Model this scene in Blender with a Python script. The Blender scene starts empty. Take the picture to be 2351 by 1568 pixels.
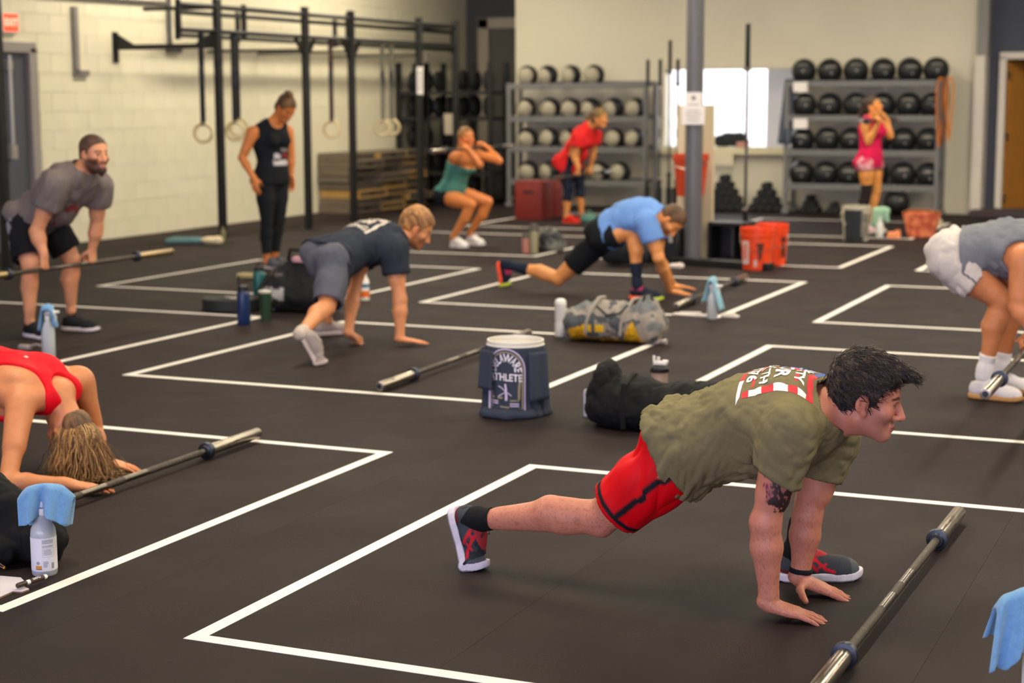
import bpy, bmesh, math, random
import numpy as np
from mathutils import Vector, Matrix
from mathutils.bvhtree import BVHTree

# ------------------------------------------------------------------ camera
scn = bpy.context.scene
COL = scn.collection
FOC = 3894.11                     # focal length in pixels of the 2351 px wide frame
PW, PH = 2351, 1568
CR = np.array([0.91560, 0.40207, -0.00331]); CR /= np.linalg.norm(CR)
CF = np.array([-0.39832, 0.90612, -0.14265]); CF -= CR*(CF@CR); CF /= np.linalg.norm(CF)
CU = np.cross(CR, CF)
CAM = np.array([0.0, 0.0, 1.56])
cam_d = bpy.data.cameras.new('camera'); cam = bpy.data.objects.new('camera', cam_d); COL.objects.link(cam)
cam_d.sensor_width = 36.0; cam_d.lens = FOC/PW*36.0; cam_d.clip_start = .05; cam_d.clip_end = 200
cam.matrix_world = Matrix(((CR[0],CU[0],-CF[0],CAM[0]),(CR[1],CU[1],-CF[1],CAM[1]),(CR[2],CU[2],-CF[2],CAM[2]),(0,0,0,1)))
cam_d.dof.use_dof = True; cam_d.dof.focus_distance = 5.28; cam_d.dof.aperture_fstop = 2.9
scn.camera = cam
scn.view_settings.view_transform = 'Standard'; scn.view_settings.look = 'None'
scn.view_settings.gamma = 1.0; scn.view_settings.use_curve_mapping = False
scn.view_settings.exposure = 0.0
# ------------------------------------------------------------------ world and large lights
world = bpy.data.worlds.new('world'); scn.world = world; world.use_nodes = True
world.node_tree.nodes['Background'].inputs[0].default_value = (0.62, 0.66, 0.78, 1)
world.node_tree.nodes['Background'].inputs[1].default_value = 0.02
LAMP_WARM = (1.0, 0.89, 0.70); LAMP_POWER = 48.0
DAY_COL = (0.76, 0.73, 1.0); DAY_POWER = 1700.0

def ray(px, py): return CF + CR*(px-PW/2)/FOC + CU*(PH/2-py)/FOC
def G(px, py, z=0.0):
    d = ray(px, py); return CAM + d*((z-CAM[2])/d[2])
def QX(px, py, X):
    d = ray(px, py); return CAM + d*(X/d[0])
def QY(px, py, Y):
    d = ray(px, py); return CAM + d*(Y/d[1])

# ------------------------------------------------------------------ colour / material helpers
def lin(c):
    if isinstance(c, str):
        c = c.lstrip('#'); c = [int(c[i:i+2], 16)/255 for i in (0, 2, 4)]
    return tuple((x/12.92 if x <= .04045 else ((x+.055)/1.055)**2.4) for x in c)
MATS = {}
def mat(name, color, rough=.6, metal=0.0, vary=.0, vscale=30.0, bump=0.0, bscale=60.0, spec=.5, emit=None, estr=0.0,
        trans=0.0, sheen=0.0, col2=None, stretch=(1,1,1), alpha=1.0, detail=3.0, coat=0.0, attr=False, sss=0.0, rvary=0.0):
    if name in MATS: return MATS[name]
    m = bpy.data.materials.new(name); m.use_nodes = True; MATS[name] = m
    nt = m.node_tree; N = nt.nodes; L = nt.links; b = N['Principled BSDF']
    c = lin(color); b.inputs['Base Color'].default_value = (*c, 1)
    b.inputs['Roughness'].default_value = rough; b.inputs['Metallic'].default_value = metal
    b.inputs['Specular IOR Level'].default_value = spec
    if coat: b.inputs['Coat Weight'].default_value = coat
    if trans: b.inputs['Transmission Weight'].default_value = trans
    if sheen: b.inputs['Sheen Weight'].default_value = sheen; b.inputs['Sheen Roughness'].default_value = .5
    if alpha < 1: b.inputs['Alpha'].default_value = alpha
    if sss:
        b.inputs['Subsurface Weight'].default_value = sss; b.inputs['Subsurface Radius'].default_value = (1.0, .35, .2); b.inputs['Subsurface Scale'].default_value = .006
    if emit is not None:
        b.inputs['Emission Color'].default_value = (*lin(emit), 1); b.inputs['Emission Strength'].default_value = estr
    tc = None
    def coords():
        nonlocal tc
        if tc is None:
            t = N.new('ShaderNodeTexCoord'); mp = N.new('ShaderNodeMapping'); mp.inputs['Scale'].default_value = stretch
            L.new(t.outputs['Object'], mp.inputs['Vector']); tc = mp
        return tc.outputs['Vector']
    src = None
    if attr:
        a = N.new('ShaderNodeVertexColor'); a.layer_name = 'Col'; src = a.outputs['Color']
        L.new(src, b.inputs['Base Color'])
    if vary or col2:
        n = N.new('ShaderNodeTexNoise'); n.inputs['Scale'].default_value = vscale; n.inputs['Detail'].default_value = detail
        L.new(coords(), n.inputs['Vector'])
        mx = N.new('ShaderNodeMix'); mx.data_type = 'RGBA'
        if col2:
            rr = N.new('ShaderNodeValToRGB'); rr.color_ramp.elements[0].position = .42; rr.color_ramp.elements[1].position = .62
            L.new(n.outputs['Fac'], rr.inputs['Fac']); L.new(rr.outputs['Color'], mx.inputs['Factor'])
            mx.inputs['A'].default_value = (*c, 1); mx.inputs['B'].default_value = (*lin(col2), 1)
            if src: L.new(src, mx.inputs['A'])
        else:
            mx.blend_type = 'MULTIPLY'; mx.inputs['Factor'].default_value = 1.0
            mr = N.new('ShaderNodeMapRange'); mr.inputs['From Min'].default_value = .25; mr.inputs['From Max'].default_value = .75
            mr.inputs['To Min'].default_value = 1-vary; mr.inputs['To Max'].default_value = 1+vary
            L.new(n.outputs['Fac'], mr.inputs['Value'])
            if src: L.new(src, mx.inputs['A'])
            else: mx.inputs['A'].default_value = (*c, 1)
            L.new(mr.outputs['Result'], mx.inputs['B'])
        L.new(mx.outputs['Result'], b.inputs['Base Color'])
    if rvary:
        n3 = N.new('ShaderNodeTexNoise'); n3.inputs['Scale'].default_value = vscale*.6; n3.inputs['Detail'].default_value = 4
        L.new(coords(), n3.inputs['Vector'])
        m3 = N.new('ShaderNodeMapRange'); m3.inputs['To Min'].default_value = max(rough-rvary, .02); m3.inputs['To Max'].default_value = min(rough+rvary, 1)
        L.new(n3.outputs['Fac'], m3.inputs['Value']); L.new(m3.outputs['Result'], b.inputs['Roughness'])
    if bump:
        n2 = N.new('ShaderNodeTexNoise'); n2.inputs['Scale'].default_value = bscale; n2.inputs['Detail'].default_value = 4
        L.new(coords(), n2.inputs['Vector'])
        bp = N.new('ShaderNodeBump'); bp.inputs['Strength'].default_value = bump; bp.inputs['Distance'].default_value = .01
        L.new(n2.outputs['Fac'], bp.inputs['Height']); L.new(bp.outputs['Normal'], b.inputs['Normal'])
    return m

# ------------------------------------------------------------------ object helpers
def tag(o, label=None, cat=None, group=None, kind=None):
    if label: o['label'] = label
    if cat: o['category'] = cat
    if group: o['group'] = group
    if kind: o['kind'] = kind
    return o
def empty(name, loc, label=None, cat=None, group=None, rz=0.0, parent=None, kind=None):
    o = bpy.data.objects.new(name, None); COL.objects.link(o); o.location = loc; o.rotation_euler = (0, 0, rz)
    o.empty_display_size = .05
    if parent: o.parent = parent
    return tag(o, label, cat, group, kind)
def link(name, me, m=None, parent=None, loc=None, smooth=None):
    o = bpy.data.objects.new(name, me); COL.objects.link(o)
    if m is not None:
        for q in (m if isinstance(m, (list, tuple)) else [m]): me.materials.append(q)
    if parent: o.parent = parent
    if loc is not None: o.location = loc
    if smooth is not None: shade(me, smooth)
    return o
def shade(me, flag=True):
    me.polygons.foreach_set('use_smooth', [flag]*len(me.polygons)); me.update()
def smooth_angle(me, deg=40):
    shade(me, True)
    bm = bmesh.new(); bm.from_mesh(me); a = math.radians(deg)
    for e in bm.edges:
        if len(e.link_faces) == 2: e.smooth = e.calc_face_angle(0) < a
    bm.to_mesh(me); bm.free()
def mesh_np(name, v, f, smooth=True, col=None):
    """mesh from numpy arrays; f is (n,4) or (n,3)"""
    me = bpy.data.meshes.new(name); v = np.asarray(v, np.float32); f = np.asarray(f, np.int32)
    k = f.shape[1]
    me.vertices.add(len(v)); me.vertices.foreach_set('co', v.ravel())
    me.loops.add(len(f)*k); me.loops.foreach_set('vertex_index', f.ravel())
    me.polygons.add(len(f)); me.polygons.foreach_set('loop_start', np.arange(0, len(f)*k, k, dtype=np.int32))
    me.polygons.foreach_set('loop_total', np.full(len(f), k, np.int32))
    me.polygons.foreach_set('use_smooth', np.full(len(f), smooth, bool))
    me.update(calc_edges=True); me.validate()
    if col is not None:
        a = me.color_attributes.new('Col', 'FLOAT_COLOR', 'POINT')
        c4 = np.ones((len(v), 4), np.float32); c4[:, :3] = col; a.data.foreach_set('color', c4.ravel())
    return me

class MB:
    """collects simple shapes in one bmesh -> one mesh object"""
    def __init__(s): s.bm = bmesh.new(); s.mi = 0
    def _fin(s, vs, M=None, mi=None):
        if M is not None: bmesh.ops.transform(s.bm, matrix=M, verts=vs)
        fs = set(f for v in vs for f in v.link_faces)
        for f in fs: f.material_index = s.mi if mi is None else mi
        return s
    def box(s, c, size, rot=None, bev=0.0, seg=1, mi=None):
        r = bmesh.ops.create_cube(s.bm, size=1.0); vs = r['verts']
        bmesh.ops.scale(s.bm, vec=size, verts=vs)
        if bev:
            es = list(set(e for v in vs for e in v.link_edges))
            rb = bmesh.ops.bevel(s.bm, geom=es, offset=bev, segments=seg, affect='EDGES', profile=.5)
            vs = list(set(v for f in rb['faces'] for v in f.verts) | set(v for v in vs if v.is_valid))
        M = Matrix.Translation(c) @ (rot if rot is not None else Matrix.Identity(4))
        return s._fin(vs, M, mi)
    def span(s, a, b, bev=0.0, mi=None):
        a = np.minimum(a, b), np.maximum(a, b); return s.box((a[0]+a[1])/2, a[1]-a[0], bev=bev, mi=mi)
    def bar(s, a, b, w, t=None, upv=(0, 0, 1), bev=0.0, mi=None):
        """rectangular bar from a to b"""
        a, b = Vector(a), Vector(b); d = b-a; L = d.length; z = d.normalized()
        u = Vector(upv)
        if abs(z.dot(u)) > .98: u = Vector((1, 0, 0))
        x = u.cross(z).normalized(); y = z.cross(x)
        R = Matrix((x, y, z)).transposed().to_4x4()
        return s.box((a+b)/2, (w, t or w, L), rot=R, bev=bev, mi=mi)
    def cyl(s, a, b, r, r2=None, n=16, caps=True, mi=None):
        a, b = Vector(a), Vector(b); d = b-a; L = d.length
        rr = bmesh.ops.create_cone(s.bm, cap_ends=caps, cap_tris=False, segments=n, radius1=r, radius2=r if r2 is None else r2, depth=L)
        R = Vector((0, 0, 1)).rotation_difference(d.normalized()).to_matrix().to_4x4()
        return s._fin(rr['verts'], Matrix.Translation((a+b)/2) @ R, mi)
    def sph(s, c, r, n=12, rot=None, mi=None):
        rr = bmesh.ops.create_uvsphere(s.bm, u_segments=n, v_segments=max(6, n*2//3), radius=1.0)
        rs = r if isinstance(r, (tuple, list)) else (r, r, r)
        M = Matrix.Translation(c) @ (rot if rot is not None else Matrix.Identity(4)) @ Matrix.Diagonal((*rs, 1))
        return s._fin(rr['verts'], M, mi)
    def lathe(s, prof, n=24, M=None, mi=None, sx=1.0, sy=1.0):
        """prof: (r,z) list revolved about z"""
        rings = []
        for r, z in prof:
            if r < 1e-5: rings.append([s.bm.verts.new((0, 0, z))])
            else: rings.append([s.bm.verts.new((sx*r*math.cos(2*math.pi*i/n), sy*r*math.sin(2*math.pi*i/n), z)) for i in range(n)])
        for a, b in zip(rings[:-1], rings[1:]):
            for i in range(n):
                j = (i+1) % n
                if len(a) == 1 and len(b) == 1: continue
                if len(a) == 1: s.bm.faces.new((a[0], b[j], b[i]))
                elif len(b) == 1: s.bm.faces.new((a[i], a[j], b[0]))
                else: s.bm.faces.new((a[i], a[j], b[j], b[i]))
        return s._fin([v for r in rings for v in r], M, mi)
    def tube(s, pts, r, n=8, closed=False, mi=None, caps=True):
        pts = [Vector(p) for p in pts]; m = len(pts); rs = r if isinstance(r, (list, tuple, np.ndarray)) else [r]*m
        rings = []; u = None
        for i, p in enumerate(pts):
            if closed: t = pts[(i+1) % m]-pts[i-1]
            else: t = pts[min(i+1, m-1)]-pts[max(i-1, 0)]
            t.normalize()
            if u is None: u = t.orthogonal().normalized()
            else:
                u = u-t*u.dot(t); u.normalize()
            w = t.cross(u)
            rings.append([s.bm.verts.new(p+(u*math.cos(2*math.pi*k/n)+w*math.sin(2*math.pi*k/n))*rs[i]) for k in range(n)])
        for i in range(m if closed else m-1):
            a, b = rings[i], rings[(i+1) % m]
            for k in range(n):
                l = (k+1) % n; s.bm.faces.new((a[k], a[l], b[l], b[k]))
        if caps and not closed:
            s.bm.faces.new(rings[0][::-1]); s.bm.faces.new(rings[-1])
        return s._fin([v for r_ in rings for v in r_], None, mi)
    def prism(s, poly, z0, z1, M=None, mi=None):
        lo = [s.bm.verts.new((x, y, z0)) for x, y in poly]; hi = [s.bm.verts.new((x, y, z1)) for x, y in poly]
        n = len(poly); s.bm.faces.new(lo[::-1]); s.bm.faces.new(hi)
        for i in range(n):
            j = (i+1) % n; s.bm.faces.new((lo[i], lo[j], hi[j], hi[i]))
        return s._fin(lo+hi, M, mi)
    def mesh(s, name, smooth=None):
        bmesh.ops.recalc_face_normals(s.bm, faces=s.bm.faces)
        me = bpy.data.meshes.new(name); s.bm.to_mesh(me); s.bm.free()
        if smooth is not None:
            if smooth is True: shade(me, True)
            else: smooth_angle(me, smooth)
        return me
    def build(s, name, m, parent=None, loc=None, smooth=40, label=None):
        o = link(name, s.mesh(name, smooth), m, parent, loc)
        if label: o['label'] = label
        return o
def copy_tree(o, parent=None):
    c = o.copy(); COL.objects.link(c); c.parent = parent
    for ch in list(o.children): copy_tree(ch, c)
    return c
def text_mesh(body, size=1.0, extrude=0.0, align='CENTER', bold=0.0, spacing=1.0):
    cu = bpy.data.curves.new('txt', 'FONT'); cu.body = body; cu.size = size; cu.extrude = extrude
    cu.align_x = align; cu.align_y = 'CENTER'; cu.offset = bold; cu.space_character = spacing; cu.resolution_u = 3
    o = bpy.data.objects.new('txt', cu); COL.objects.link(o)
    dg = bpy.context.evaluated_depsgraph_get(); me = bpy.data.meshes.new_from_object(o.evaluated_get(dg))
    bpy.data.objects.remove(o); bpy.data.curves.remove(cu)
    me.materials.clear()
    return me

# ------------------------------------------------------------------ noise (numpy)
_rs = np.random.RandomState(7); _perm = _rs.rand(64, 64, 64).astype(np.float32)
def vnoise(p):
    p = np.asarray(p, np.float32); i = np.floor(p).astype(np.int32); f = p-i; f = f*f*(3-2*f)
    i &= 63; j = (i+1) & 63
    a = _perm[i[..., 0], i[..., 1], i[..., 2]]; b = _perm[j[..., 0], i[..., 1], i[..., 2]]
    c = _perm[i[..., 0], j[..., 1], i[..., 2]]; d = _perm[j[..., 0], j[..., 1], i[..., 2]]
    e = _perm[i[..., 0], i[..., 1], j[..., 2]]; g = _perm[j[..., 0], i[..., 1], j[..., 2]]
    h = _perm[i[..., 0], j[..., 1], j[..., 2]]; k = _perm[j[..., 0], j[..., 1], j[..., 2]]
    x, y, z = f[..., 0], f[..., 1], f[..., 2]
    return ((a*(1-x)+b*x)*(1-y)+(c*(1-x)+d*x)*y)*(1-z)+((e*(1-x)+g*x)*(1-y)+(h*(1-x)+k*x)*y)*z*1.0
def fbm(p, o=3):
    s = 0; a = 1.0; t = 0
    for k in range(o):
        s = s+a*vnoise(np.asarray(p)*2**k+17.3*k); t += a; a *= .5
    return s/t-.5

# ------------------------------------------------------------------ signed distance bodies -> surface nets
def crease(v, f, amp, seed=0.0): return amp*(2.6*np.abs(fbm(v*np.asarray(f)+seed, 2))-.28)
def V3(*a): return np.array(a, float)
def nrm(v): v = np.asarray(v, float); return v/np.linalg.norm(v)
def cdist(v, c, n, rad=None):
    n = nrm(n); q = v-np.asarray(c); e = q@n
    if rad is not None:
        r = np.sqrt(np.maximum((q*q).sum(1)-e*e, 0)); e = np.where(r < rad, e, -1.0)
    return e
def rc(a, b, ra, rb=None, k=None): return ('rc', np.asarray(a, float), np.asarray(b, float), ra, ra if rb is None else rb, k)
def ec(a, b, wa, da, wb, db, x, k=None): return ('ec', np.asarray(a, float), np.asarray(b, float), wa, da, wb, db, nrm(x), k)
def el(c, r, R=None, k=None): return ('el', np.asarray(c, float), np.asarray(r, float), np.eye(3) if R is None else R, k)
def peval(p, X, Y, Z, off=0.0):
    t = p[0]
    if t == 'rc':
        _, a, b, ra, rb, _k = p; ab = b-a; L2 = max(ab@ab, 1e-12)
        x, y, z = X-a[0], Y-a[1], Z-a[2]
        h = np.clip((x*ab[0]+y*ab[1]+z*ab[2])/L2, 0, 1)
        return np.sqrt((x-h*ab[0])**2+(y-h*ab[1])**2+(z-h*ab[2])**2)-(ra+(rb-ra)*h)-off
    if t == 'ec':
        _, a, b, wa, da, wb, db, xa, _k = p; ab = b-a; L = np.linalg.norm(ab); za = ab/L
        xa = nrm(xa-za*(xa@za)); ya = np.cross(za, xa)
        x, y, z = X-a[0], Y-a[1], Z-a[2]
        s_ = x*za[0]+y*za[1]+z*za[2]; h = np.clip(s_/L, 0, 1)
        u = x*xa[0]+y*xa[1]+z*xa[2]; v = x*ya[0]+y*ya[1]+z*ya[2]; w = s_-h*L
        W = wa+(wb-wa)*h+off; D = da+(db-da)*h+off; E_ = np.minimum(W, D)
        q = np.sqrt((u/W)**2+(v/D)**2+(w/E_)**2); g = np.sqrt((u/W**2)**2+(v/D**2)**2+(w/E_**2)**2)+1e-6
        return q*(q-1)/g
    _, c, r, R, _k = p
    r = r+off
    x, y, z = X-c[0], Y-c[1], Z-c[2]
    u = x*R[0, 0]+y*R[0, 1]+z*R[0, 2]; v = x*R[1, 0]+y*R[1, 1]+z*R[1, 2]; w = x*R[2, 0]+y*R[2, 1]+z*R[2, 2]
    q = np.sqrt((u/r[0])**2+(v/r[1])**2+(w/r[2])**2); g = np.sqrt((u/r[0]**2)**2+(v/r[1]**2)**2+(w/r[2]**2)**2)+1e-6
    return q*(q-1)/g
def pbox(p, off):
    if p[0] == 'rc': r = max(p[3], p[4])+off; return np.minimum(p[1], p[2])-r, np.maximum(p[1], p[2])+r
    if p[0] == 'ec': r = max(p[3:7])+off; return np.minimum(p[1], p[2])-r, np.maximum(p[1], p[2])+r
    r = p[2].max()+off; return p[1]-r, p[1]+r
class Field:
    def __init__(s, prims, h, off=0.0, k=.03, pad=2, lo=None, hi=None, clips=(), fine=None):
        s.h = h; mg = pad*h+.0
        bs = [pbox(p, off) for p in prims]
        L = np.min([b[0] for b in bs], 0)-mg-2*h; H = np.max([b[1] for b in bs], 0)+mg+2*h
        if lo is not None: L = np.maximum(L, np.asarray(lo)-2*h)
        if hi is not None: H = np.minimum(H, np.asarray(hi)+2*h)
        s.o = L; s.ax = []
        for i in range(3):
            if not fine or not fine[i]: s.ax.append((L[i]+h*np.arange(max(int(math.ceil((H[i]-L[i])/h))+1, 3))).astype(np.float32)); continue
            pts = [L[i]]
            while pts[-1] < H[i]: pts.append(pts[-1]+min([h]+[f_ for a_, b_, f_ in fine[i] if a_ <= pts[-1] < b_]))
            s.ax.append(np.array(pts, np.float32))
        s.n = np.array([len(a_) for a_ in s.ax]); s.d = np.full(s.n, .5, np.float32)
        for p, b in zip(prims, bs):
            kk = p[-1] if p[-1] is not None else k
            s.add(p, b, off, abs(kk), cut=kk < 0)
        for c in clips: s.clip(*c)
    def add(s, p, b, off, k, cut=False):
        m = k+3*s.h
        i0 = [max(int(np.searchsorted(s.ax[i], b[0][i]-m))-1, 0) for i in range(3)]; i1 = [min(int(np.searchsorted(s.ax[i], b[1][i]+m))+1, int(s.n[i])) for i in range(3)]
        if any(c <= a for a, c in zip(i0, i1)): return
        sl = tuple(slice(a, c) for a, c in zip(i0, i1))
        X = s.ax[0][sl[0]][:, None, None]; Y = s.ax[1][sl[1]][None, :, None]; Z = s.ax[2][sl[2]][None, None, :]
        e = peval(p, X, Y, Z, 0.0 if cut else off).astype(np.float32); d = s.d[sl]
        if cut:
            e = -e; g = np.maximum(k-np.abs(d-e), 0)/k if k > 1e-4 else 0
            s.d[sl] = np.maximum(d, e)+(g*g*k*.25)
        else:
            g = np.maximum(k-np.abs(d-e), 0)/k if k > 1e-4 else 0
            s.d[sl] = np.minimum(d, e)-(g*g*k*.25)
    def clip(s, c, n, rad=None):
        n = nrm(n)
        x, y, z = (s.ax[0]-c[0])[:, None, None], (s.ax[1]-c[1])[None, :, None], (s.ax[2]-c[2])[None, None, :]
        e = x*n[0]+y*n[1]+z*n[2]
        if rad is not None: e = np.minimum(e, rad-np.sqrt(np.maximum(x*x+y*y+z*z-e*e, 0)))
        s.d = np.maximum(s.d, e.astype(np.float32))
    def clipfun(s, fn):
        X = s.ax[0][:, None, None]; Y = s.ax[1][None, :, None]; Z = s.ax[2][None, None, :]
        s.d = np.maximum(s.d, fn(X, Y, Z).astype(np.float32))
    def nets(s):
        d = s.d; i_ = d < 0
        cnt = np.zeros(np.array(d.shape)-1, np.int8)
        for a in (0, 1):
            for b in (0, 1):
                for c in (0, 1):
                    cnt += i_[a:d.shape[0]-1+a, b:d.shape[1]-1+b, c:d.shape[2]-1+c]
        act = (cnt > 0) & (cnt < 8); ai = np.argwhere(act)
        if len(ai) == 0: return np.zeros((0, 3)), np.zeros((0, 4), int)
        idx = np.full(cnt.shape, -1, np.int32); idx[act] = np.arange(len(ai))
        acc = np.zeros((len(ai), 3)); num = np.zeros(len(ai))
        cs = [(a, b, c) for a in (0, 1) for b in (0, 1) for c in (0, 1)]
        val = {c: d[ai[:, 0]+c[0], ai[:, 1]+c[1], ai[:, 2]+c[2]] for c in cs}
        for c in cs:
            for ax in range(3):
                if c[ax] == 0:
                    e = list(c); e[ax] = 1; e = tuple(e); v0, v1 = val[c], val[e]; mk = (v0 < 0) != (v1 < 0)
                    t = np.where(mk, v0/np.where(mk, v0-v1, 1), 0)
                    pt = np.array(c, float)[None, :].repeat(len(ai), 0); pt[:, ax] += t
                    acc[mk] += pt[mk]; num[mk] += 1
        fr = acc/num[:, None]; v = np.stack([s.ax[i][ai[:, i]]+fr[:, i]*(s.ax[i][ai[:, i]+1]-s.ax[i][ai[:, i]]) for i in range(3)], 1).astype(float)
        F = []
        for ax in range(3):
            b, c = [(1, 2), (2, 0), (0, 1)][ax]
            lo = [slice(None)]*3; hi = [slice(None)]*3; lo[ax] = slice(0, -1); hi[ax] = slice(1, None)
            A, B = i_[tuple(lo)], i_[tuple(hi)]; ch = A != B
            e = np.argwhere(ch)
            ok = (e[:, b] > 0) & (e[:, c] > 0) & (e[:, b] < d.shape[b]-1) & (e[:, c] < d.shape[c]-1); e = e[ok]
            fl = A[e[:, 0], e[:, 1], e[:, 2]]
            def cell(db, dc):
                q = e.copy(); q[:, b] += db; q[:, c] += dc; return idx[q[:, 0], q[:, 1], q[:, 2]]
            q = np.stack([cell(-1, -1), cell(0, -1), cell(0, 0), cell(-1, 0)], 1)
            q[~fl] = q[~fl][:, ::-1]; F.append(q)
        F = np.concatenate(F); F = F[(F >= 0).all(1)]
        return v, F
def relax(v, f, it=1, w=.5):
    n = len(v); e = np.concatenate([f[:, [0, 1]], f[:, [1, 2]], f[:, [2, 3]], f[:, [3, 0]]])
    for _ in range(it):
        s = np.zeros((n, 3)); c = np.zeros(n)
        for ax in range(3):
            s[:, ax] += np.bincount(e[:, 0], v[e[:, 1], ax], n)+np.bincount(e[:, 1], v[e[:, 0], ax], n)
        c = np.bincount(e[:, 0], minlength=n)+np.bincount(e[:, 1], minlength=n)
        v = v*(1-w)+w*s/np.maximum(c, 1)[:, None]
    return v
def vnormals(v, f):
    a = v[f[:, 2]]-v[f[:, 0]]; b = v[f[:, 3]]-v[f[:, 1]]; nn = np.cross(a, b); out = np.zeros_like(v)
    for k in range(4):
        for ax in range(3): out[:, ax] += np.bincount(f[:, k], nn[:, ax], len(v))
    return out/np.maximum(np.linalg.norm(out, axis=1), 1e-9)[:, None]
def keep(v, f, fm):
    f = f[fm]; u = np.unique(f); mp = np.full(len(v), -1); mp[u] = np.arange(len(u)); return v[u], mp[f], u
def solid(name, prims, h, m, root=None, loc=(0, 0, 0), k=.03, off=0.0, clips=(), disp=None, col=None, it=1, parent=None, open_clips=(), thick=0.0, fn=None):
    """one mesh object from distance primitives given in world (or local) space"""
    F = Field(prims, h, off, k, clips=list(clips)+list(open_clips))
    if fn: F.clipfun(fn)
    v, f = F.nets(); v = relax(v, f, it)
    if open_clips:
        dd = np.full(len(v), -1.0)
        for c in open_clips: dd = np.maximum(dd, cdist(v, *c))
        fl = dd > -h*.62
        v, f, u = keep(v, f, ~fl[f].all(1))
        for c in open_clips:
            e = cdist(v, *c); near = (e > -h*.62) & (e < 2*h); v[near] -= np.outer(e[near], nrm(c[1]))
    if disp is not None: v = v+vnormals(v, f)*disp(v)[:, None]
    c = col(v) if callable(col) else col
    me = mesh_np(name, v-np.asarray(loc), f, True, c)
    o = link(name, me, m, parent)
    if thick:
        md = o.modifiers.new('thickness', 'SOLIDIFY'); md.thickness = thick; md.offset = 1
    o['_v'] = 0; del o['_v']
    return o
def frame(f, n):
    """rows: t = n x f, f, n"""
    f = nrm(f); n = np.asarray(n, float); n = nrm(n-f*(n@f)); return np.stack([np.cross(n, f), f, n])
# ------------------------------------------------------------------ materials of the place
def floor_mat():
    m = bpy.data.materials.new('black rubber with fleck'); m.use_nodes = True; nt = m.node_tree; N = nt.nodes; L = nt.links; b = N['Principled BSDF']
    t = N.new('ShaderNodeTexCoord')
    n1 = N.new('ShaderNodeTexNoise'); n1.inputs['Scale'].default_value = 1.3; n1.inputs['Detail'].default_value = 5; L.new(t.outputs['Object'], n1.inputs['Vector'])
    r1 = N.new('ShaderNodeMix'); r1.data_type = 'RGBA'; r1.inputs['A'].default_value = (*lin('#211a1a'), 1); r1.inputs['B'].default_value = (*lin('#2a2220'), 1)
    L.new(n1.outputs['Fac'], r1.inputs['Factor'])
    v = N.new('ShaderNodeTexVoronoi'); v.inputs['Scale'].default_value = 130; L.new(t.outputs['Object'], v.inputs['Vector'])
    mr = N.new('ShaderNodeMapRange'); mr.inputs['From Min'].default_value = .10; mr.inputs['From Max'].default_value = .18; mr.inputs['To Min'].default_value = 1; mr.inputs['To Max'].default_value = 0
    L.new(v.outputs['Distance'], mr.inputs['Value'])
    n2 = N.new('ShaderNodeTexNoise'); n2.inputs['Scale'].default_value = 3.0; n2.inputs['Detail'].default_value = 3; L.new(t.outputs['Object'], n2.inputs['Vector'])
    m2 = N.new('ShaderNodeMapRange'); m2.inputs['From Min'].default_value = .4; m2.inputs['From Max'].default_value = .75; L.new(n2.outputs['Fac'], m2.inputs['Value'])
    mu = N.new('ShaderNodeMath'); mu.operation = 'MULTIPLY'; L.new(mr.outputs['Result'], mu.inputs[0]); L.new(m2.outputs['Result'], mu.inputs[1])
    r2 = N.new('ShaderNodeMix'); r2.data_type = 'RGBA'; r2.inputs['B'].default_value = (*lin('#7a3c48'), 1)
    L.new(mu.outputs[0], r2.inputs['Factor']); L.new(r1.outputs['Result'], r2.inputs['A']); L.new(r2.outputs['Result'], b.inputs['Base Color'])
    n3 = N.new('ShaderNodeTexNoise'); n3.inputs['Scale'].default_value = 2.2; n3.inputs['Detail'].default_value = 6; L.new(t.outputs['Object'], n3.inputs['Vector'])
    m3 = N.new('ShaderNodeMapRange'); m3.inputs['To Min'].default_value = .62; m3.inputs['To Max'].default_value = .85; L.new(n3.outputs['Fac'], m3.inputs['Value']); L.new(m3.outputs['Result'], b.inputs['Roughness'])
    n4 = N.new('ShaderNodeTexNoise'); n4.inputs['Scale'].default_value = 220; n4.inputs['Detail'].default_value = 2; L.new(t.outputs['Object'], n4.inputs['Vector'])
    bp = N.new('ShaderNodeBump'); bp.inputs['Strength'].default_value = .25; bp.inputs['Distance'].default_value = .002; L.new(n4.outputs['Fac'], bp.inputs['Height']); L.new(bp.outputs['Normal'], b.inputs['Normal'])
    b.inputs['Specular IOR Level'].default_value = .14
    return m
M_FLOOR = floor_mat()
M_SLAB = mat('concrete slab', '#2a2624', .9)
M_BLOCK = mat('cream painted block', '#d6cfb4', .75, vary=.025, vscale=2.5, bump=.06, bscale=45)
M_MORTAR = mat('painted mortar', '#d4ccb1', .85, vary=.05)
M_WALL = mat('cream painted plaster', '#d2cbb2', .8, vary=.03, vscale=1.5)
M_CHAR = mat('charcoal painted wall', '#4a4b4a', .8, vary=.05, vscale=2)
M_NAVYWALL = mat('slate blue painted wall', '#3f434e', .8, vary=.04, vscale=2)
M_TRIM = mat('grey white trim', '#c9c0b2', .6)
M_BLACK = mat('black powder coat', '#0c0d0f', .48, vary=.1, vscale=20)
M_BLACK2 = mat('black rubber', '#141516', .7, vary=.15, vscale=25)
M_STEEL = mat('worn steel', '#b8b0a2', .3, 1.0, vary=.18, vscale=30, rvary=.12)
M_DSTEEL = mat('dark oxide steel', '#6e675e', .34, 1.0, vary=.25, vscale=25, rvary=.12)
M_GREY = mat('grey rack paint', '#6b6a68', .5, vary=.06)
M_WOOD = mat('plywood face', '#6f6250', .7, vary=.2, vscale=6, stretch=(1, 1, 8))
M_WOODE = mat('pale pine', '#b38b48', .65, vary=.16, vscale=8, stretch=(1, 1, 6))
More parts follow.
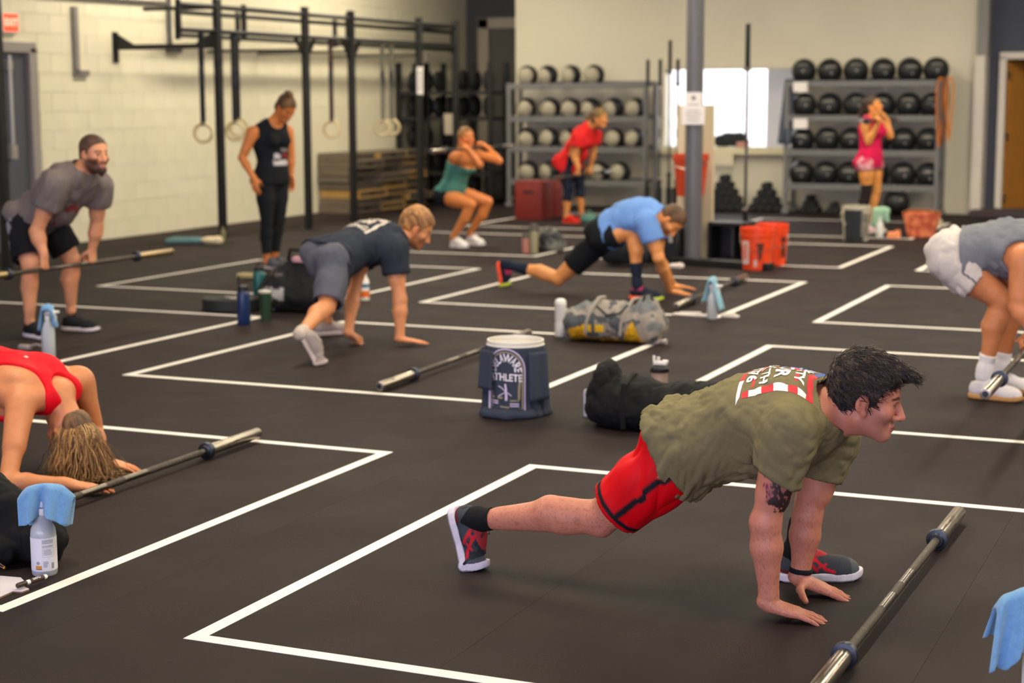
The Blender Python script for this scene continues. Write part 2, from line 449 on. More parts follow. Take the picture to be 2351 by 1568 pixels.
M_TAPE = mat('white floor tape', '#eee8de', .55, vary=.06, vscale=9, bump=.08, bscale=30)
M_PAPER = mat('white paper', '#e8e2dc', .8)
M_WHITE = mat('white plastic', '#e6e2dc', .4)

# ------------------------------------------------------------------ setting
XL, YB, ZC = -11.77, 23.0, 4.3
def struct(name, mb, m, parent=None, smooth=None):
    o = mb.build(name, m, parent, smooth=smooth)
    if parent is None: o['kind'] = 'structure'
    return o
fl = struct('floor', MB().box((-2, 9, -.06), (24, 36, .1)), M_SLAB)
me = MB().box((0, 0, -.005), (1.2194, 35.9, .010), bev=.0004).mesh('rubber_roll')
for i in range(17):
    o = link('rubber_roll', me if i == 0 else me, M_FLOOR if i == 0 else None, fl, (XL+.62+i*1.22, 9, 0))
# left wall: backing plus separate blocks
wl = struct('wall_left', MB().box((XL-.06, 9, ZC/2), (.1, 36, ZC)), M_MORTAR)
bw, bh = .406, .203
bme = MB().box((0, 0, 0), (.03, bw-.0035, bh-.0035), bev=.0025).mesh('block'); bme.materials.append(M_BLOCK)
rnd = random.Random(3); cand = []
for r in range(0, 18):
    for c in range(-2, 34):
        y = 11.0+c*bw+(bw/2 if r % 2 else 0); z = bh/2+r*bh
        if y < 10.9 or y > 24.6 or z > ZC-.1: continue
        if 12.7 < y < 14.35 and z < 2.05: continue
        cand.append((y, z, (abs(y-17.3)/1.0+abs(z-1.3)*1.6)))
cand.sort(key=lambda q: q[2]); rest = MB()
for i, (y, z, _) in enumerate(cand):
    dx = rnd.uniform(-.0015, .0015)
    if i < 290:
        o = link('block', bme, None, wl, (XL+dx, y, z))
    else: rest.box((XL+dx, y, z), (.03, bw-.0035, bh-.0035))
o = rest.build('block_courses', M_BLOCK, wl, smooth=None); o['kind'] = 'stuff'
# back wall with an opening onto a bright room
ox0, ox1, oz0, oz1 = -7.75, -5.90, .86, 1.93; wx0, wx1 = -10.04, -3.44
b = MB(); T = .16
for a, c in (((wx0, YB, 0), (ox0, YB+T, ZC)), ((ox1, YB, 0), (wx1, YB+T, ZC)), ((ox0, YB, oz1), (ox1, YB+T, ZC)), ((ox0, YB, 0), (ox1, YB+T, oz0))):
    b.span(np.array(a), np.array(c))
struct('wall_back', b, M_WALL)
b = MB().span(np.array((ox0-.05, YB-.16, oz0-.10)), np.array((ox1+.4, YB+.30, oz0)), bev=.01)
struct('trim_1', b, mat('cream ledge', '#d8cfa8', .6))
b = MB().span(np.array((ox0, YB-.03, oz1)), np.array((ox1, YB-.001, oz1+.08)), bev=.008)
struct('trim_2', b, M_WALL)
# bright room beyond the opening
b = MB(); rx0, rx1, ry1 = -9.6, -4.6, 27.0
b.span(np.array((rx0, ry1, 0)), np.array((rx1, ry1+.1, 3)))
b.span(np.array((rx0-.1, YB+T, 0)), np.array((rx0, ry1, 3))); b.span(np.array((rx1, YB+T, 0)), np.array((rx1+.1, ry1, 3)))
struct('wall_beyond_opening', b, mat('white room paint', '#f2f1f0', .8))
b = MB(); b.span(np.array((-6.42, 23.55, 0)), np.array((-5.5, 23.65, 2.9))); struct('wall_shade_panel', b, mat('room paint greyed as shade', '#c9c9d0', .8))  # added panel, greyed to stand for the inner room's wall in shade
b = MB(); b.span(np.array((rx0, YB+T, 3.0)), np.array((rx1, ry1, 3.06))); struct('ceiling_beyond_opening', b, MATS['white room paint'])
# recess on the left of the back wall
b = MB(); b.span(np.array((XL, 25.0, 0)), np.array((wx0+.2, 25.1, ZC))); struct('wall_recess', b, M_CHAR)
b = MB(); b.span(np.array((wx0, YB+T, 0)), np.array((wx0+.1, 25.0, ZC))); struct('wall_recess_side', b, M_CHAR)
dr = empty('door_2', (-11.2, 25.0, 0), kind='structure')
b = MB(); b.box((.32, -.02, 1.33), (.9, .04, 2.6)); b.build('door_leaf', mat('grey green door', '#5d5b52', .7), dr)
b = MB(); b.box((-.25, -.04, 1.40), (.19, .08, 2.8), bev=.01); b.box((.3, -.04, 2.72), (1.3, .08, .17), bev=.01); b.build('door_frame', mat('beige frame', '#b0a590', .6), dr)
# right of the back wall: projecting column, slate wall, doorway with an open timber door
b = MB(); b.span(np.array((wx1-.02, YB-.25, 0)), np.array((wx1+.12, YB+.2, 2.07)), bev=.01); struct('trim_3', b, M_TRIM)
b = MB(); b.span(np.array((wx1, YB-.2, 2.07)), np.array((wx1+.14, YB+.2, ZC)), bev=.005); struct('trim_4', b, mat('grey column', '#7d7a74', .7))
b = MB(); b.span(np.array((wx1+.12, YB+.1, 0)), np.array((-3.14, YB+.2, ZC))); b.span(np.array((-3.14, YB+.1, 2.08)), np.array((-1.9, YB+.2, ZC))); b.span(np.array((-1.9, YB+.1, 0)), np.array((9.5, YB+.2, ZC)))
struct('wall_back_right', b, M_NAVYWALL)
dr = empty('door_3', (-3.14, YB+.1, 0), kind='structure')
b = MB(); b.box((-.0, -.02, 1.03), (.09, .1, 2.06), bev=.008); b.box((.62, -.02, 2.07), (1.33, .1, .09), bev=.008); b.box((1.24, -.02, 1.03), (.09, .1, 2.06), bev=.008); b.build('door_frame', M_TRIM, dr)
R = Matrix.Rotation(math.radians(62), 4, 'Z')
lf = MB().box((0, 0, 0), (.86, .045, 2.0), bev=.003).build('door_leaf', mat('orange brown timber', '#a8702c', .45, vary=.2, vscale=5, stretch=(6, 6, 1)), dr, (.05+.20, .42, 1.02)); lf.rotation_euler = (0, 0, math.radians(62))
MB().box((.12, -.03, .12), (.12, .012, .72)).build('door_glass', mat('door lite', '#d8d2c4', .2), lf)
MB().cyl((.36, -.06, -.06), (.36, .06, -.06), .02).sph((.36, -.07, -.06), .03).build('door_handle', M_STEEL, lf)
for zz in (-.8, 0, .8): MB().box((-.42, -.024, zz), (.04, .012, .11)).build('hinge', M_STEEL, lf)
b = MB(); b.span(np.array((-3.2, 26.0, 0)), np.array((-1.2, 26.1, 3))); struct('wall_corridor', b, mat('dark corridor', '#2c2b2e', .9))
b = MB(); b.span(np.array((-3.42, YB-.55, 0)), np.array((-.6, YB+.08, .09)), bev=.01); struct('step', b, mat('dark purple carpet step', '#3d3336', .95))
b = MB(); b.span(np.array((-3.9, YB-.04, 0)), np.array((wx1-.02, YB, .16)), bev=.006); struct('baseboard_back', b, M_WALL)
# door in the left wall
dr = empty('door_1', (XL, 13.5, 0), kind='structure')
MB().box((.0, -.03, 1.02), (.06, 1.5, 2.04)).build('door_leaf', mat('slate door', '#4a4c55', .5), dr)
b = MB(); b.box((.03, .80, 1.03), (.12, .13, 2.1), bev=.01); b.box((.03, 0, 2.08), (.12, 1.7, .11), bev=.01); b.box((.03, -.82, 1.03), (.12, .13, 2.1), bev=.01); b.build('door_frame', mat('mauve grey frame', '#8d8580', .6), dr)
b = MB(); b.cyl((.09, .42, .95), (.09, .42, 2.0), .02); b.box((.07, .42, 1.02), (.07, .1, .14)); b.box((.07, .42, 1.9), (.06, .07, .09)); b.build('door_handle', mat('satin silver', '#b7b2a8', .4, .8), dr)
# exit sign
p = QX(20, 52, XL+.05); s = empty('exit_sign', p, 'red illuminated EXIT sign high on the block wall', 'sign')
MB().box((0, 0, 0), (.05, .26, .22), bev=.01).build('housing', mat('sign housing', '#d9d3c4', .5), s)
MB().box((.027, 0, 0), (.006, .21, .175)).build('face', mat('exit red', '#d2361f', .5, emit='#ff4a22', estr=1.3), s)
me = text_mesh('EXIT', .10, 0, bold=.003); o = link('lettering', me, mat('exit letters', '#f3d9c6', .5, emit='#ffb090', estr=.9), s, (.0315, 0, 0)); o.rotation_euler = (math.pi/2, 0, math.pi/2)
# conduit on the left wall
b = MB(); a1, a2, a3 = QX(171, 15, XL+.04), QX(176, 168, XL+.04), QX(203, 170, XL+.04)
b.box((a1+a2)/2, (.04, .07, a1[2]-a2[2])); b.span(np.array((XL+.02, a2[1]-.03, a2[2]-.03)), np.array((XL+.06, a3[1], a2[2]+.03)))
s = b.build('wall_bracket', mat('mauve grey steel', '#7c7672', .5)); tag(s, 'grey L-shaped steel bracket fixed to the block wall beside the exit sign', 'bracket')
b = MB(); c1, c2 = QX(386, -40, XL+.05), QX(391, 112, XL+.05); d1, d2 = QX(-60, -22, XL+.05), QX(386, 8, XL+.05)
b.cyl(c1, c2, .03); b.cyl(d1, d2, .022); b.box(c2+V3(.0, .08, -.02), (.05, .26, .05))
s = b.build('conduit', mat('dark conduit', '#565350', .55)); tag(s, 'dark pipe conduit running down the block wall behind the rig', 'pipe')
# remaining shell, outside the picture
b = MB(); b.span(np.array((9.4, -9, 0)), np.array((9.5, 26, ZC))); struct('wall_right', b, M_CHAR)
b = MB(); b.span(np.array((XL, -9, ZC)), np.array((9.5, 26.2, ZC+.1))); struct('ceiling', b, mat('black painted ceiling', '#1f1f20', .9))
b = MB()
for a, c in (((XL, -9.1, 0), (9.5, -9, .5)), ((XL, -9.1, 3.4), (9.5, -9, ZC)), ((XL, -9.1, .5), (-9.5, -9, 3.4)), ((7, -9.1, .5), (9.5, -9, 3.4))): b.span(np.array(a), np.array(c))
struct('wall_front', b, M_CHAR)
wd = empty('window_1', (-1.25, -9.05, .5), kind='structure')
for i in range(12):
    MB().box((-8.25+i*1.5, 0, 1.45), (.07, .1, 2.9)).build('window_frame', M_DSTEEL, wd)
    if i < 11: MB().box((-7.5+i*1.5, 0, 1.45), (1.43, .01, 2.9)).build('pane', mat('window glass', '#ffffff', .0, trans=1.0, alpha=.12), wd)
def area(name, loc, rot, sx, sy, power, col):
    l = bpy.data.lights.new(name, 'AREA'); l.shape = 'RECTANGLE'; l.size = sx; l.size_y = sy; l.energy = power; l.color = col
    o = bpy.data.objects.new(name, l); COL.objects.link(o); o.location = loc; o.rotation_euler = rot; return o
area('daylight', (-1.25, -8.9, 1.95), (math.radians(90), 0, 0), 16, 2.8, DAY_POWER, DAY_COL)
# ceiling lamps: long linear fixtures
lampm = mat('lamp diffuser', '#ffffff', .5, emit=None)
bs = lampm.node_tree.nodes['Principled BSDF']; bs.inputs['Emission Color'].default_value = (*LAMP_WARM, 1); bs.inputs['Emission Strength'].default_value = LAMP_POWER
hb = MB().box((0, 0, .05), (.40, 2.44, .07), bev=.01).mesh('housing', None); hb.materials.append(M_WHITE)
db = MB().box((0, 0, 0), (.34, 2.38, .03)).mesh('diffuser', None); db.materials.append(lampm)
k = 0
for X in (-10.1, -5.6, -2.0, 1.6, 5.2):
    for Y in (5.0, 9.8, 14.6, 18.6):
        if X < -8 and Y < 12: continue
        if X < -8: Y += 1.4
        k += 1
        L_ = empty('ceiling_lamp', (X, Y, 3.9), 'long white linear lamp hung from the ceiling over the gym floor', 'lamp', 'ceiling lamps over the gym floor')
        link('housing', hb, None, L_); link('diffuser', db, None, L_)
        [MB().cyl((0, q_, .08), (0, q_, .4), .006, n=6).build('hanger', M_BLACK, L_) for q_ in (-1, 1)]
for X in (-8.4, -6.8, -5.4):
    L_ = empty('panel_lamp', (X, 25.2, 2.95), 'white square ceiling panel lamp in the bright room beyond the opening', 'lamp', 'panel lamps beyond the opening')
    MB().box((0, 0, .0), (1.2, 1.2, .04)).build('diffuser', mat('cool panel', '#ffffff', .5, emit='#f3f5ff', estr=20.0), L_)

# ------------------------------------------------------------------ floor tape squares
cols = ((-8.90, -6.50), (-5.87, -3.46), (-2.80, -0.40)); rows = ((3.98, 6.55), (7.83, 10.37), (11.56, 14.09), (15.37, 17.80), (18.79, 21.35))
cn = ('left', 'middle', 'right'); rn = ('nearest', 'second', 'third', 'fourth', 'farthest'); tw = .052
for ci, (x0, x1) in enumerate(cols):
    for ri, (y0, y1) in enumerate(rows):
        if ci == 0 and ri == 0: continue
        t = empty('tape_square', ((x0+x1)/2, (y0+y1)/2, 0), 'white tape square on the floor, %s row from the camera, %s column' % (rn[ri], cn[ci]), 'floor marking', 'tape squares on the gym floor')
        hx, hy = (x1-x0)/2, (y1-y0)/2
        for (cx, cy, sx, sy) in ((-hx+tw/2, 0, tw, 2*hy), (hx-tw/2, 0, tw, 2*hy-.001), (0, -hy+tw/2, 2*hx, tw), (0, hy-tw/2, 2*hx-.001, tw)):
            MB().box((cx, cy, .0006 if sx < .1 else .0010), (sx, sy, .0011 if sx < .1 else .0013)).build('tape_strip', M_TAPE, t, smooth=None)

# ------------------------------------------------------------------ pull-up rig on the left wall
RX = -10.4; ry = [12.24, 15.77, 17.62, 18.73, 20.59, 21.72]
rig = empty('pull_up_rig', (RX, 17.6, 0), 'black steel pull-up rig with tall uprights bolted to the block wall', 'rig')
o3 = V3(RX, 17.6, 0)
for y in ry:
    u = MB().box((0, y-17.6, 1.31), (.075, .075, 2.62), bev=.004).box((0, y-17.6, .005), (.16, .16, .01)).build('upright', M_BLACK, rig)
    b = MB()
    for q in range(10): b.cyl((-.040, y-17.6, .4+q*.2), (.040, y-17.6, .4+q*.2), .012, n=8)
    b.build('bolt_holes', mat('hole dark', '#050505', .9), u)['kind'] = 'stuff'
for y in ry[1:5]:
    bt_ = .055 if y == ry[1] else .03
    c = MB().bar((.0, y-17.6, 2.12), (XL-RX+.02, y-17.6, 2.12), bt_, bt_).build('wall_beam', M_BLACK, rig)
    if y != ry[1]: continue
    MB().box((XL-RX+.025, y-17.6, 2.12), (.02, .09, .34)).build('wall_plate', M_BLACK, c)
    for sx, xx in ((1, XL-RX+.03), (-1, -.04)):
        b = MB(); v = [b.bm.verts.new((xx+sx*a, y-17.6+e*.006, 2.12+c_)) for e in (-1, 1) for a, c_ in ((0, .16), (.26, .02), (0, .02))]
        b.bm.faces.new(v[:3]); b.bm.faces.new(v[3:][::-1])
        for i in range(3): b.bm.faces.new((v[i], v[(i+1) % 3], v[3+(i+1) % 3], v[3+i]))
        b.build('gusset', M_BLACK, c, smooth=None)
for x, (ya, yb) in ((0.0, (15.05, 21.75)), (-.95, (16.4, 23.6))):
    for z, r in ((2.27, .028), (2.53, .028)):
        MB().cyl((x, ya-17.6, z), (x, yb-17.6, z), r, n=10).build('pull_up_bar', M_BLACK, rig)
    for yy in (ya, ya+1.25, ya+3.6, yb):
        MB().box((x, yy-17.6, 2.40), (.045, .045, .36)).build('strut', M_BLACK, rig)
for y in (ry[1], ry[5]):
    MB().cyl((0, y-17.6, 2.53), (-.95, y-17.6, 2.53), .022, n=8).build('cross_bar', M_BLACK, rig)
for y in ry[2:4]:
    for sgn in (-1, 1): MB().bar((0, y-17.6, 2.0), (0, y-17.6+sgn*.22, 2.26), .05, .012).build('gusset', M_BLACK, rig)
p = QY(963, 185, 20.5)
s = MB().box((0, 0, 0), (.09, .006, .36)).build('name_plate', M_WHITE); s.location = (RX+.04, 20.53, p[2]); tag(s, 'narrow white placard with a vertical word on a black rig upright', 'placard')
me = text_mesh('ROGUE', .075, 0, spacing=1.05); o = link('lettering', me, M_BLACK, s, (0, -.004, 0)); o.rotation_euler = (math.pi/2, -math.pi/2, 0)
# gymnastic rings
def ring_set(X, Y, ztop, zring, label, yaw=0.0, strapm=None, tilt=0.0):
    r_ = empty('gymnastic_ring', (X, Y, zring), label, 'ring', 'gymnastic rings hanging from the rig', rz=yaw)
    pts = [(0.096*math.cos(a), 0, .096*math.sin(a)) for a in np.linspace(0, 2*math.pi, 33)[:-1]]
    MB().tube(pts, .019, 10, closed=True).build('hoop', mat('pale birch ring', '#cbb98c', .5, vary=.1), r_)
    sm = strapm or mat('black strap', '#1b1c1c', .8)
    b = MB(); top = ztop-zring
    for dy in (-.012, .012): b.bar((0, dy, .085), (tilt, dy*1.5, top), .050, .006, upv=(0, 1, 0))
    b.box((0, 0, .09), (.05, .06, .016)); st = b.build('strap', sm, r_)
    MB().box((tilt*.6, -.02, top*.62), (.05, .03, .09), bev=.006).box((tilt*.6+.01, -.02, top*.62-.09), (.03, .02, .12)).build('buckle', M_BLACK, st)
ya = math.radians(20)
ring_set(RX, QX(467, 300, RX)[1], 2.25, 1.19, 'wooden ring on a black strap, left of the first tall rig upright', ya)
ring_set(RX, QX(540, 300, RX)[1], 2.25, 1.20, 'wooden ring hanging just right of the first tall upright, front of its pair', ya)
ring_set(RX-.35, QX(548, 300, RX-.35)[1], 2.25, 1.22, 'wooden ring half hidden behind another ring beside the first tall upright', ya)
ring_set(RX, QX(762, 297, RX)[1], 2.25, 1.18, 'wooden ring with brown strap between the second and third uprights', ya, mat('brown strap', '#3c2420', .8))
ring_set(RX, QX(880, 295, RX)[1], 2.27, 1.17, 'left ring of the pair hanging on long grey straps before the storage rack', ya, mat('grey strap', '#6a6758', .85))
ring_set(RX, QX(900, 295, RX)[1], 2.27, 1.17, 'right ring of the pair hanging on long grey straps before the storage rack', ya, MATS['grey strap'])

# ------------------------------------------------------------------ stacked wooden plyo boxes along the left wall
rnd = random.Random(11); lay = [.105, .10, .11, .095, .10, .105, .10, .10]; z = 0
ordn = ('bottom', 'second', 'third', 'fourth', 'fifth', 'sixth', 'seventh', 'top'); cl = ('nearest', 'middle', 'farthest')
M_WOODD = mat('grey plywood', '#4f473d', .75, vary=.2, vscale=6, stretch=(1, 1, 8)); WM = (M_WOOD, M_WOODE, M_WOODD, M_WOOD, M_WOODE)
for li, hgt in enumerate(lay):
    y = 20.13+rnd.uniform(0, .05)
    for ci, wd_ in enumerate(((.78, .74, .80), (.70, .84, .76), (.82, .70, .78))[li % 3]):
        d = rnd.uniform(.46, .62); xx = XL+.04+d/2; m1, m2 = rnd.choice(WM), rnd.choice(WM)
        s = empty('wooden_box', (xx, y+wd_/2, z), '%s plywood box of the %s column stacked by the block wall' % (ordn[li], cl[ci]), 'box', 'plywood boxes stacked by the wall')
        MB().box((0, 0, hgt/2), (d-.03, wd_-.04, hgt-.03)).build('body', M_WOODD, s)
        for zz in (hgt-.013, .011): MB().box((0, 0, zz), (d, wd_-.012, .018)).build('edge_panel', m1, s)
        for sg in (-1, 1): MB().box((0, sg*(wd_/2-.02), hgt/2), (d-.01, .025, hgt-.042)).build('end_panel', m2, s)
        if (li*3+ci) % 2 == 0: MB().box((d/2-.015, 0, hgt*.5), (.014, .16, .035), bev=.004).build('hand_slot', mat('slot shadow', '#17120c', .9), s)
        y += wd_
    z += hgt
# ------------------------------------------------------------------ dark storage rack in the recess
rk = empty('storage_rack', (-10.95, 22.75, 0), 'tall black storage rack in the dark corner behind the squatting woman', 'rack')
for x in (-.74, -.28, .20, .74):
    for y in (-.28, .28): MB().box((x, y, 1.03), (.07, .07, 2.06), bev=.004).build('upright', M_BLACK, rk)
for z in (.12, .45, .80, 1.25, 1.62):
    MB().box((0, 0, z), (1.55, .62, .05)).build('shelf', M_BLACK2, rk)
MB().box((-.28, -.30, 1.72), (.06, .03, 1.0)).build('grey_post', mat('grey pipe', '#78726a', .5), rk)
rnd = random.Random(5)
def plate(loc, r, w, label, rot=(0, 0, 0), m=None, group='bumper plates in the storage rack', hub=True):
    s = empty('bumper_plate', loc, label, 'plate', group); s.rotation_euler = rot
    pr = [(.03, -w/2), (r*.55, -w/2), (r*.6, -w/2+.008), (r*.82, -w/2+.008), (r*.86, -w/2), (r-.008, -w/2), (r, -w/2+.008), (r, w/2-.008), (r-.008, w/2), (r*.86, w/2), (r*.82, w/2-.008), (r*.6, w/2-.008), (r*.55, w/2), (.03, w/2)]
    MB().lathe(pr+[pr[0]], 28).build('rubber_disc', m or M_BLACK2, s)
    if hub: MB().lathe([(.025, -w/2-.003), (.055, -w/2-.003), (.055, w/2+.003), (.025, w/2+.003), (.025, -w/2-.003)], 20).build('hub', M_DSTEEL, s)
    return s
for zi, z in enumerate((.15, .475, .825, 1.275, 1.645)):
    for i in range(7):
        if rnd.random() < .12: continue
        r = .15
        if zi == 2 and i > 4: continue
        plate((-11.55+i*.20, 22.72, z+r), r*.99, rnd.choice((.05, .06, .08)), 'black bumper plate on edge, %s shelf of the corner storage rack' % ('lowest', 'second', 'third', 'fourth', 'top')[zi], (0, math.pi/2, 0))
for i, (x, z, lab) in enumerate(((-11.15, 1.645, 'dark blue fabric bin on the top of the corner storage rack, left'), (-10.5, 1.645, 'dark fabric bin on the top of the corner storage rack, right'))):
    pass
p = QY(1028, 285, 22.4); s = MB().box((0, 0, 0), (.15, .006, .30)).build('paper_sheet', mat('dim paper', '#b9ad98', .8)); s.location = (p[0], 22.44, p[2]); s.rotation_euler = (.05, 0, 0); tag(s, 'pale paper sheet hung on the front of the dark storage rack', 'paper')

# ------------------------------------------------------------------ medicine ball racks
BY = 22.55
M_BALLK = mat('black vinyl', '#17191b', .5, vary=.08, vscale=8)
M_BALLW = mat('grey white vinyl', '#a39b84', .6, vary=.06, vscale=10)
def ball_mesh(r):
    me = MB().sph((0, 0, 0), r, 24).mesh('shell', True); me.materials.append(M_BALLK); return me
BM = ball_mesh(.165)
def cap_mesh():
    b = MB(); r = .1675; pr = []
    for i in range(7):
        a = math.radians(52*i/6); pr.append((r*math.sin(a), r*math.cos(a)))
    pr += [((r-.006)*math.sin(a), (r-.006)*math.cos(a))]
    b.lathe(pr, 24); me = b.mesh('panel', True); me.materials.append(M_BALLW); return me
CAPM = cap_mesh()
def seam_mesh():
    b = MB()
    for k in range(3):
        a0 = k*math.pi/3; pts = []
        for i in range(24):
            t = 2*math.pi*i/24; pts.append((.1655*math.cos(t)*math.cos(a0), .1655*math.cos(t)*math.sin(a0), .1655*math.sin(t)))
        b.tube(pts, .0022, 4, closed=True)
    me = b.mesh('seam', True); me.materials.append(mat('seam thread', '#0c0d0e', .8)); return me
SEAM = seam_mesh()
def mark_mesh():
    """curved lettering band and number dot printed on the front (-Y) of a ball"""
    b = MB(); r = .1668
    def patch(a0, a1, e0, e1, n=6):
        vs = [[b.bm.verts.new((r*math.cos(e)*math.sin(a), -r*math.cos(e)*math.cos(a), r*math.sin(e))) for e in (e0, e1)] for a in np.linspace(a0, a1, n)]
        for p_, q_ in zip(vs[:-1], vs[1:]): b.bm.faces.new((p_[0], q_[0], q_[1], p_[1]))
    for i in range(6):
        a = -.42+i*.168; patch(a-.06, a+.06, .36-.25*a*a, .50-.25*a*a, 3)
    patch(.0, .13, -.22, -.04, 4)
    me = bpy.data.meshes.new('lettering'); b.bm.to_mesh(me); b.bm.free(); me.materials.append(mat('ball print', '#8f8b7e', .6)); return me
MARK = mark_mesh()
def ball(p, label, two, yaw, group, pit=0.0, rol=0.0):
    s = empty('medicine_ball', p, label, 'ball', group, rz=yaw)
    if two: s.scale = (.89, .89, .89)
    sh = link('shell', BM, None, s); link('seam', SEAM, None, sh)
    if two:
        c = link('panel', CAPM, None, s); c.rotation_euler = (math.radians(90)+pit, 0, 0)
    else:
        c = link('lettering', MARK, None, s); c.rotation_euler = (pit, rol, 0)
def ball_rack(name, x0, x1, zs, label):
    s = empty(name, ((x0+x1)/2, BY, 0), label, 'rack'); w = x1-x0; top = zs[-1]
    for sx in (-1, 1):
        for sy in (-1, 1):
            u = MB().box((sx*w/2, sy*.20, top/2), (.06, .06, top), bev=.004).build('upright', M_GREY, s)
            MB().box((sx*w/2, sy*.20, .03), (.10, .10, .06), bev=.01).build('foot', M_GREY, u)
        MB().bar((sx*w/2, -.2, .12), (sx*w/2, .2, .12), .04).build('side_brace', M_GREY, s)
    for z in zs:
        t = MB().box((0, 0, z-.05), (w-.04, .36, .012)).build('shelf', M_GREY, s)
        MB().box((0, -.21, z-.045), (w+.02, .03, .085), bev=.005).build('front_lip', M_GREY, t)
        MB().box((0, .21, z-.02), (w+.02, .03, .085), bev=.005).build('back_lip', M_GREY, t)
    return s
def shz(px, py): return QY(px, py, BY-.2)[2]
zsL = [shz(1190, 410), shz(1190, 335), shz(1190, 266), shz(1190, 191)]
xl0, xl1 = QY(1182, 300, BY)[0], QY(1494, 300, BY)[0]
ball_rack('medicine_ball_rack', xl0, xl1, zsL, 'grey steel shelf rack of two-tone medicine balls near the dark corner')
nth = ('first', 'second', 'third', 'fourth', 'fifth', 'sixth'); rown = ('lowest', 'second', 'third', 'top')
rnd = random.Random(2)
Lb = [[1213, 1262, 1321, 1377, 1425], [1211, 1262, 1309, 1357, 1412, 1458], [1208, 1263, 1310, 1357, 1409, 1459], [1212, 1258, 1311, 1364]]
for ri, xs in enumerate(Lb):
    for i, x in enumerate(xs):
        p = QY(x, 300, BY-.03); ball((p[0], BY-.03, zsL[ri]+.147-.044+.003), 'two-tone medicine ball, %s shelf of left rack, %s from left' % (rown[ri], nth[i]), True, math.radians(-12)+rnd.uniform(-.3, .3), 'medicine balls on the left rack', rnd.uniform(-.2, .25), rnd.uniform(0, 3))
zsR = [shz(1990, 423), shz(1990, 344), shz(1990, 264), shz(1990, 184)]
xr0, xr1 = QY(1815, 300, BY)[0], QY(2160, 300, BY)[0]
ball_rack('medicine_ball_rack', xr0, xr1, zsR, 'grey steel shelf rack of black medicine balls behind the woman in pink')
Rb = [[1842, 1896, 1952, 2014, 2076, 2135], [1842, 1899, 1957, 2016, 2075, 2133], [1845, 1903, 1963, 2025, 2085, 2140], [1843, 1902, 1962, 2024, 2085, 2145]]
for ri, xs in enumerate(Rb):
    for i, x in enumerate(xs):
        p = QY(x, 300, BY-.03); ball((p[0], BY-.03, zsR[ri]+.165-.044+.003), 'black medicine ball, %s shelf of right rack, %s from left' % (rown[ri], nth[i]), False, math.radians(14)+rnd.uniform(-.2, .2), 'medicine balls on the right rack', rnd.uniform(-.15, .15), rnd.uniform(-.1, .1))
p = G(2087, 485); ball((p[0], 22.5, .168), 'black medicine ball lying on the floor under the right ball rack', False, .3, 'medicine balls on the right rack', -.5, .5)
for py, lab in ((200, 'upper'), (284, 'lower')):
    p = QY(1836, py, BY-.28); s = MB().box((0, 0, 0), (.19, .004, .13)).build('price_card', M_PAPER); s.location = (p[0], BY-.245, p[2]); tag(s, 'white paper card taped to the left post of the right ball rack, the %s one' % lab, 'card')
# coloured loop bands on the right rack
for i, (dx, c, n_) in enumerate(((0.0, '#c06a18', 'bright orange'), (.055, '#7c4516', 'brown'), (.10, '#d27d22', 'pale orange'))):
    pa, pb = QY(2160+i*9, 178, BY-.26), QY(2166+i*7, 338-i*8, BY-.26)
    b = MB(); L_ = pa[2]-pb[2]; w_ = .045; y_ = BY-.27-.012*i
    pts = [(w_*math.sin(t)*(.55+.45*(1-math.cos(t))/2)+.02*math.sin(t*2), 0.01*math.sin(t), -L_*(1-math.cos(t))/2) for t in np.linspace(0, 2*math.pi, 40)[:-1]]
    b.tube(pts, .012, 6, closed=True); s = b.build('resistance_band', mat(n_+' latex', c, .6)); s.location = (pa[0]+dx*.3, y_, pa[2]); tag(s, '%s resistance band looped over the end of the right ball rack' % n_, 'band', 'resistance bands on the rack end')
# dark blue leaning mats
for i, (xt, xb) in enumerate(((1810, 1793), (1817, 1808))):
    pt, pb = QY(xt, 182, BY-.05), QY(xb, 330, BY-.25)
    b = MB().bar((0, 0, 0), tuple(pt-pb), .09, .05, bev=.012); s = b.build('folded_mat', mat('navy vinyl mat', '#2b3445', .5)); s.location = pb; tag(s, ('dark navy folded mat leaning on the opening ledge, left of two', 'dark navy folded mat leaning against the right ball rack, right of two')[i], 'mat')
# ledge items
p = QY(1672, 334, YB-.02); s = empty('dark_bag', (p[0], YB+.02, oz0), 'dark lumpy bag lying on the ledge of the bright opening', 'bag')
solid('bag_body', [rc((-.16, 0, .08), (.16, 0, .12), .075, .09), el((.02, 0, .1), (.2, .09, .08)), el((.2, 0, .06), (.1, .08, .06))], .014, mat('dark cloth', '#26282b', .9), k=.05, disp=lambda v: .012*fbm(v*14), parent=s)
MB().tube([(-.1, -.08, .1), (-.05, -.11, .19), (.05, -.11, .2), (.1, -.08, .12)], .01, 6).build('strap', M_BLACK, s)
p = QY(1702, 334, YB-.1); s = MB().box((0, 0, .04), (.16, .1, .07), bev=.012).cyl((.05, 0, .07), (.05, 0, .1), .02).build('small_box', mat('salmon card', '#c98d78', .7)); s.location = (p[0]+.02, YB-.10, oz0+.0); tag(s, 'small salmon coloured carton beside the dark bag on the ledge', 'carton')
p = QY(1662, 355, YB-.18); s = MB().box((0, 0, 0), (.26, .004, .2)).build('notice', mat('cream notice', '#d9cfae', .8)); s.location = (p[0], YB-.165, oz0-.15); s.rotation_euler = (.05, 0, 0); tag(s, 'cream paper notice taped below the ledge of the bright opening', 'paper')
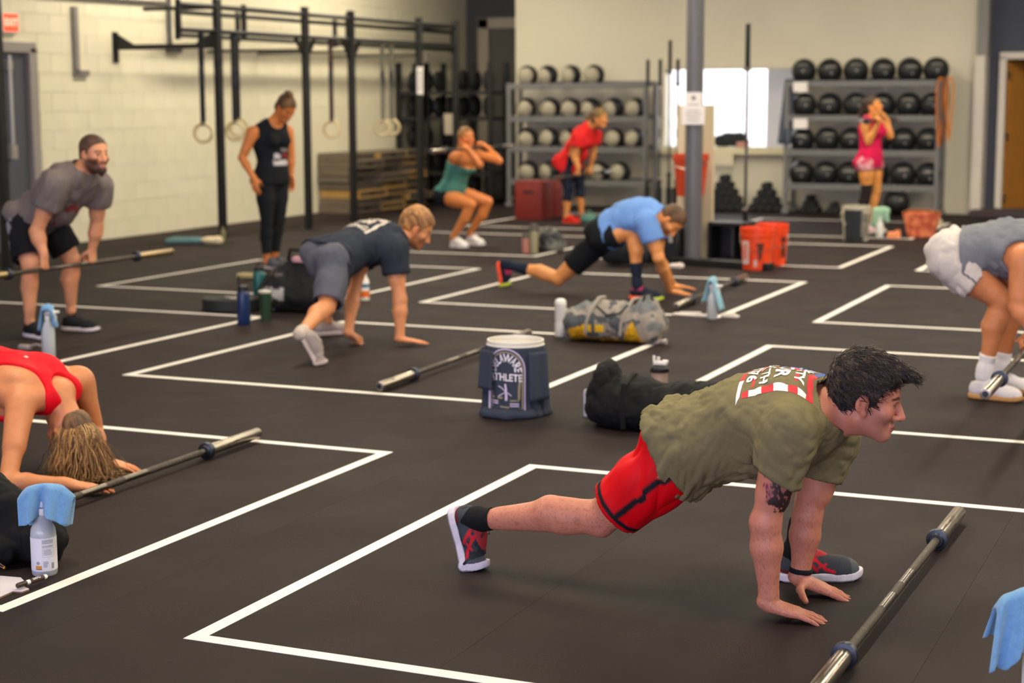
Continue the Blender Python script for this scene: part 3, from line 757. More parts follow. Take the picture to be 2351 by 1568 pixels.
# hex dumbbell pyramids
def hexbell(loc, h, label, group):
    s = empty('hex_dumbbell', loc, label, 'dumbbell', group)
    r = h/2/math.cos(math.pi/6)
    for sg in (-1, 1):
        MB().lathe([(0, .055), (r, .055), (r, .115), (r*.75, .125), (0, .125)], 6, M=Matrix.Rotation(-math.pi/2*sg, 4, 'X')).build('head', M_BLACK2, s, smooth=None)
    MB().cyl((0, -.06, 0), (0, .06, 0), .015, n=8).build('handle', M_DSTEEL, s)
HB = {}
def pyramid(px, n, h, where, y=22.66):
    c = QY(px, 480, y)[0]; key = h
    for r in range(n):
        for i in range(n-r):
            loc = (c+(i-(n-r-1)/2)*h*1.03, y, h/2+r*h*.90)
            lab = 'black hex dumbbell in the pile %s' % where; gp = 'dumbbell pile %s' % where
            if key not in HB:
                hexbell(loc, h, lab, gp); HB[key] = [o for o in COL.objects if o.name.startswith('hex_dumbbell')][-1]
            else:
                q = copy_tree(HB[key]); q.location = loc; q['label'] = lab; q['group'] = gp
pyramid(1664, 5, .108, 'below the ledge next to the grey pole')
pyramid(1760, 4, .108, 'below the ledge next to the right ball rack')
pyramid(1861, 3, .085, 'under the right ball rack, left heap')
pyramid(1915, 2, .085, 'under the right ball rack, beside the white bucket', 22.5)
# ------------------------------------------------------------------ grey column with notices, cream panel, red caddy
pc = G(1590, 604)
s = MB().cyl((0, 0, 0), (0, 0, ZC), .083, n=32).build('trim_5', mat('slate column paint', '#5d5c60', .4, vary=.05), None); s.location = pc; s['kind'] = 'structure'
for (a, c, lab, n_) in (((1574, 212), (1611, 248), 'small white notice with a round logo taped to the grey column', 1), ((1567, 243), (1617, 286), 'larger white text notice taped to the grey column under the logo notice', 2)):
    p0, p1 = QY(*a, pc[1]-.09), QY(*c, pc[1]-.09); w_, h_ = p1[0]-p0[0], p0[2]-p1[2]
    s = empty('notice', ((p0[0]+p1[0])/2, pc[1]-.088-.004*n_, (p0[2]+p1[2])/2), lab, 'notice', rz=math.radians(18))
    MB().box((0, 0, 0), (w_, .003, h_)).build('sheet', M_PAPER, s)
    b = MB()
    if n_ == 1: b.cyl((0, -.002, .02), (0, -.004, .02), .022, n=16); b.box((0, -.003, -.04), (w_*.6, .002, .008))
    else:
        for q in range(4): b.box((0, -.003, .04-q*.03), (w_*(.55 if q != 1 else .7), .002, .007))
    b.build('print', mat('grey print', '#8a8684', .8), s)
pb0 = QY(1592, 604, pc[1]+.32)
s = empty('cream_panel', (pb0[0], pc[1]+.36, 0), 'tall cream board standing behind the grey column', 'board')
MB().box((0, 0, .74), (.36, .04, 1.48), bev=.006).build('board', mat('cream board', '#cdbf9d', .7), s); MB().box((0, .12, .03), (.36, .3, .06)).build('base', mat('cream board', '#cdbf9d', .7), s)
s = empty('red_caddy', (pb0[0]+.0, pc[1]+.20, .62), 'red orange plastic caddy hung on the cream board behind the column', 'caddy')
MB().lathe([(.0, 0), (.13, 0), (.165, .34), (.175, .34), (.175, .40), (.16, .40), (.15, .36), (.12, .02), (0, .02)], 24, sy=.75).build('tub', mat('red orange plastic', '#c8401c', .45), s)
MB().tube([(-.17, 0, .37), (-.17, -.12, .30), (0, -.17, .26), (.17, -.12, .30), (.17, 0, .37)], .006, 6).build('handle', M_STEEL, s)
# vertical barbell stand
bx = G(1535, 485); st = empty('barbell_stand', (-7.36, 21.8, 0), 'black upright barbell stand beside the left ball rack', 'stand')
MB().box((0, 0, .05), (.62, .42, .10), bev=.01).build('base', M_BLACK, st)
for i, px in enumerate((1485, 1513, 1535, 1553)):
    x = QY(px, 480, 21.8)[0]+7.36; MB().lathe([(.031, .1), (.042, .1), (.042, .34), (.031, .34), (.031, .1)], 16).build('socket', M_BLACK, st, (x, 0, 0))
MB().box((.2, .1, .22), (.16, .12, .26), bev=.01).build('post_box', M_BLACK, st)
# ------------------------------------------------------------------ barbells
M_KNURL = mat('knurled steel', '#57514a', .5, 1.0, vary=.25, vscale=60, bump=.5, bscale=900)
M_COLLAR = mat('blued collar', '#3f444c', .42, .9, vary=.25, vscale=40, rvary=.1)
M_SLEEVE = mat('scuffed sleeve', '#a89f90', .30, 1.0, vary=.10, vscale=30, stretch=(4, .5, 4), rvary=.12)
M_DSLEEVE = mat('black sleeve', '#1d1d1e', .4, .6, vary=.2)
def barbell(label, half=1.1, sleeve=.415, sm=None, shaftm=None, collar=None, group='barbells in the gym'):
    s = empty('barbell', (0, 0, 0), label, 'barbell', group); sm = sm or M_SLEEVE; shaftm = shaftm or M_DSTEEL
    sh = half-sleeve-.03
    a = MB().cyl((0, -sh, 0), (0, sh, 0), .0142, n=20).build('shaft', shaftm, s)
    for y0, y1 in ((-sh+.03, -sh+.20), (-sh+.205, -.22), (.22, sh-.205), (sh-.20, sh-.03), (-.06, .06)):
        MB().cyl((0, y0, 0), (0, y1, 0), .01455, n=20).build('knurl', M_KNURL, a)
    for sg in (-1, 1):
        M = Matrix.Rotation(-math.pi/2*sg, 4, 'X')
        pr = [(.0145, sh-.002), (.022, sh-.002), (.026, sh+.004), (.0365, sh+.006), (.0375, sh+.010), (.0375, sh+.028), (.0365, sh+.032), (.0250, sh+.034), (.0145, sh+.034)]
        MB().lathe(pr, 32, M=M).build('collar', collar or M_COLLAR, s)
        pr = [(.0145, sh+.030), (.0250, sh+.031), (.0250, half-.004), (.0235, half-.001), (.017, half), (.0, half)]
        e = MB().lathe(pr, 32, M=M).build('sleeve', sm, s)
        MB().lathe([(0, half+.0015), (.012, half+.0015), (.013, half), (.0, half-.002)], 20, M=M).build('end_cap', M_COLLAR, e)
    return s
def lay(s, a, b, half=1.1, frac=None):
    """bar lying with its first end towards a"""
    a, b = np.asarray(a, float), np.asarray(b, float); d = nrm(b-a)
    s.location = (a+b)/2 if frac is None else a+d*half
    s.rotation_euler = (Vector(d).to_track_quat('Y', 'Z')).to_euler()
zc = .0378
c0, c1 = G(1943, 1500, zc), G(2150, 1241, zc); mid = (c0+c1)/2; d = nrm(c1-c0)
s = barbell('worn steel barbell lying in front of the man in olive shirt'); lay(s, mid-d*1.1, mid+d*1.1)
t = G(592, 994, zc); n_ = G(185, 1136, zc); d = nrm(t-n_)
s = barbell('grey barbell under the hands of the bent woman in red tank top'); lay(s, t-d*2.2, t)
n_, t = G(871, 887, zc), G(1232, 758, zc); d = nrm(t-n_); s = barbell('barbell on the floor behind the bucket draped with a navy shirt'); lay(s, n_, n_+d*2.2)
n_, t = G(1552, 703, zc), G(1722, 631, zc); d = nrm(t-n_); s = barbell('barbell on the floor in front of the lunging man in blue'); lay(s, n_, n_+d*2.2)
# held bars (positions reused for the hands)
p_a, p_b = QY(82, 618, 8.82), QY(233, 603, 9.31)
BARB = V3((p_a[0]+p_b[0])/2, 0, (p_a[2]+p_b[2])/2)
tipY = QX(395, 586, BARB[0])[1]
s = barbell('barbell held at the knees by the bearded man in grey', sm=mat('brassy sleeve', '#a8946c', .35, 1.0, vary=.2)); lay(s, (BARB[0], tipY-2.2, BARB[2]+.004), (BARB[0], tipY, BARB[2]-.004))
wx = -1.02; wt = QX(2262, 905, wx); BARW = V3(wx, wt[1], wt[2])
s = barbell('barbell lifted off the floor by the man in white shorts'); lay(s, (wx, wt[1], wt[2]), (wx, wt[1]+2.2, wt[2]+.004))
p_a, p_b = QY(960, 352, 15.6), QY(1180, 340, 16.7); BART = V3(-7.53, 16.15, 1.03)
s = barbell('barbell racked on the shoulders of the squatting woman', 1.0, .32); lay(s, (BART[0], 15.15, BART[2]), (BART[0], 17.15, BART[2]))
BARP = V3(-4.00, 19.5, 1.285)
s = barbell('barbell racked on the shoulders of the woman in pink top', 1.0, .32); lay(s, (BARP[0], 18.5, BARP[2]), (BARP[0], 20.5, BARP[2]))
BARR = V3(-7.70, 19.75, .60)
s = barbell('barbell hanging from the hands of the woman in red shirt', 1.0, .32, shaftm=M_BLACK); lay(s, (BARR[0], 18.75, BARR[2]), (BARR[0], 20.75, BARR[2]))
# upright bars
for i, (px, half) in enumerate(((1485, .975), (1513, .975), (1535, 1.1), (1553, .975))):
    x = QY(px, 480, 21.8)[0]
    s = barbell('barbell standing upright in the floor stand, %s from left' % nth[i], half, .32 if half < 1 else .415, sm=M_DSLEEVE, shaftm=M_STEEL if i in (1, 3) else M_DSTEEL, collar=M_BLACK); s.location = (x, 21.8, half+.101); s.rotation_euler = (math.pi/2, 0, 0)
p = QY(1709, 600, 15.95); xs = p[0]
s = barbell('tall barbell standing upright alone beside the orange buckets', 1.1, .415, sm=M_DSLEEVE, collar=M_DSTEEL); s.location = (xs, 15.95, 1.1+.045); s.rotation_euler = (math.pi/2, 0, 0)
s = empty('bar_holder', (xs, 15.95, 0), 'black floor plate holding the single upright barbell', 'stand')
MB().box((0, 0, .02), (.36, .36, .04), bev=.006).build('plate', M_BLACK, s); MB().lathe([(.028, .04), (.036, .04), (.036, .2), (.028, .2), (.028, .04)], 18).build('tube', M_BLACK, s)
# black open box and low plinth beside the column
p = G(1660, 602); s = empty('black_box', (p[0]+.02, p[1]+.21, 0), 'black open-fronted box on the floor right of the grey column', 'box')
w_, h_, d_ = .34, .36, .36
for c, z in (((-w_/2, 0, h_/2), (.025, d_, h_)), ((w_/2, 0, h_/2), (.025, d_, h_)), ((0, 0, h_), (w_+.03, d_, .025)), ((0, 0, .0125), (w_, d_, .025)), ((0, d_/2, h_/2), (w_, .02, h_))): MB().box(c, z).build('panel', M_BLACK, s)
MB().box((.05, -.02, .19), (.02, .24, .30)).build('divider', mat('charcoal board', '#2b2c2e', .6), s)
p0, p1 = G(1545, 612), G(1745, 625); s = empty('plinth', ((p0[0]+p1[0])/2, p0[1]+.08, 0), 'low black timber plinth around the foot of the grey column', 'plinth', rz=math.atan2(p1[1]-p0[1], p1[0]-p0[0]))
MB().box((0, 0, .035), (1.02, .12, .07), bev=.006).build('beam', M_BLACK, s)
p = G(1555, 615); s = MB().box((0, 0, .02), (.12, .10, .04), bev=.01).cyl((.03, 0, .04), (.03, 0, .05), .02).build('chalk_block', mat('pale chalk', '#d8ccc4', .9)); s.location = (p[0], p[1]-.02, 0); tag(s, 'pale chalk block on the floor beside the low plinth', 'chalk')
# black plate stack with pale handles behind the lunging man
p = G(1425, 612); s = empty('kettlebell_bag', (p[0], p[1]+.1, 0), 'dark navy kit bag on the floor behind the lunging man in blue', 'bag')
solid('bag_body', [rc((-.12, 0, .14), (.12, 0, .14), .13), el((0, 0, .26), (.15, .11, .13))], .015, mat('dark navy cloth', '#1c2026', .9), k=.08, clips=[((0, 0, .004), (0, 0, -1))], disp=lambda v: .02*fbm(v*11), parent=s)
MB().tube([(-.1, -.05, .36), (-.06, -.06, .46), (.06, -.06, .46), (.1, -.05, .36)], .012, 6).build('strap', M_BLACK, s)
p = G(1528, 606); s = empty('machine_base', (p[0]-.05, p[1]+.15, 0), 'black crate with pale cut-out handle left of the grey column', 'crate')
MB().box((0, 0, .17), (.34, .3, .34), bev=.01).build('crate', M_BLACK, s); [MB().box(c_, z_).build('handle', mat('pale plastic', '#a39d96', .6), s) for c_, z_ in (((.03, -.155, .34), (.17, .02, .03)), ((-.05, -.155, .28), (.035, .02, .15)), ((.1, -.155, .28), (.035, .02, .15)))]
# ------------------------------------------------------------------ buckets
M_ORANGE = mat('orange plastic', '#e8481a', .38, vary=.04)
def bucket(loc, label, m, r=.142, h=.37, rz=0.0, liquid=None, cat='bucket', group=None):
    s = empty('bucket', loc, label, cat, group, rz=rz)
    r0 = r*.86
    MB().lathe([(0, .004), (r0-.006, 0), (r0, .006), (r*.985, h-.075), (r*1.05, h-.073), (r*1.05, h-.060), (r*.99, h-.058), (r*.995, h-.035), (r*1.045, h-.033), (r*1.045, h-.022), (r, h-.02), (r*1.03, h-.006), (r*1.02, h), (r*.97, h), (r*.96, h-.02), (r0-.008, .012), (0, .012)], 36).build('pail', m, s)
    MB().tube([(-r*1.05, 0, h-.05), (-r*1.06, -.03, h-.12), (-r*.8, -r*.8, h-.19), (0, -r*1.06, h-.215), (r*.8, -r*.8, h-.19), (r*1.06, -.03, h-.12), (r*1.05, 0, h-.05)], .0025, 6).build('bail', M_STEEL, s)
    return s
def wrap(b, r, pts2, M=None):
    """polygon of (s,z) points laid onto a cylinder of radius r facing -Y"""
    vs = [b.bm.verts.new((r*math.sin(a/r), -r*math.cos(a/r), z)) for a, z in pts2]; b.bm.faces.new(vs)
def bucket_print(s, r, parts, m):
    b = MB()
    for (s0, s1, z0, z1) in parts:
        n = max(1, int(abs(s1-s0)/.02))
        for i in range(n):
            a, c = s0+(s1-s0)*i/n, s0+(s1-s0)*(i+1)/n; wrap(b, r, [(a, z0), (c, z0), (c, z1), (a, z1)])
    me = bpy.data.meshes.new('print'); b.bm.to_mesh(me); b.bm.free(); return link('print', me, m, s)
p = G(1728, 622); s = bucket((p[0], p[1]+.14, 0), 'bright orange bucket nearest the camera beside the upright barbell', M_ORANGE, .150, .385, math.radians(20), group='orange buckets')
bucket_print(s, .1525, [(-.16, -.09, .06, .27)], mat('pale label', '#c9b8b4', .6)); bucket_print(s, .1535, [(-.145, -.115, .10, .24)], mat('red label', '#d8442a', .6))
bucket_print(s, .1528, [(-.02, .05, .22, .25), (-.005, .04, .17, .22), (.0, .03, .10, .17)], mat('black print', '#4a1c0c', .6)); bucket_print(s, .1528, [(-.04, -.015, .04, .10)], mat('pale label', '#c9b8b4', .6))
p = G(1758, 611); s = bucket((p[0]+.01, p[1]+.16, 0), 'second orange bucket standing just behind the first one', M_ORANGE, .150, .385, math.radians(50), group='orange buckets')
bucket_print(s, .1528, [(-.0, .06, .22, .27), (.01, .05, .08, .20)], MATS['black print'])
p = G(1958, 555); s = bucket((p[0], p[1]+.14, 0), 'white bucket draped with a dark cloth before the woman in pink top', mat('dull white plastic', '#b8b09c', .5), .15, .38, .2)
solid('dark_cloth', [ec((-.015, -.075, .02), (-.015, -.075, .355), .105, .09, .115, .09, (1, 0, 0))], .012, mat('black cloth', '#20242a', .9), k=.03, disp=lambda v: .012*fbm(v*np.array([40, 40, 8])), parent=s, clips=[((0, 0, .002), (0, 0, -1)), ((0, 0, .345), (0, 0, 1))])
bucket_print(s, .156, [(.06, .16, .05, .30)], mat('mottled label', '#857f70', .7, col2='#4b4a44', vscale=40))
# ------------------------------------------------------------------ bottles
def bottle(loc, label, prof, m, cap=None, capm=None, rz=0.0, cat='bottle', group=None, extra=None, name='water_bottle'):
    s = empty(name, loc, label, cat, group, rz=rz)
    MB().lathe(prof, 28).build('body', m, s)
    if cap: MB().lathe(cap, 24).build('cap', capm or M_BLACK, s)
    if extra: extra(s)
    return s
def flask(h, r): return [(0, 0), (r*.94, 0), (r, .006), (r, h*.78), (r*.93, h*.84), (r*.72, h*.88), (r*.70, h*.90), (0, h*.90)]
def straw(s, h, r): MB().tube([(-r*.5, 0, h*.9), (-r*.5, 0, h*1.02), (-r*.3, 0, h*1.05), (r*.3, 0, h*1.02)], .006, 6).build('straw_loop', M_BLACK, s)
p = G(553, 747); bottle((p[0], p[1]+.04, 0), 'tall navy blue flask on the tape corner beside the black bag', flask(.27, .046), mat('navy enamel', '#152a55', .35), [(0, .236), (.037, .236), (.037, .268), (.03, .275), (0, .275)], M_BLACK, extra=lambda s: MB().tube([(-.03, 0, .27), (-.035, 0, .31), (-.03, 0, .34)], .006, 6).build('straw', M_BLACK, s))
p = G(603, 738); bottle((p[0], p[1]+.04, 0), 'dark green tumbler beside the navy blue flask', [(0, 0), (.035, 0), (.045, .19), (.046, .2), (0, .2)], mat('dark green enamel', '#1e3a22', .4), [(0, .2), (.047, .2), (.047, .215), (0, .222)], mat('clear lid', '#b9b6a6', .3))
p = G(590, 702); bottle((p[0], p[1]+.04, 0), 'teal flask behind the green tumbler near the feet of the standing woman', flask(.30, .047), mat('teal enamel', '#0b5350', .35), [(0, .262), (.037, .262), (.037, .295), (0, .30)], M_BLACK, extra=lambda s: straw(s, .3, .04))
p = G(1283, 773); bottle((p[0], p[1]+.03, 0), 'slim white bottle standing left of the grey and yellow duffel', [(0, 0), (.034, 0), (.036, .006), (.036, .085), (.033, .10), (.036, .115), (.036, .20), (.038, .205), (.038, .225), (.03, .243), (.012, .25), (0, .25)], mat('milky plastic', '#d5d2cb', .35), None)
p = G(1297, 775); bottle((p[0]+.03, p[1]+.09, 0), 'small clear bottle squeezed between the white bottle and the duffel', [(0, 0), (.03, 0), (.03, .13), (.02, .15), (.02, .165), (0, .165)], mat('cloudy plastic', '#9a9d9a', .3), [(0, .165), (.022, .165), (.022, .19), (0, .19)], M_WHITE)
p = G(1511, 918); s = empty('shaker_bottle', (p[0], p[1]+.02, 0), 'shaker bottle with white flip spout behind the black duffel', 'bottle')
MB().lathe([(0, 0), (.034, 0), (.043, .14), (.045, .145), (0, .145)], 28).build('cup', mat('pinkish plastic', '#b79c90', .35), s)
MB().lathe([(0, .145), (.049, .145), (.050, .15), (.050, .165), (.044, .172), (.04, .178), (0, .18)], 28).build('lid', M_BLACK, s)
MB().box((.005, 0, .19), (.07, .03, .022), bev=.006).box((.03, 0, .20), (.03, .022, .016), bev=.004).cyl((-.028, 0, .18), (-.032, 0, .228), .007).cyl((-.008, 0, .18), (-.008, 0, .222), .008).build('spout', M_WHITE, s)
p = G(833, 690); s = empty('spray_bottle', (p[0], p[1]+.03, 0), 'white and orange cleaner bottle beyond the crouching man in navy', 'bottle')
MB().lathe([(0, 0), (.036, 0), (.038, .01), (.038, .06), (.036, .15), (.016, .19), (.014, .21), (0, .21)], 24).build('body', M_WHITE, s); MB().lathe([(.0385, .025), (.0388, .025), (.0388, .075), (.0385, .075)], 24).build('label_band', mat('orange label', '#e06a28', .5), s)
MB().lathe([(.0378, .10), (.0383, .10), (.0375, .13), (.037, .13)], 24).build('blue_band', mat('blue label', '#4b6b8f', .5), s); MB().lathe([(.013, .2), (.014, .2), (.012, .235), (0, .24)], 16).build('cap', M_WHITE, s)
# far drinks
for (px, py, lab, r, h, c) in ((1205, 582, 'pink capped bottle on the tape before the red boxes', .045, .20, '#b8776a'), (1222, 583, 'tall pale shaker on the tape before the red boxes', .045, .30, '#8d8668')):
    p = G(px, py); bottle((p[0], p[1]+.04, 0), lab, [(0, 0), (r*.9, 0), (r, h*.7), (r*.9, h*.75), (0, h*.75)], mat(lab[:9]+' plastic', c, .4), [(0, h*.75), (r*.95, h*.75), (r*.8, h), (0, h)], mat('dim lid', '#55534a', .5))
p = G(1252, 578); s = empty('kit_bag', (p[0], p[1]+.1, 0), 'small black and white kit bag next to the pale shaker', 'bag')
solid('bag_body', [rc((-.07, 0, .08), (.10, 0, .08), .085), el((.0, 0, .16), (.11, .08, .09))], .014, mat('black white nylon', '#24272a', .8, col2='#8a8880', vscale=9), k=.05, clips=[((0, 0, .003), (0, 0, -1))], disp=lambda v: .015*fbm(v*13), parent=s)
MB().tube([(-.05, -.06, .22), (0, -.07, .28), (.06, -.06, .22)], .008, 6).build('strap', M_BLACK, s)
p = G(1345, 512); s = MB().box((0, 0, .05), (.2, .14, .1), bev=.03, seg=2).tube([(-.06, 0, .1), (0, 0, .15), (.06, 0, .1)], .01, 6).build('small_towel', mat('teal towel', '#55877c', .95)); s.location = (p[0], p[1]+.1, 0); tag(s, 'folded teal towel on the floor beside the woman in red shirt', 'towel')
# floor bits by the wall
p = G(438, 560); s = empty('yoga_towel', (p[0], p[1], 0), 'teal folded mat lying flat near the first rig upright', 'mat', rz=.35)
solid('fold', [rc((-.26, 0, .03), (.2, 0, .03), .028), rc((-.26, .08, .03), (.2, .08, .03), .028), rc((-.2, .04, .055), (.1, .04, .05), .02)], .012, mat('teal cloth', '#64888a', .9), k=.04, parent=s, disp=lambda v: .01*fbm(v*20), clips=[((0, 0, .003), (0, 0, -1))]); MB().box((.0, .04, .068), (.02, .16, .004)).build('strap', M_BLACK, s)
p = G(486, 562); s = MB().sph((0, 0, .045), (.13, .08, .045), 14).sph((.08, 0, .05), (.06, .06, .05), 10).build('white_cloth', mat('cream cloth', '#d9c9a4', .9)); s.location = p; tag(s, 'crumpled cream cloth on the floor at the foot of the rig', 'cloth')
p = G(498, 556); s = bottle((p[0]+.05, p[1]+.05, 0), 'small olive bottle at the foot of the first rig upright', [(0, 0), (.03, 0), (.03, .12), (.015, .14), (.015, .17), (0, .17)], mat('olive plastic', '#6d6a45', .5), [(0, .17), (.018, .17), (.018, .19), (0, .19)], M_BLACK)
# ------------------------------------------------------------------ red plyo boxes
M_RED = mat('red vinyl', '#7e2119', .55, vary=.06, vscale=5)
for (px, py, w_, h_, lab) in ((1213, 506, .38, .50, 'dark red foam plyo box, the nearer of two by the left ball rack'), (1248, 500, .30, .48, 'dark red foam plyo box, the farther of two by the left ball rack')):
    p = G(px, py); s = empty('plyo_box', (p[0], p[1]+w_/2, 0), lab, 'box', 'red plyo boxes', rz=.0)
    MB().box((0, 0, h_/2), (w_, w_, h_), bev=.015, seg=2).build('foam_block', M_RED, s); b = MB()
    for z in (.012, h_-.012): b.tube([(-w_/2, -w_/2, z), (w_/2, -w_/2, z), (w_/2, w_/2, z), (-w_/2, w_/2, z)], .006, 6, closed=True)
    b.build('piping', mat('deep red piping', '#5c1712', .6), s); MB().box((0, -w_/2, h_*.72), (.14, .006, .035)).build('hand_strap', M_BLACK, s)
# far right group
p = G(2021, 540); s = empty('green_towel', (p[0], p[1]+.03, 0), 'pale green towel draped over a spray bottle by the white bucket', 'towel')
solid('drape', [rc((-.06, 0, .27), (.06, 0, .28), .035), rc((-.06, -.02, .27), (-.085, -.03, .12), .035, .03), rc((.05, -.02, .27), (.075, -.03, .16), .035, .025), rc((0, -.02, .27), (-.02, -.04, .10), .04, .035)], .012, mat('pale green terry', '#8fb39a', .95), k=.04, disp=lambda v: .012*fbm(v*np.array([38, 38, 10])), parent=s)
p = G(2018, 545); s = bottle((p[0], p[1]+.04, 0), 'clear spray bottle under the pale green towel', [(0, 0), (.036, 0), (.038, .01), (.038, .14), (.016, .18), (.014, .22), (0, .22)], mat('frosted plastic', '#cfd2cc', .3), None, name='spray_bottle')
p = G(2110, 548); s = empty('tote_bag', (p[0], p[1]+.12, 0), 'orange and rust patterned tote bag on the far floor', 'bag')
solid('bag_body', [ec((0, 0, .03), (0, 0, .27), .15, .09, .21, .10, (1, 0, 0))], .014, mat('rust print cloth', '#a8482c', .85, col2='#d87a50', vscale=11), k=.03, clips=[((0, 0, .003), (0, 0, -1)), ((0, 0, .28), (0, 0, 1))], disp=lambda v: .02*fbm(v*10), parent=s)
MB().tube([(-.2, -.05, .28), (-.1, -.09, .31), (.1, -.09, .31), (.2, -.05, .28)], .012, 6).build('rim_strap', mat('brown strap cloth', '#8a4a1c', .8), s); MB().tube([(-.2, .05, .28), (0, .08, .30), (.2, .05, .28)], .012, 6).build('rim_strap', mat('brown strap cloth', '#8a4a1c', .8), s)
for (px, py, m_, lab, n_) in ((2052, 547, mat('orange cap plastic', '#e08a58', .6), 'small orange and white tub on the far tape line', 'small_tub'), (2150, 520, mat('cream pouch cloth', '#b5a88c', .8), 'cream pouch on the floor right of the tote bag', 'pouch')):
    p = G(px, py); s = MB().box((0, 0, .035), (.14, .08, .07), bev=.02, seg=2).cyl((.04, 0, .06), (.04, 0, .09), .03).build(n_, m_); s.location = p; tag(s, lab, 'tub' if 'tub' in n_ else 'pouch')
# ------------------------------------------------------------------ bags in the middle distance
p = G(500, 716); pl = plate((p[0]+.02, p[1]+.17, .047), .225, .09, 'black bumper plate lying flat on the floor left of the navy flask', (0, 0, 0), group='bumper plate on the floor'); pl.rotation_euler = (0, 0, 0)
MB().box((.05, -.06, .047), (.05, .035, .004)).build('sticker', mat('pale sticker', '#cfc0b4', .7), pl)
p = G(660, 722); s = empty('backpack', (p[0]-.02, p[1]+.19, 0), 'black backpack with white mottled panel behind the navy clad man', 'bag'); s.scale = (1.22, 1.15, 1.12)
def bcol(v):
    c = np.tile(lin('#1e1f20'), (len(v), 1)); n = fbm(v*16); mk = (v[:, 0] < -.02) & (v[:, 2] < .17) & (n > -.02) & (v[:, 1] < 0); c[mk] = lin('#a9a6a4'); mk = (n > .1) & (v[:, 2] > .24); c[mk] = lin('#58504c'); return c
M_VCOL = mat('coloured cloth', '#888888', .85, attr=True, vary=.06, vscale=60, bump=.15, bscale=250, spec=.22)
solid('bag_body', [rc((-.12, 0, .11), (.18, 0, .11), .12, .12), el((.0, .03, .22), (.2, .13, .13)), el((-.08, -.06, .13), (.1, .09, .12)), el((.08, 0, .30), (.1, .08, .06))], .012, M_VCOL, k=.05, clips=[((0, 0, .003), (0, 0, -1))], disp=lambda v: crease(v, (13, 12, 10), .018)+crease(v, 34, .006), col=bcol, parent=s)
MB().tube([(-.04, -.04, .34), (-.02, -.05, .41), (.06, -.05, .41), (.08, -.04, .34)], .012, 6).build('strap', M_BLACK, s); MB().tube([(-.15, -.1, .25), (-.19, -.15, .14), (-.16, -.14, .03)], .012, 6).build('strap', M_BLACK, s)
MB().box((.06, -.07, .35), (.1, .05, .04), bev=.01).build('pink_tag', mat('dusty pink', '#b88a90', .7), s)
p = G(545, 640); s = MB().cyl((-.1, 0, .03), (.14, 0, .03), .028, n=12).cyl((-.14, 0, .03), (-.1, 0, .03), .02, n=12).build('foam_roller', mat('yellowed foam', '#b8a873', .8)); s.location = p+V3(.15, .0, 0); tag(s, 'short yellowish foam roller on the floor behind the navy flask', 'roller')
# grey and yellow duffel
p0, p1 = G(1300, 786), G(1500, 796); c = (p0+p1)/2; ang = math.atan2(p1[1]-p0[1], p1[0]-p0[0])
s = empty('duffel_bag', (c[0], c[1]+.14, 0), 'grey sports duffel with yellow corners on the middle tape square', 'bag', rz=ang)
def dcol(v):
    n = fbm(v*7); c = np.where((n > .03)[:, None], lin('#6f7170'), lin('#8d847a')); c[n < -.12] = lin('#4d5054')
    f = v[:, 1] < -.04
    tri = f & (np.abs(v[:, 0]-.135) < .075*(1-(v[:, 2]-.01)/.15)) & (v[:, 2] < .15); c[tri] = lin('#d8a41c')
    tri = f & (v[:, 0] < -.17) & (v[:, 0] > -.29) & (v[:, 2] < .10+.25*(v[:, 0]+.24)); c[tri] = lin('#cf9a1a')
    c[f & (v[:, 2] < .035) & (v[:, 0] < .05) & (v[:, 0] > -.28)] = lin('#b8860f'); c[v[:, 2] < .012] = lin('#1c1c1d')
    lg = f & (np.abs(v[:, 0]+.12) < .07) & (np.abs(v[:, 2]-.10) < .025) & (np.abs(v[:, 0]+.115) > .012); c[lg] = lin('#dfb021'); return c
solid('bag_body', [ec((-.25, 0, .115), (.22, 0, .115), .135, .11, .135, .115, (0, 1, 0)), el((-.05, 0, .17), (.2, .11, .10)), el((.2, 0, .17), (.08, .10, .14)), el((.24, .0, .1), (.07, .12, .1))], .008, M_VCOL, k=.04, clips=[((0, 0, .004), (0, 0, -1))], disp=lambda v: crease(v, (15, 9, 7), .022)+crease(v, (40, 24, 22), .007, 3), col=dcol, parent=s)
for x0 in (-.17, .06):
    MB().tube([(x0, -.135, .06), (x0+.01, -.145, .14), (x0+.035, -.12, .22), (x0+.06, -.04, .285), (x0+.07, .05, .28)], .011, 6).build('strap', mat('grey webbing', '#9a9184', .8), s)
MB().tube([(-.10, -.12, .24), (-.02, -.16, .19), (.06, -.15, .20), (.10, -.1, .25)], .009, 6).build('handle', M_BLACK, s); MB().tube([(.19, -.07, .26), (.2, -.06, .32), (.23, -.03, .32), (.25, -.02, .26)], .008, 6).build('end_loop', M_BLACK, s)
p = G(1500, 792); s = MB().box((0, 0, .05), (.15, .09, .10), bev=.02, seg=2).cyl((.08, -.01, .02), (.12, -.02, .02), .013, n=10).build('snack_pouch', mat('grey white pouch', '#b5aaa2', .7, col2='#8d857e', vscale=60, stretch=(1, 1, .2))); s.location = (p[0]-.03, p[1]+.05, 0); s.rotation_euler = (0, 0, -.2); tag(s, 'grey white printed pouch leaning on the end of the grey duffel', 'pouch')
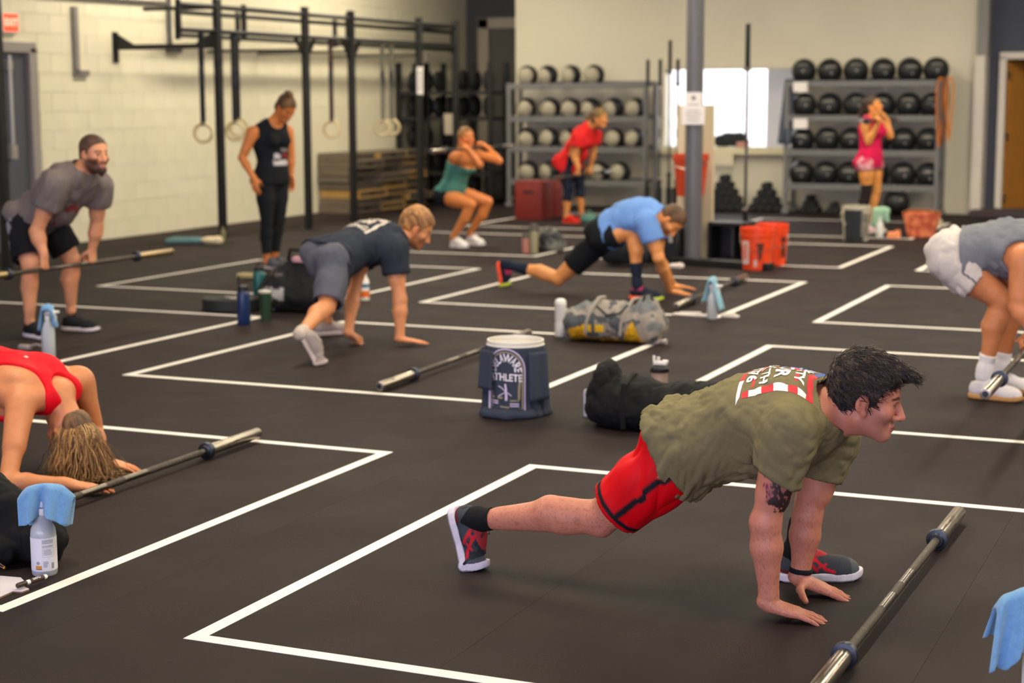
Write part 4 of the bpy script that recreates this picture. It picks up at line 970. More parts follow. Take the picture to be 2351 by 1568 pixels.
# black duffel behind the main man
p0, p1 = G(1325, 984), G(1545, 1018); c = (p0+p1)/2; ang = math.atan2(p1[1]-p0[1], p1[0]-p0[0])
s = empty('duffel_bag', (c[0]+.14, c[1]+.22, 0), 'large black duffel on the floor behind the man in olive shirt', 'bag', rz=ang+.25)
solid('bag_body', [ec((-.30, 0, .10), (.42, 0, .10), .16, .11, .16, .10, (0, 1, 0), .05), el((-.31, 0, .19), (.065, .14, .125), None, .03), el((-.16, 0, .15), (.12, .16, .10)), el((.2, 0, .135), (.28, .16, .11))], .009, mat('black nylon', '#0d0e0f', .85, vary=.1, bump=.1, bscale=300, spec=.25), k=.05, clips=[((0, 0, .004), (0, 0, -1))], disp=lambda v: crease(v, (9, 8, 11), .020)+crease(v, (26, 22, 34), .007, 2), parent=s)
MB().tube([(-.16, -.165, .02), (-.165, -.17, .12), (-.17, -.13, .22), (-.17, -.02, .255), (-.17, .1, .22)], .014, 6).build('strap', mat('black webbing', '#0a0b0c', .8, spec=.25), s); MB().tube([(.15, -.165, .02), (.155, -.165, .12), (.16, -.12, .20), (.16, 0, .235)], .014, 6).build('strap', mat('black webbing', '#0a0b0c', .8, spec=.25), s)
MB().tube([(.40, -.10, .20), (.44, -.12, .25), (.48, -.06, .255), (.46, 0, .20)], .014, 6).box((.445, -.08, .245), (.09, .05, .035), bev=.008).build('end_handle', mat('black webbing', '#0a0b0c', .8, spec=.25), s); MB().box((.44, -.11, .262), (.03, .012, .012)).build('zip_pull', mat('pale pink tab', '#c2a49c', .6), s)
p = G(1328, 962); s = MB().box((0, 0, .07), (.035, .10, .14), bev=.012, seg=2).build('towel_roll', mat('pale grey towel', '#a8a6b0', .9)); s.location = (p[0]+.02, p[1]+.1, 0); tag(s, 'pale grey folded towel against the left end of the black duffel', 'towel')
# ------------------------------------------------------------------ bucket with a printed navy shirt
p = G(1154, 962); BK = V3(p[0], p[1]+.16, 0); yawb = math.atan2(BK[1], BK[0])-math.pi/2
s = bucket(BK, 'white bucket under a navy printed shirt in the middle of the floor', mat('white pail', '#d8d2c6', .45), .138, .375, yawb)
MB().lathe([(0, .350), (.128, .350), (.130, .354), (0, .356)], 32).build('liquid', mat('grey lid', '#b9b2a6', .35), s)
sh = empty('draped_shirt', BK, 'navy shirt with arched white and tan print draped around the bucket', 'shirt', rz=yawb)
n, mrows = 120, 26; vs = []
def shr(a, t):
    """radius and height of the shirt skirt at angle a, t=0 top .. 1 bottom"""
    side = abs(math.sin(a)); front = max(0, -math.cos(a+math.pi))
    fold = .006*math.sin(9*a+1.3)+.005*math.sin(17*a+.4)+.004*math.sin(29*a)
    r = .146+.004*t+fold*(.25+1.2*t)*(1-.75*max(0, math.cos(a))**2)+.006*(side**6)*t
    if t > .86: r += .014*((t-.86)/.14)**2
    return r
vv = []; ff = []
for j in range(mrows):
    t = j/(mrows-1)
    for i in range(n):
        a = 2*math.pi*i/n; r = shr(a, t); z = .350-.345*t
        vv.append((r*math.sin(a), -r*math.cos(a), max(z, .004)))
for j in range(mrows-1):
    for i in range(n):
        k2 = (i+1) % n; ff.append((j*n+i, (j+1)*n+i, (j+1)*n+k2, j*n+k2))
M_SHIRTN = mat('navy jersey', '#2c3342', .9, vary=.08, vscale=40, bump=.1, bscale=400)
o = link('shirt_body', mesh_np('shirt_body', vv, ff), M_SHIRTN, sh); md = o.modifiers.new('thickness', 'SOLIDIFY'); md.thickness = .003; md.offset = 1
solid('shirt_hem', [rc((-.14, -.11, .02), (-.05, -.165, .02), .026), rc((-.05, -.165, .02), (.07, -.145, .022), .026, .020), rc((.07, -.145, .02), (.14, -.06, .018), .018, .012), rc((-.14, -.11, .02), (-.15, -.04, .02), .024, .014)], .008, M_SHIRTN, k=.03, disp=lambda v: .012*fbm(v*22), clips=[((0, 0, .002), (0, 0, -1))], parent=sh)
for sg, z0, z1, a0 in ((-1, .335, .14, -1.12), (1, .33, .09, .82)):
    vv, ff = [], []
    for j in range(12):
        t = j/11
        for i in range(18):
            u = i/17; a = a0+(u-.5)*.85; r = .160+.014*t+.008*math.sin(u*9+sg)+.01*math.sin(math.pi*u)
            vv.append((r*math.sin(a), -r*math.cos(a), z0+(z1-z0)*t))
    for j in range(11):
        for i in range(17): ff.append((j*18+i, (j+1)*18+i, (j+1)*18+i+1, j*18+i+1))
    o = link('sleeve', mesh_np('sleeve', vv, ff), M_SHIRTN, sh); md = o.modifiers.new('thickness', 'SOLIDIFY'); md.thickness = .004; md.offset = 1
# print on the shirt front
PO = -.052                                             # arc offset of the print centre
def on_shirt(x, z, eps=.0025):
    x *= 1.18; z = .19+(z-.19)*1.10; a = (x+PO)/.153; t = (.350-z)/.345; r = shr(a, min(max(t, 0), 1))+.003+eps; return (r*math.sin(a), -r*math.cos(a), z)
def strip(b, pts, w):
    P = [Vector((x, z, 0)) for x, z in pts]; L_ = []
    for i in range(len(P)):
        t = (P[min(i+1, len(P)-1)]-P[max(i-1, 0)]).normalized(); nn = Vector((-t.y, t.x, 0)); L_.append((P[i]+nn*w/2, P[i]-nn*w/2))
    vs = [(b.bm.verts.new(on_shirt(q.x, q.y)), b.bm.verts.new(on_shirt(r_.x, r_.y))) for q, r_ in L_]
    for q, r_ in zip(vs[:-1], vs[1:]): b.bm.faces.new((q[0], q[1], r_[1], r_[0]))
def arch(R_, zc_, zb): return [(-R_, zb+(zc_-zb)*i/8) for i in range(9)]+[(R_*-math.cos(t), zc_+R_*1.15*math.sin(t)) for t in np.linspace(0, math.pi, 24)[1:-1]]+[(R_, zc_+(zb-zc_)*i/8) for i in range(9)]
def prt(name, m, fn):
    b = MB(); fn(b); me = bpy.data.meshes.new(name); b.bm.to_mesh(me); b.bm.free(); return link(name, me, m, sh)
LAV, TAN = mat('lavender ink', '#c3b3cf', .7), mat('tan ink', '#8f8468', .7); WHT = mat('white ink', '#ded8e2', .7)
prt('arch_line', LAV, lambda b: strip(b, arch(.083, .235, .055), .006)); prt('arch_line', TAN, lambda b: strip(b, arch(.073, .233, .062), .006))
def pr2(b):
    for z in (.098, .088): strip(b, [(-.066, z), (-.04, z), (-.03, z-.001)], .005); strip(b, [(.02, z-.012), (.05, z-.012), (.058, z-.012)], .005)
    strip(b, [(-.083, .055), (-.04, .055), (0, .053)], .005); strip(b, [(.0, .046), (.03, .046), (.05, .046)], .005)
    strip(b, [(0, .175), (.003, .15), (.003, .13)], .008); strip(b, [(.004, .13), (.004, .115), (.004, .10)], .010); strip(b, [(.003, .14), (-.02, .158), (-.03, .165)], .004); strip(b, [(.003, .14), (-.02, .125), (-.03, .118)], .004); strip(b, [(.003, .14), (.02, .128), (.026, .122)], .004)
prt('emblem', LAV, pr2)
def pr3(b):
    strip(b, [(-.066, .195), (-.062, .15), (-.062, .115)], .008); strip(b, [(.062, .195), (.058, .15), (.058, .105)], .010); strip(b, [(-.062, .075), (0, .07), (.062, .066)], .006); strip(b, [(-.062, .115), (-.03, .112), (-.012, .112)], .008); strip(b, [(.02, .10), (.04, .10), (.058, .10)], .006)
prt('emblem_frame', TAN, pr3)
def letters(body, size, place, m, name='lettering'):
    me = text_mesh(body, size, 0, bold=size*.02); bm = bmesh.new(); bm.from_mesh(me)
    bmesh.ops.triangulate(bm, faces=bm.faces)
    for v in bm.verts: v.co = place(v.co.x, v.co.y)
    bm.to_mesh(me); bm.free(); return link(name, me, m, sh)
wd2 = .24
def arc_place(x, y):
    t = x/.062*1.0; R_ = .054+y; return on_shirt(R_*math.sin(t), .228+1.15*R_*math.cos(t))
letters('DELAWARE', .040, lambda x, y: arc_place(x*.93, y*1.1), WHT)
letters('ATHLETE', .036, lambda x, y: on_shirt(x*.98, .203+y*1.25-.05*x), WHT)
# ------------------------------------------------------------------ spray bottles and blue towels
M_FROST = mat('frosted bottle plastic', '#c9ced3', .28, vary=.03, trans=.25)
M_LABEL = mat('white bottle label', '#dcdce0', .5)
M_TOWEL = mat('sky blue microfibre', '#6fa3cf', .95, vary=.10, vscale=60, bump=.5, bscale=420, sheen=.3)
def spray(loc, label, rz, printed=True, r=.0415, h=.175):
    s = empty('spray_bottle', loc, label, 'bottle', 'spray bottles on the gym floor', rz=rz)
    MB().lathe([(0, .0), (r*.93, 0), (r, .006), (r, h*.80), (r*.96, h*.88), (r*.70, h*1.02), (r*.42, h*1.12), (r*.36, h*1.2), (0, h*1.2)], 36).build('body', M_FROST, s)
    b = MB(); b.lathe([(.0165, h*1.16), (.0175, h*1.16), (.0175, h*1.28), (.0165, h*1.28)], 20); b.box((.012, 0, h*1.36), (.075, .022, .03), bev=.006); b.box((.056, 0, h*1.38), (.03, .015, .016), bev=.003)
    b.tube([(.042, 0, h*1.32), (.05, 0, h*1.22), (.043, 0, h*1.13), (.047, 0, h*1.07)], .0055, 6); b.build('trigger_head', M_WHITE, s)
    if printed:
        lb = MB().lathe([(r+.0004, .018), (r+.0010, .018), (r+.0010, h*.74), (r+.0004, h*.74)], 36).build('label', M_LABEL, s)
        b = MB(); q = random.Random(4); R_ = r+.0016
        def pt(a0, a1, z0, z1):
            n = max(1, int((a1-a0)/.004))
            for i in range(n):
                u, w = a0+(a1-a0)*i/n, a0+(a1-a0)*(i+1)/n; wrap(b, R_, [(u, z0), (w, z0), (w, z1), (u, z1)])
        for i in range(4): pt(-.010, .030-q.uniform(0, .006), .122-i*.0035, .1235-i*.0035)
        for i in range(2): pt(-.010, .030-q.uniform(0, .01), .103-i*.0035, .1045-i*.0035)
        for i in range(6): pt(-.006, .026-q.uniform(0, .008), .090-i*.0034, .0912-i*.0034)
        for z in (.0955, .066): pt(-.010, .030, z, z+.0006)
        pt(-.010, -.0094, .066, .0955); pt(.0295, .0300, .066, .0955)
        for i in range(6): pt(-.008, .010-q.uniform(0, .005), .050-i*.0034, .0514-i*.0034)
        for i in range(6): pt(.020+i*.0016, .0208+i*.0016, .026, .046)
        me = bpy.data.meshes.new('label_text'); b.bm.to_mesh(me); b.bm.free(); link('label_text', me, mat('label ink', '#6d7078', .6), lb)
        b = MB(); pt(-.034, -.013, .027, .038); me = bpy.data.meshes.new('orange_bar'); b.bm.to_mesh(me); b.bm.free(); link('orange_bar', me, mat('amber label', '#d98a1c', .5), lb)
        b = MB(); pt(-.034, -.013, .0245, .0268); me = bpy.data.meshes.new('dark_bar'); b.bm.to_mesh(me); b.bm.free(); link('dark_bar', me, mat('dark label', '#2c3038', .5), lb)
        b = MB()
        for (r0, r1) in ((.0036, .0054), (0.0, .0020)):
            for i in range(16):
                t0, t1 = 2*math.pi*i/16, 2*math.pi*(i+1)/16; cx, cz = -.0255, .0465
                q4 = [(cx+r0*math.cos(t0), cz+r0*math.sin(t0)), (cx+r1*math.cos(t0), cz+r1*math.sin(t0)), (cx+r1*math.cos(t1), cz+r1*math.sin(t1)), (cx+r0*math.cos(t1), cz+r0*math.sin(t1))]
                wrap(b, R_, q4 if r0 > 0 else q4[1:3]+[q4[0]])
        me = bpy.data.meshes.new('round_mark'); b.bm.to_mesh(me); b.bm.free(); link('round_mark', me, mat('green mark', '#2f6a4c', .5), lb)
    return s
def towel(label, loc, rz, half=.085, drop=(.10, .12), gap=.018, seed=0, m=None, slope=0.0, lobes=.012, splay=.35, shear=0.0, flare=0.0, hump=0.0, skew=0.0):
    """cloth hung over a horizontal ridge along local x; local -y is the front"""
    q = np.random.RandomState(seed); nu, nv = 40, 48; vv = []; ph = q.rand(6)*6.28
    for j in range(nv):
        v = -1+2*j/(nv-1); sd = 1 if v > 0 else -1; a = abs(v); L_ = drop[0] if v < 0 else drop[1]
        for i in range(nu):
            u = -1+2*i/(nu-1)
            arc = a*L_; bend = gap*1.5
            if arc < bend: th = arc/bend*math.pi/2; y = gap*math.sin(th); z = -gap*(1-math.cos(th))
            else: y = gap+(arc-bend)*splay; z = -gap-(arc-bend)*math.sqrt(max(0, 1-splay**2))
            x = u*half*(1+flare*a)+shear*arc*sd+skew*arc
            fold = lobes*(.3+a)*(math.sin(u*5+ph[0]+sd)+.6*math.sin(u*9+ph[1]+2*sd))
            y = y+fold; zz = z+slope*u*half+hump*(1-u*u)-.012*max(0, abs(u)-.55)**2*12*(1-a)-.010*math.sin(u*4+ph[2])*a
            vv.append((x, sd*y, zz))
    ff = [(j*nu+i, j*nu+i+1, (j+1)*nu+i+1, (j+1)*nu+i) for j in range(nv-1) for i in range(nu-1)]
    me = mesh_np('towel', vv, ff); o = link('towel', me, m or M_TOWEL); o.location = loc; o.rotation_euler = (0, 0, rz)
    md = o.modifiers.new('thickness', 'SOLIDIFY'); md.thickness = .0035; md.offset = 0
    return tag(o, label, 'towel', 'blue towels on spray bottles')
view = lambda P: math.atan2(P[1], P[0])-math.pi/2       # yaw that turns local -y to the camera
p = G(85, 1324); P0 = V3(p[0]+.0, p[1]+.04, 0)
spray(P0, 'labelled spray bottle at the left edge under a sky blue towel', view(P0)+.1)
towel('sky blue towel draped over the spray bottle at the left edge', P0+V3(.022, .0, .290), view(P0)-.25, .092, (.120, .135), .022, 21, lobes=.020, splay=.16, flare=-.16, skew=-.06, hump=.016)
p = G(103, 822); P0 = V3(p[0], p[1]+.04, 0)
spray(P0, 'spray bottle standing by the near foot of the bearded man', view(P0), False, .040, .20)
towel('blue towel arched over the spray bottle by the bearded man', P0+V3(.0, 0, .325), view(P0)+1.35, .05, (.15, .17), .030, 5, lobes=.008, splay=.16)
p = G(78, 806); s = MB().box((0, 0, .02), (.09, .04, .035), bev=.01).tube([(.04, 0, .03), (.10, -.01, .045), (.16, 0, .03)], .008, 6).build('trigger_sprayer', mat('clear pinkish plastic', '#9a8f8a', .3)); s.location = (p[0]-.07, p[1]+.0, 0); tag(s, 'loose clear sprayer head lying left of the spray bottle', 'sprayer')
p = G(1632, 733); P0 = V3(p[0], p[1]+.03, 0)
spray(P0, 'clear spray bottle on the tape corner near the lunging man in blue', view(P0), False, .036, .17)
towel('pale blue towel hung in an inverted V on the tape corner bottle', P0+V3(0, 0, .30), view(P0)+1.2, .045, (.24, .19), .016, 8, mat('pale blue microfibre', '#8fbccb', .95, bump=.4, bscale=420), lobes=.006, splay=.26)
for (px, py, w_, lab, c) in ((1585, 727, .26, 'white marker tray lying along the tape near the pale blue towel', '#d9cfc8'), (1676, 730, .13, 'crumpled white paper on the tape right of the pale blue towel', '#d5cbc2')):
    p = G(px, py); s = MB().box((0, 0, .012), (w_, .06, .022), bev=.008).cyl((-w_*.3, 0, .02), (w_*.3, .0, .028), .012, n=10).build('marker_tray' if w_ > .2 else 'paper_ball', mat(lab[:8]+'m', c, .7)); s.location = p; s.rotation_euler = (0, 0, -.05); tag(s, lab, 'tray' if w_ > .2 else 'paper')
p = G(2352, 1600); P0 = V3(p[0]+.035, p[1]+.02, 0)
spray(P0, 'white spray bottle cut by the lower right edge of the picture', view(P0), True, .045, .19)
towel('light blue towel hanging at the lower right edge', P0+V3(-.055, -.01, .285), view(P0)+.35, .065, (.20, .14), .022, 12, lobes=.009, splay=.22, flare=-.25, skew=-.25, slope=.35)
# marker, board and bag at the left edge
p = G(88, 1336, .012); q = G(58, 1346, .012)
s = empty('marker_pen', tuple((p+q)/2+V3(0, 0, .010)), 'white dry-erase marker with brown cap lying on the board edge', 'marker'); d = nrm(p-q); s.rotation_euler = Vector(d).to_track_quat('X', 'Z').to_euler()
MB().lathe([(0, -.030), (.0075, -.030), (.008, -.026), (.008, .060), (.007, .064), (0, .065)], 20, M=Matrix.Rotation(math.pi/2, 4, 'Y')).build('barrel', M_WHITE, s)
MB().lathe([(0, -.062), (.0078, -.062), (.0088, -.058), (.0088, -.026), (.008, -.024), (0, -.024)], 20, M=Matrix.Rotation(math.pi/2, 4, 'Y')).build('cap', mat('dark brown cap', '#2e1a16', .35), s)
MB().lathe([(.0081, -.010), (.0084, -.010), (.0084, .050), (.0081, .050)], 20, M=Matrix.Rotation(math.pi/2, 4, 'Y')).build('band', mat('brown band', '#3a2420', .5), s)
me = text_mesh('EXPO', .0115, 0, bold=.0003); bm = bmesh.new(); bm.from_mesh(me); bmesh.ops.triangulate(bm, faces=bm.faces)
for v in bm.verts:
    a = v.co.y/.0087-.55; v.co = (v.co.x*1.15+.018, .0087*math.sin(a), .0087*math.cos(a))
bm.to_mesh(me); bm.free(); link('lettering', me, M_WHITE, s)
pts = [G(x, y)[:2] for x, y in ((-60, 1322), (48, 1331), (62, 1345), (52, 1350), (67, 1357), (50, 1363), (30, 1362), (-10, 1380), (-60, 1400))]; c = np.mean(pts, 0)
b = MB(); b.prism([tuple(q-c) for q in pts], .001, .008); s = b.build('white_board', mat('white board', '#d9d2dc', .35), smooth=None); s.location = (c[0], c[1], 0); tag(s, 'thin white board lying on the floor at the left edge', 'board')
b = MB(); b.prism([tuple((q-c)*1.004) for q in pts], .0005, .006); b.build('backing', mat('brown fibreboard', '#7b5c40', .8), s, smooth=None)
p = G(40, 1312); s = empty('black_backpack', (p[0]-.10, p[1]+.115, 0), 'black backpack slumped at the left edge behind the spray bottle', 'bag')
solid('bag_body', [rc((-.28, 0, .09), (.10, .02, .075), .10, .075), el((-.13, .02, .17), (.16, .10, .10)), el((.12, -.0, .085), (.075, .085, .085), None, .02), el((-.04, -.075, .05), (.10, .06, .055), None, .015), el((-.20, -.06, .10), (.09, .06, .07), None, .015), el((-.15, .03, .24), (.09, .06, .05))], .0075, mat('black pack cloth', '#0d0e0f', .85, vary=.15, bump=.1, bscale=300, spec=.25), k=.03, clips=[((0, 0, .003), (0, 0, -1))], disp=lambda v: crease(v, (15, 12, 9), .016)+crease(v, (34, 30, 26), .006, 4), parent=s)
MB().tube([(-.20, -.12, .17), (-.05, -.16, .12), (.03, -.155, .05), (.06, -.13, .015)], .0022, 6).build('drawcord', mat('rose cord', '#8a5f58', .6), s); MB().tube([(-.20, -.125, .15), (-.07, -.165, .10), (.0, -.165, .05), (.06, -.135, .012)], .0022, 6).build('drawcord', mat('rose cord', '#8a5f58', .6), s); MB().sph((.06, -.132, .012), .006, 8).build('cord_lock', mat('brass', '#b9872c', .35, 1.0), s)
MB().sph((.0, -.115, .185), .006, 8).build('stud', M_STEEL, s); MB().tube([(-.24, -.02, .25), (-.18, -.05, .285), (-.12, -.06, .285), (-.06, -.05, .25)], .013, 8).build('strap', mat('slate webbing', '#2b333e', .8), s)
# ------------------------------------------------------------------ people
def skinmat(): return mat('skin', '#c98a68', .48, attr=True, vary=.07, vscale=38, bump=.10, bscale=160, sss=.12, spec=.4)
M_SKIN = skinmat()
M_HAIRA = mat('hair', '#3a2a20', .45, attr=True, vary=.35, vscale=160, stretch=(1, 1, .12), bump=.6, bscale=420, spec=.5)
M_CLOTH = M_VCOL
def Rrows(f, u):
    """rows x(right), y(fwd), z(up)"""
    f = nrm(f); u = np.asarray(u, float); u = nrm(u-f*(u@f)); return np.stack([np.cross(f, u), f, u])
def xf(R, o, p): return np.asarray(o)+np.asarray(p, float)@R
def head_prims(R, o, s=1.0, female=False, neck=None, nr=None):
    P = []; W = lambda x, y, z: xf(R, o, np.array([x, y, z])*s)
    E = lambda c, r, k=None, Q=None: P.append(el(W(*c), np.array(r)*s, R if Q is None else Q@R, k))
    C_ = lambda a, b, ra, rb=None, k=None: P.append(rc(W(*a), W(*b), ra*s, (ra if rb is None else rb)*s, k))
    j = .92 if female else 1.0
    E((0, -.018, .038), (.074, .094, .083)); E((0, .028, .030), (.066, .060, .072), .03); E((0, .032, -.035), (.058*j, .058, .075), .03)
    for sg in (-1, 1):
        C_((sg*.052*j, -.004, -.058), (sg*.016*j, .070, -.096), .020*j, .018*j, .03)
        E((sg*.043, .062, -.026), (.021, .020, .020), .025)
        E((sg*.0125, .098, -.038), (.0085, .011, .0085), .006)
    C_((-.009, .076, -.096), (.009, .076, -.096), .0155*j, None, .02)
    C_((-.030, .080, .021), (.030, .080, .021), .0085*j, None, .018)
    C_((0, .088, .012), (0, .112, -.030), .0075, .0115, .012)
    E((0, .113, -.034), (.0105, .0105, .0095), .006)
    E((0, .089, -.063), (.021, .0095, .0055), .006); E((0, .088, -.0735), (.018, .0095, .0062), .006)
    C_((0, .078, -.068), (0, .086, -.068), .016, .010, .02)
    for sg in (-1, 1):
        P.append(el(W(sg*.031, .094, .003), np.array((.0145, .012, .0085))*s, R, -.010))
        E((sg*.031, .0755, .002), (.0118, .0118, .0118), .002)
        a = math.radians(18)*sg; Q = np.array([[math.cos(a), math.sin(a), 0], [-math.sin(a), math.cos(a), 0], [0, 0, 1]])
        E((sg*.076, -.010, -.008), (.0085, .018, .028), .008, Q); P.append(el(W(sg*.0865, -.004, -.006), np.array((.007, .011, .019))*s, R, -.006))
        E((sg*.073, .004, -.036), (.007, .009, .012), .008)
    if neck is not None:
        nr = nr or (.050 if female else .060)
        P.append(rc(W(0, -.028, -.035), neck, nr*.98, nr*1.06, .035)); P.append(rc(W(0, -.02, -.07), neck*.5+W(0, 0, -.09)*.5, nr*.85, nr*.9, .03))
    return P
def head_color(v, R, o, s, skin, brow, lip, beard=None, iris='#3b2a1e', blush=.0):
    q = (v-o)@R.T/s; x, y, z = q[:, 0], q[:, 1], q[:, 2]; ax = np.abs(x); c = np.tile(lin(skin), (len(v), 1)).astype(float)
    sm = lambda a, b, t: np.clip((t-a)/(b-a), 0, 1)
    def mix(mk, colr): nonlocal c; c = c*(1-mk[:, None])+np.array(lin(colr))[None]*mk[:, None]
    red = np.clip(1-((ax-.043)**2+(z+.03)**2)/.0006, 0, 1)*(y > .03)*.35+np.clip(1-(x**2+(z+.034)**2+(y-.11)**2)/.0005, 0, 1)*.4
    c = c*(1-red[:, None])+c*np.array([1.08, .78, .74])[None]*red[:, None]
    ear = np.clip((ax-.074)/.004, 0, 1)*(np.abs(z+.008) < .045)*(np.abs(y+.01) < .03)*.4; c = c*(1-ear[:, None])+c*np.array([1.05, .75, .7])*ear[:, None]
    if beard:
        m = sm(-.012, -.034, z-.10*np.clip(y-.05, 0, .1))*sm(-.02, .012, y)*sm(.118, .104, y); ja = sm(-.035, -.055, z)*sm(-.03, .03, y); m = np.maximum(m*(np.maximum(ax*1.0, 0) > .034-(z < -.052)*.05), ja*.9)
        m = m*(1-((np.abs(z+.068) < .011)*(ax < .022)*(y > .08)))
        mix(np.clip(m, 0, 1)*beard[1], beard[0])
    bz = .0225+.006*np.exp(-((ax-.034)/.012)**2)-.18*np.clip(ax-.040, 0, 1); m = np.clip((.0050-.05*np.clip(ax-.03, 0, .05)-np.abs(z-bz))/.003+.5, 0, 1)*np.clip((ax-.009)/.004, 0, 1)*np.clip((.054-ax)/.006, 0, 1)*(y > .05)
    mix(m*.9, brow)
    m = ((np.abs(z+.0632) < .0048)|(np.abs(z+.0735) < .0058))*(ax < .021)*(y > .080); mix(m*.75, lip)
    m = (np.abs(z+.0684) < .0014)*(ax < .020)*(y > .080); mix(m*.85, '#3a1614')
    e = ((ax-.031)**2+(y-.0755)**2+(z-.002)**2) < .0126**2; eye = e*(np.abs(z-.0015) < .0040)*(y > .078)
    mix(eye*.8, '#8f8078'); mix((eye & (((ax-.031)**2+(z-.002)**2) < .0078**2))*1.0, iris)
    lash = e*(np.abs(z-.0062) < .0018)*(y > .077); mix(lash*.85, '#241813')
    m = (((ax-.0125)**2+(z+.043)**2) < .004**2)*(y > .098); mix(m*.8, '#4a2018')
    return c
def hairline(y, kind):
    if kind == 'long': return np.interp(y, [-.12, -.05, -.01, .02, .05, .075, .10], [-.10, -.09, -.03, .00, .035, .062, .075])
    return np.interp(y, [-.12, -.085, -.05, -.03, -.018, .004, .012, .026, .036, .05, .075, .10], [-.075, -.070, -.052, -.040, .018, .026, -.018, -.010, .030, .046, .068, .080])
def hair_mesh(name, R, o, s, h, thick, colr, col2, kind='short', extra=(), amp=.006, freq=70, root=None, flow=(0, .5, -1), top=1.0, m=None):
    W = lambda x, y, z: xf(R, o, np.array([x, y, z])*s)
    t = thick
    P = [el(W(0, -.018, .038), np.array((.074+t*.75, .094+t*.8, .083+t*top))*s, R), el(W(0, .026, .034), np.array((.066+t*.6, .060+t*.4, .070+t*top))*s, R, .02*s)]
    if kind != 'long': P.append(el(W(0, -.055, -.02), np.array((.062+t*.4, .050+t*.5, .055))*s, R, .02*s))
    else: P.append(el(W(0, -.055, -.03), np.array((.066+t*.6, .054+t*.6, .075))*s, R, .02*s))
    for e in extra:
        if e[0] == 'rc': P.append(rc(W(*e[1]), W(*e[2]), e[3]*s, e[4]*s, .015*s))
        else: P.append(el(W(*e[1]), np.array(e[2])*s, R, .015*s))
    F = Field(P, h, 0, .01)
    def cf(X, Y, Z):
        q = [((X-o[0])*R[i, 0]+(Y-o[1])*R[i, 1]+(Z-o[2])*R[i, 2])/s for i in range(3)]
        e = hairline(q[1], kind)-q[2]
        sgn = np.where((np.abs(q[0]) < .045) & (q[1] > .055), e*1.0, e)
        return sgn*s*.8-(q[1] > .095)*0.02-(q[2] > .075)*.02
    F.clipfun(cf)
    v, f = F.nets(); v = relax(v, f, 1); n = vnormals(v, f); q = (v-o)@R.T/s
    fl = nrm(flow); a = q-np.outer(q@fl, fl)*.86
    nz = fbm(a*freq, 2)*1.3+.5*fbm(a*freq*2.3+5, 2); v = v+n*(amp*s*nz)[:, None]
    mk = np.clip(.5+1.6*nz, 0, 1)[:, None]; c = np.array(lin(colr))*(1-mk)+np.array(lin(col2))*mk
    me = mesh_np(name, v-root.location if False else v-np.array(root.location), f, True, c); return link(name, me, m or M_HAIRA, root), (v, f)
def hand_prims(o, f, n, right, s=1.0, curl=(10, 12, 8), spread=1.0, thumb=(35, 20), curls=None, tcurl=0.0):
    """o wrist, f finger direction, n back of the hand, thumb side t"""
    f = nrm(f); n = nrm(np.asarray(n)-f*(np.asarray(n)@f)); t = np.cross(n, f)*(1 if right else -1)
    W = lambda a, b, c: o+(f*a+t*b+n*c)*s
    P = [ec(W(-.02, 0, 0), W(.02, 0, .0), .027*s, .019*s, .029*s, .016*s, t, .012)]
    base = [(.030, .088, .0105, (.045, .027, .021)), (.0095, .092, .0108, (.049, .031, .022)), (-.0105, .087, .0102, (.045, .029, .021)), (-.029, .078, .0090, (.035, .022, .019))]
    for i, (b, L, r, ph) in enumerate(base):
        cu = curls[i] if curls else curl
        P.append(rc(W(.008, b*.55, 0), W(L, b, 0), .0145*s, (r+.0015)*s, .014*s))
        an = math.radians((b-.0)*spread*320*.5); ang = 0; p = W(L, b, 0); d0 = f*math.cos(an)+t*math.sin(an)
        rr = r
        for L2, c in zip(ph, cu):
            ang += math.radians(c); d = d0*math.cos(ang)-n*math.sin(ang); q = p+d*L2*s; P.append(rc(p, q, rr*s, (rr-.0012)*s, .0045*s)); p = q; rr -= .0013
    P.append(el(W(.045, 0, -.004), np.array((.036, .042, .014))*s, np.stack([t, f, n]), .012*s))
    a0, a1 = math.radians(thumb[0]), math.radians(thumb[1]); b0 = W(.012, .020, -.006); dn = -math.sin(math.radians(tcurl))
    d1 = nrm(f*math.cos(a0+.35)+t*math.sin(a0+.35)+n*dn); p1 = b0+d1*.046*s; P.append(rc(b0, p1, .0165*s, .0125*s, .014*s))
    d2 = nrm(f*math.cos(a1+.2)+t*math.sin(a1+.2)+n*dn*1.2); p2 = p1+d2*.034*s; P.append(rc(p1, p2, .0122*s, .0108*s, .006*s))
    d3 = nrm(f*math.cos(a1)+t*math.sin(a1)+n*dn*1.4); p3 = p2+d3*.026*s; P.append(rc(p2, p3, .0108*s, .009*s, .004*s))
    return P
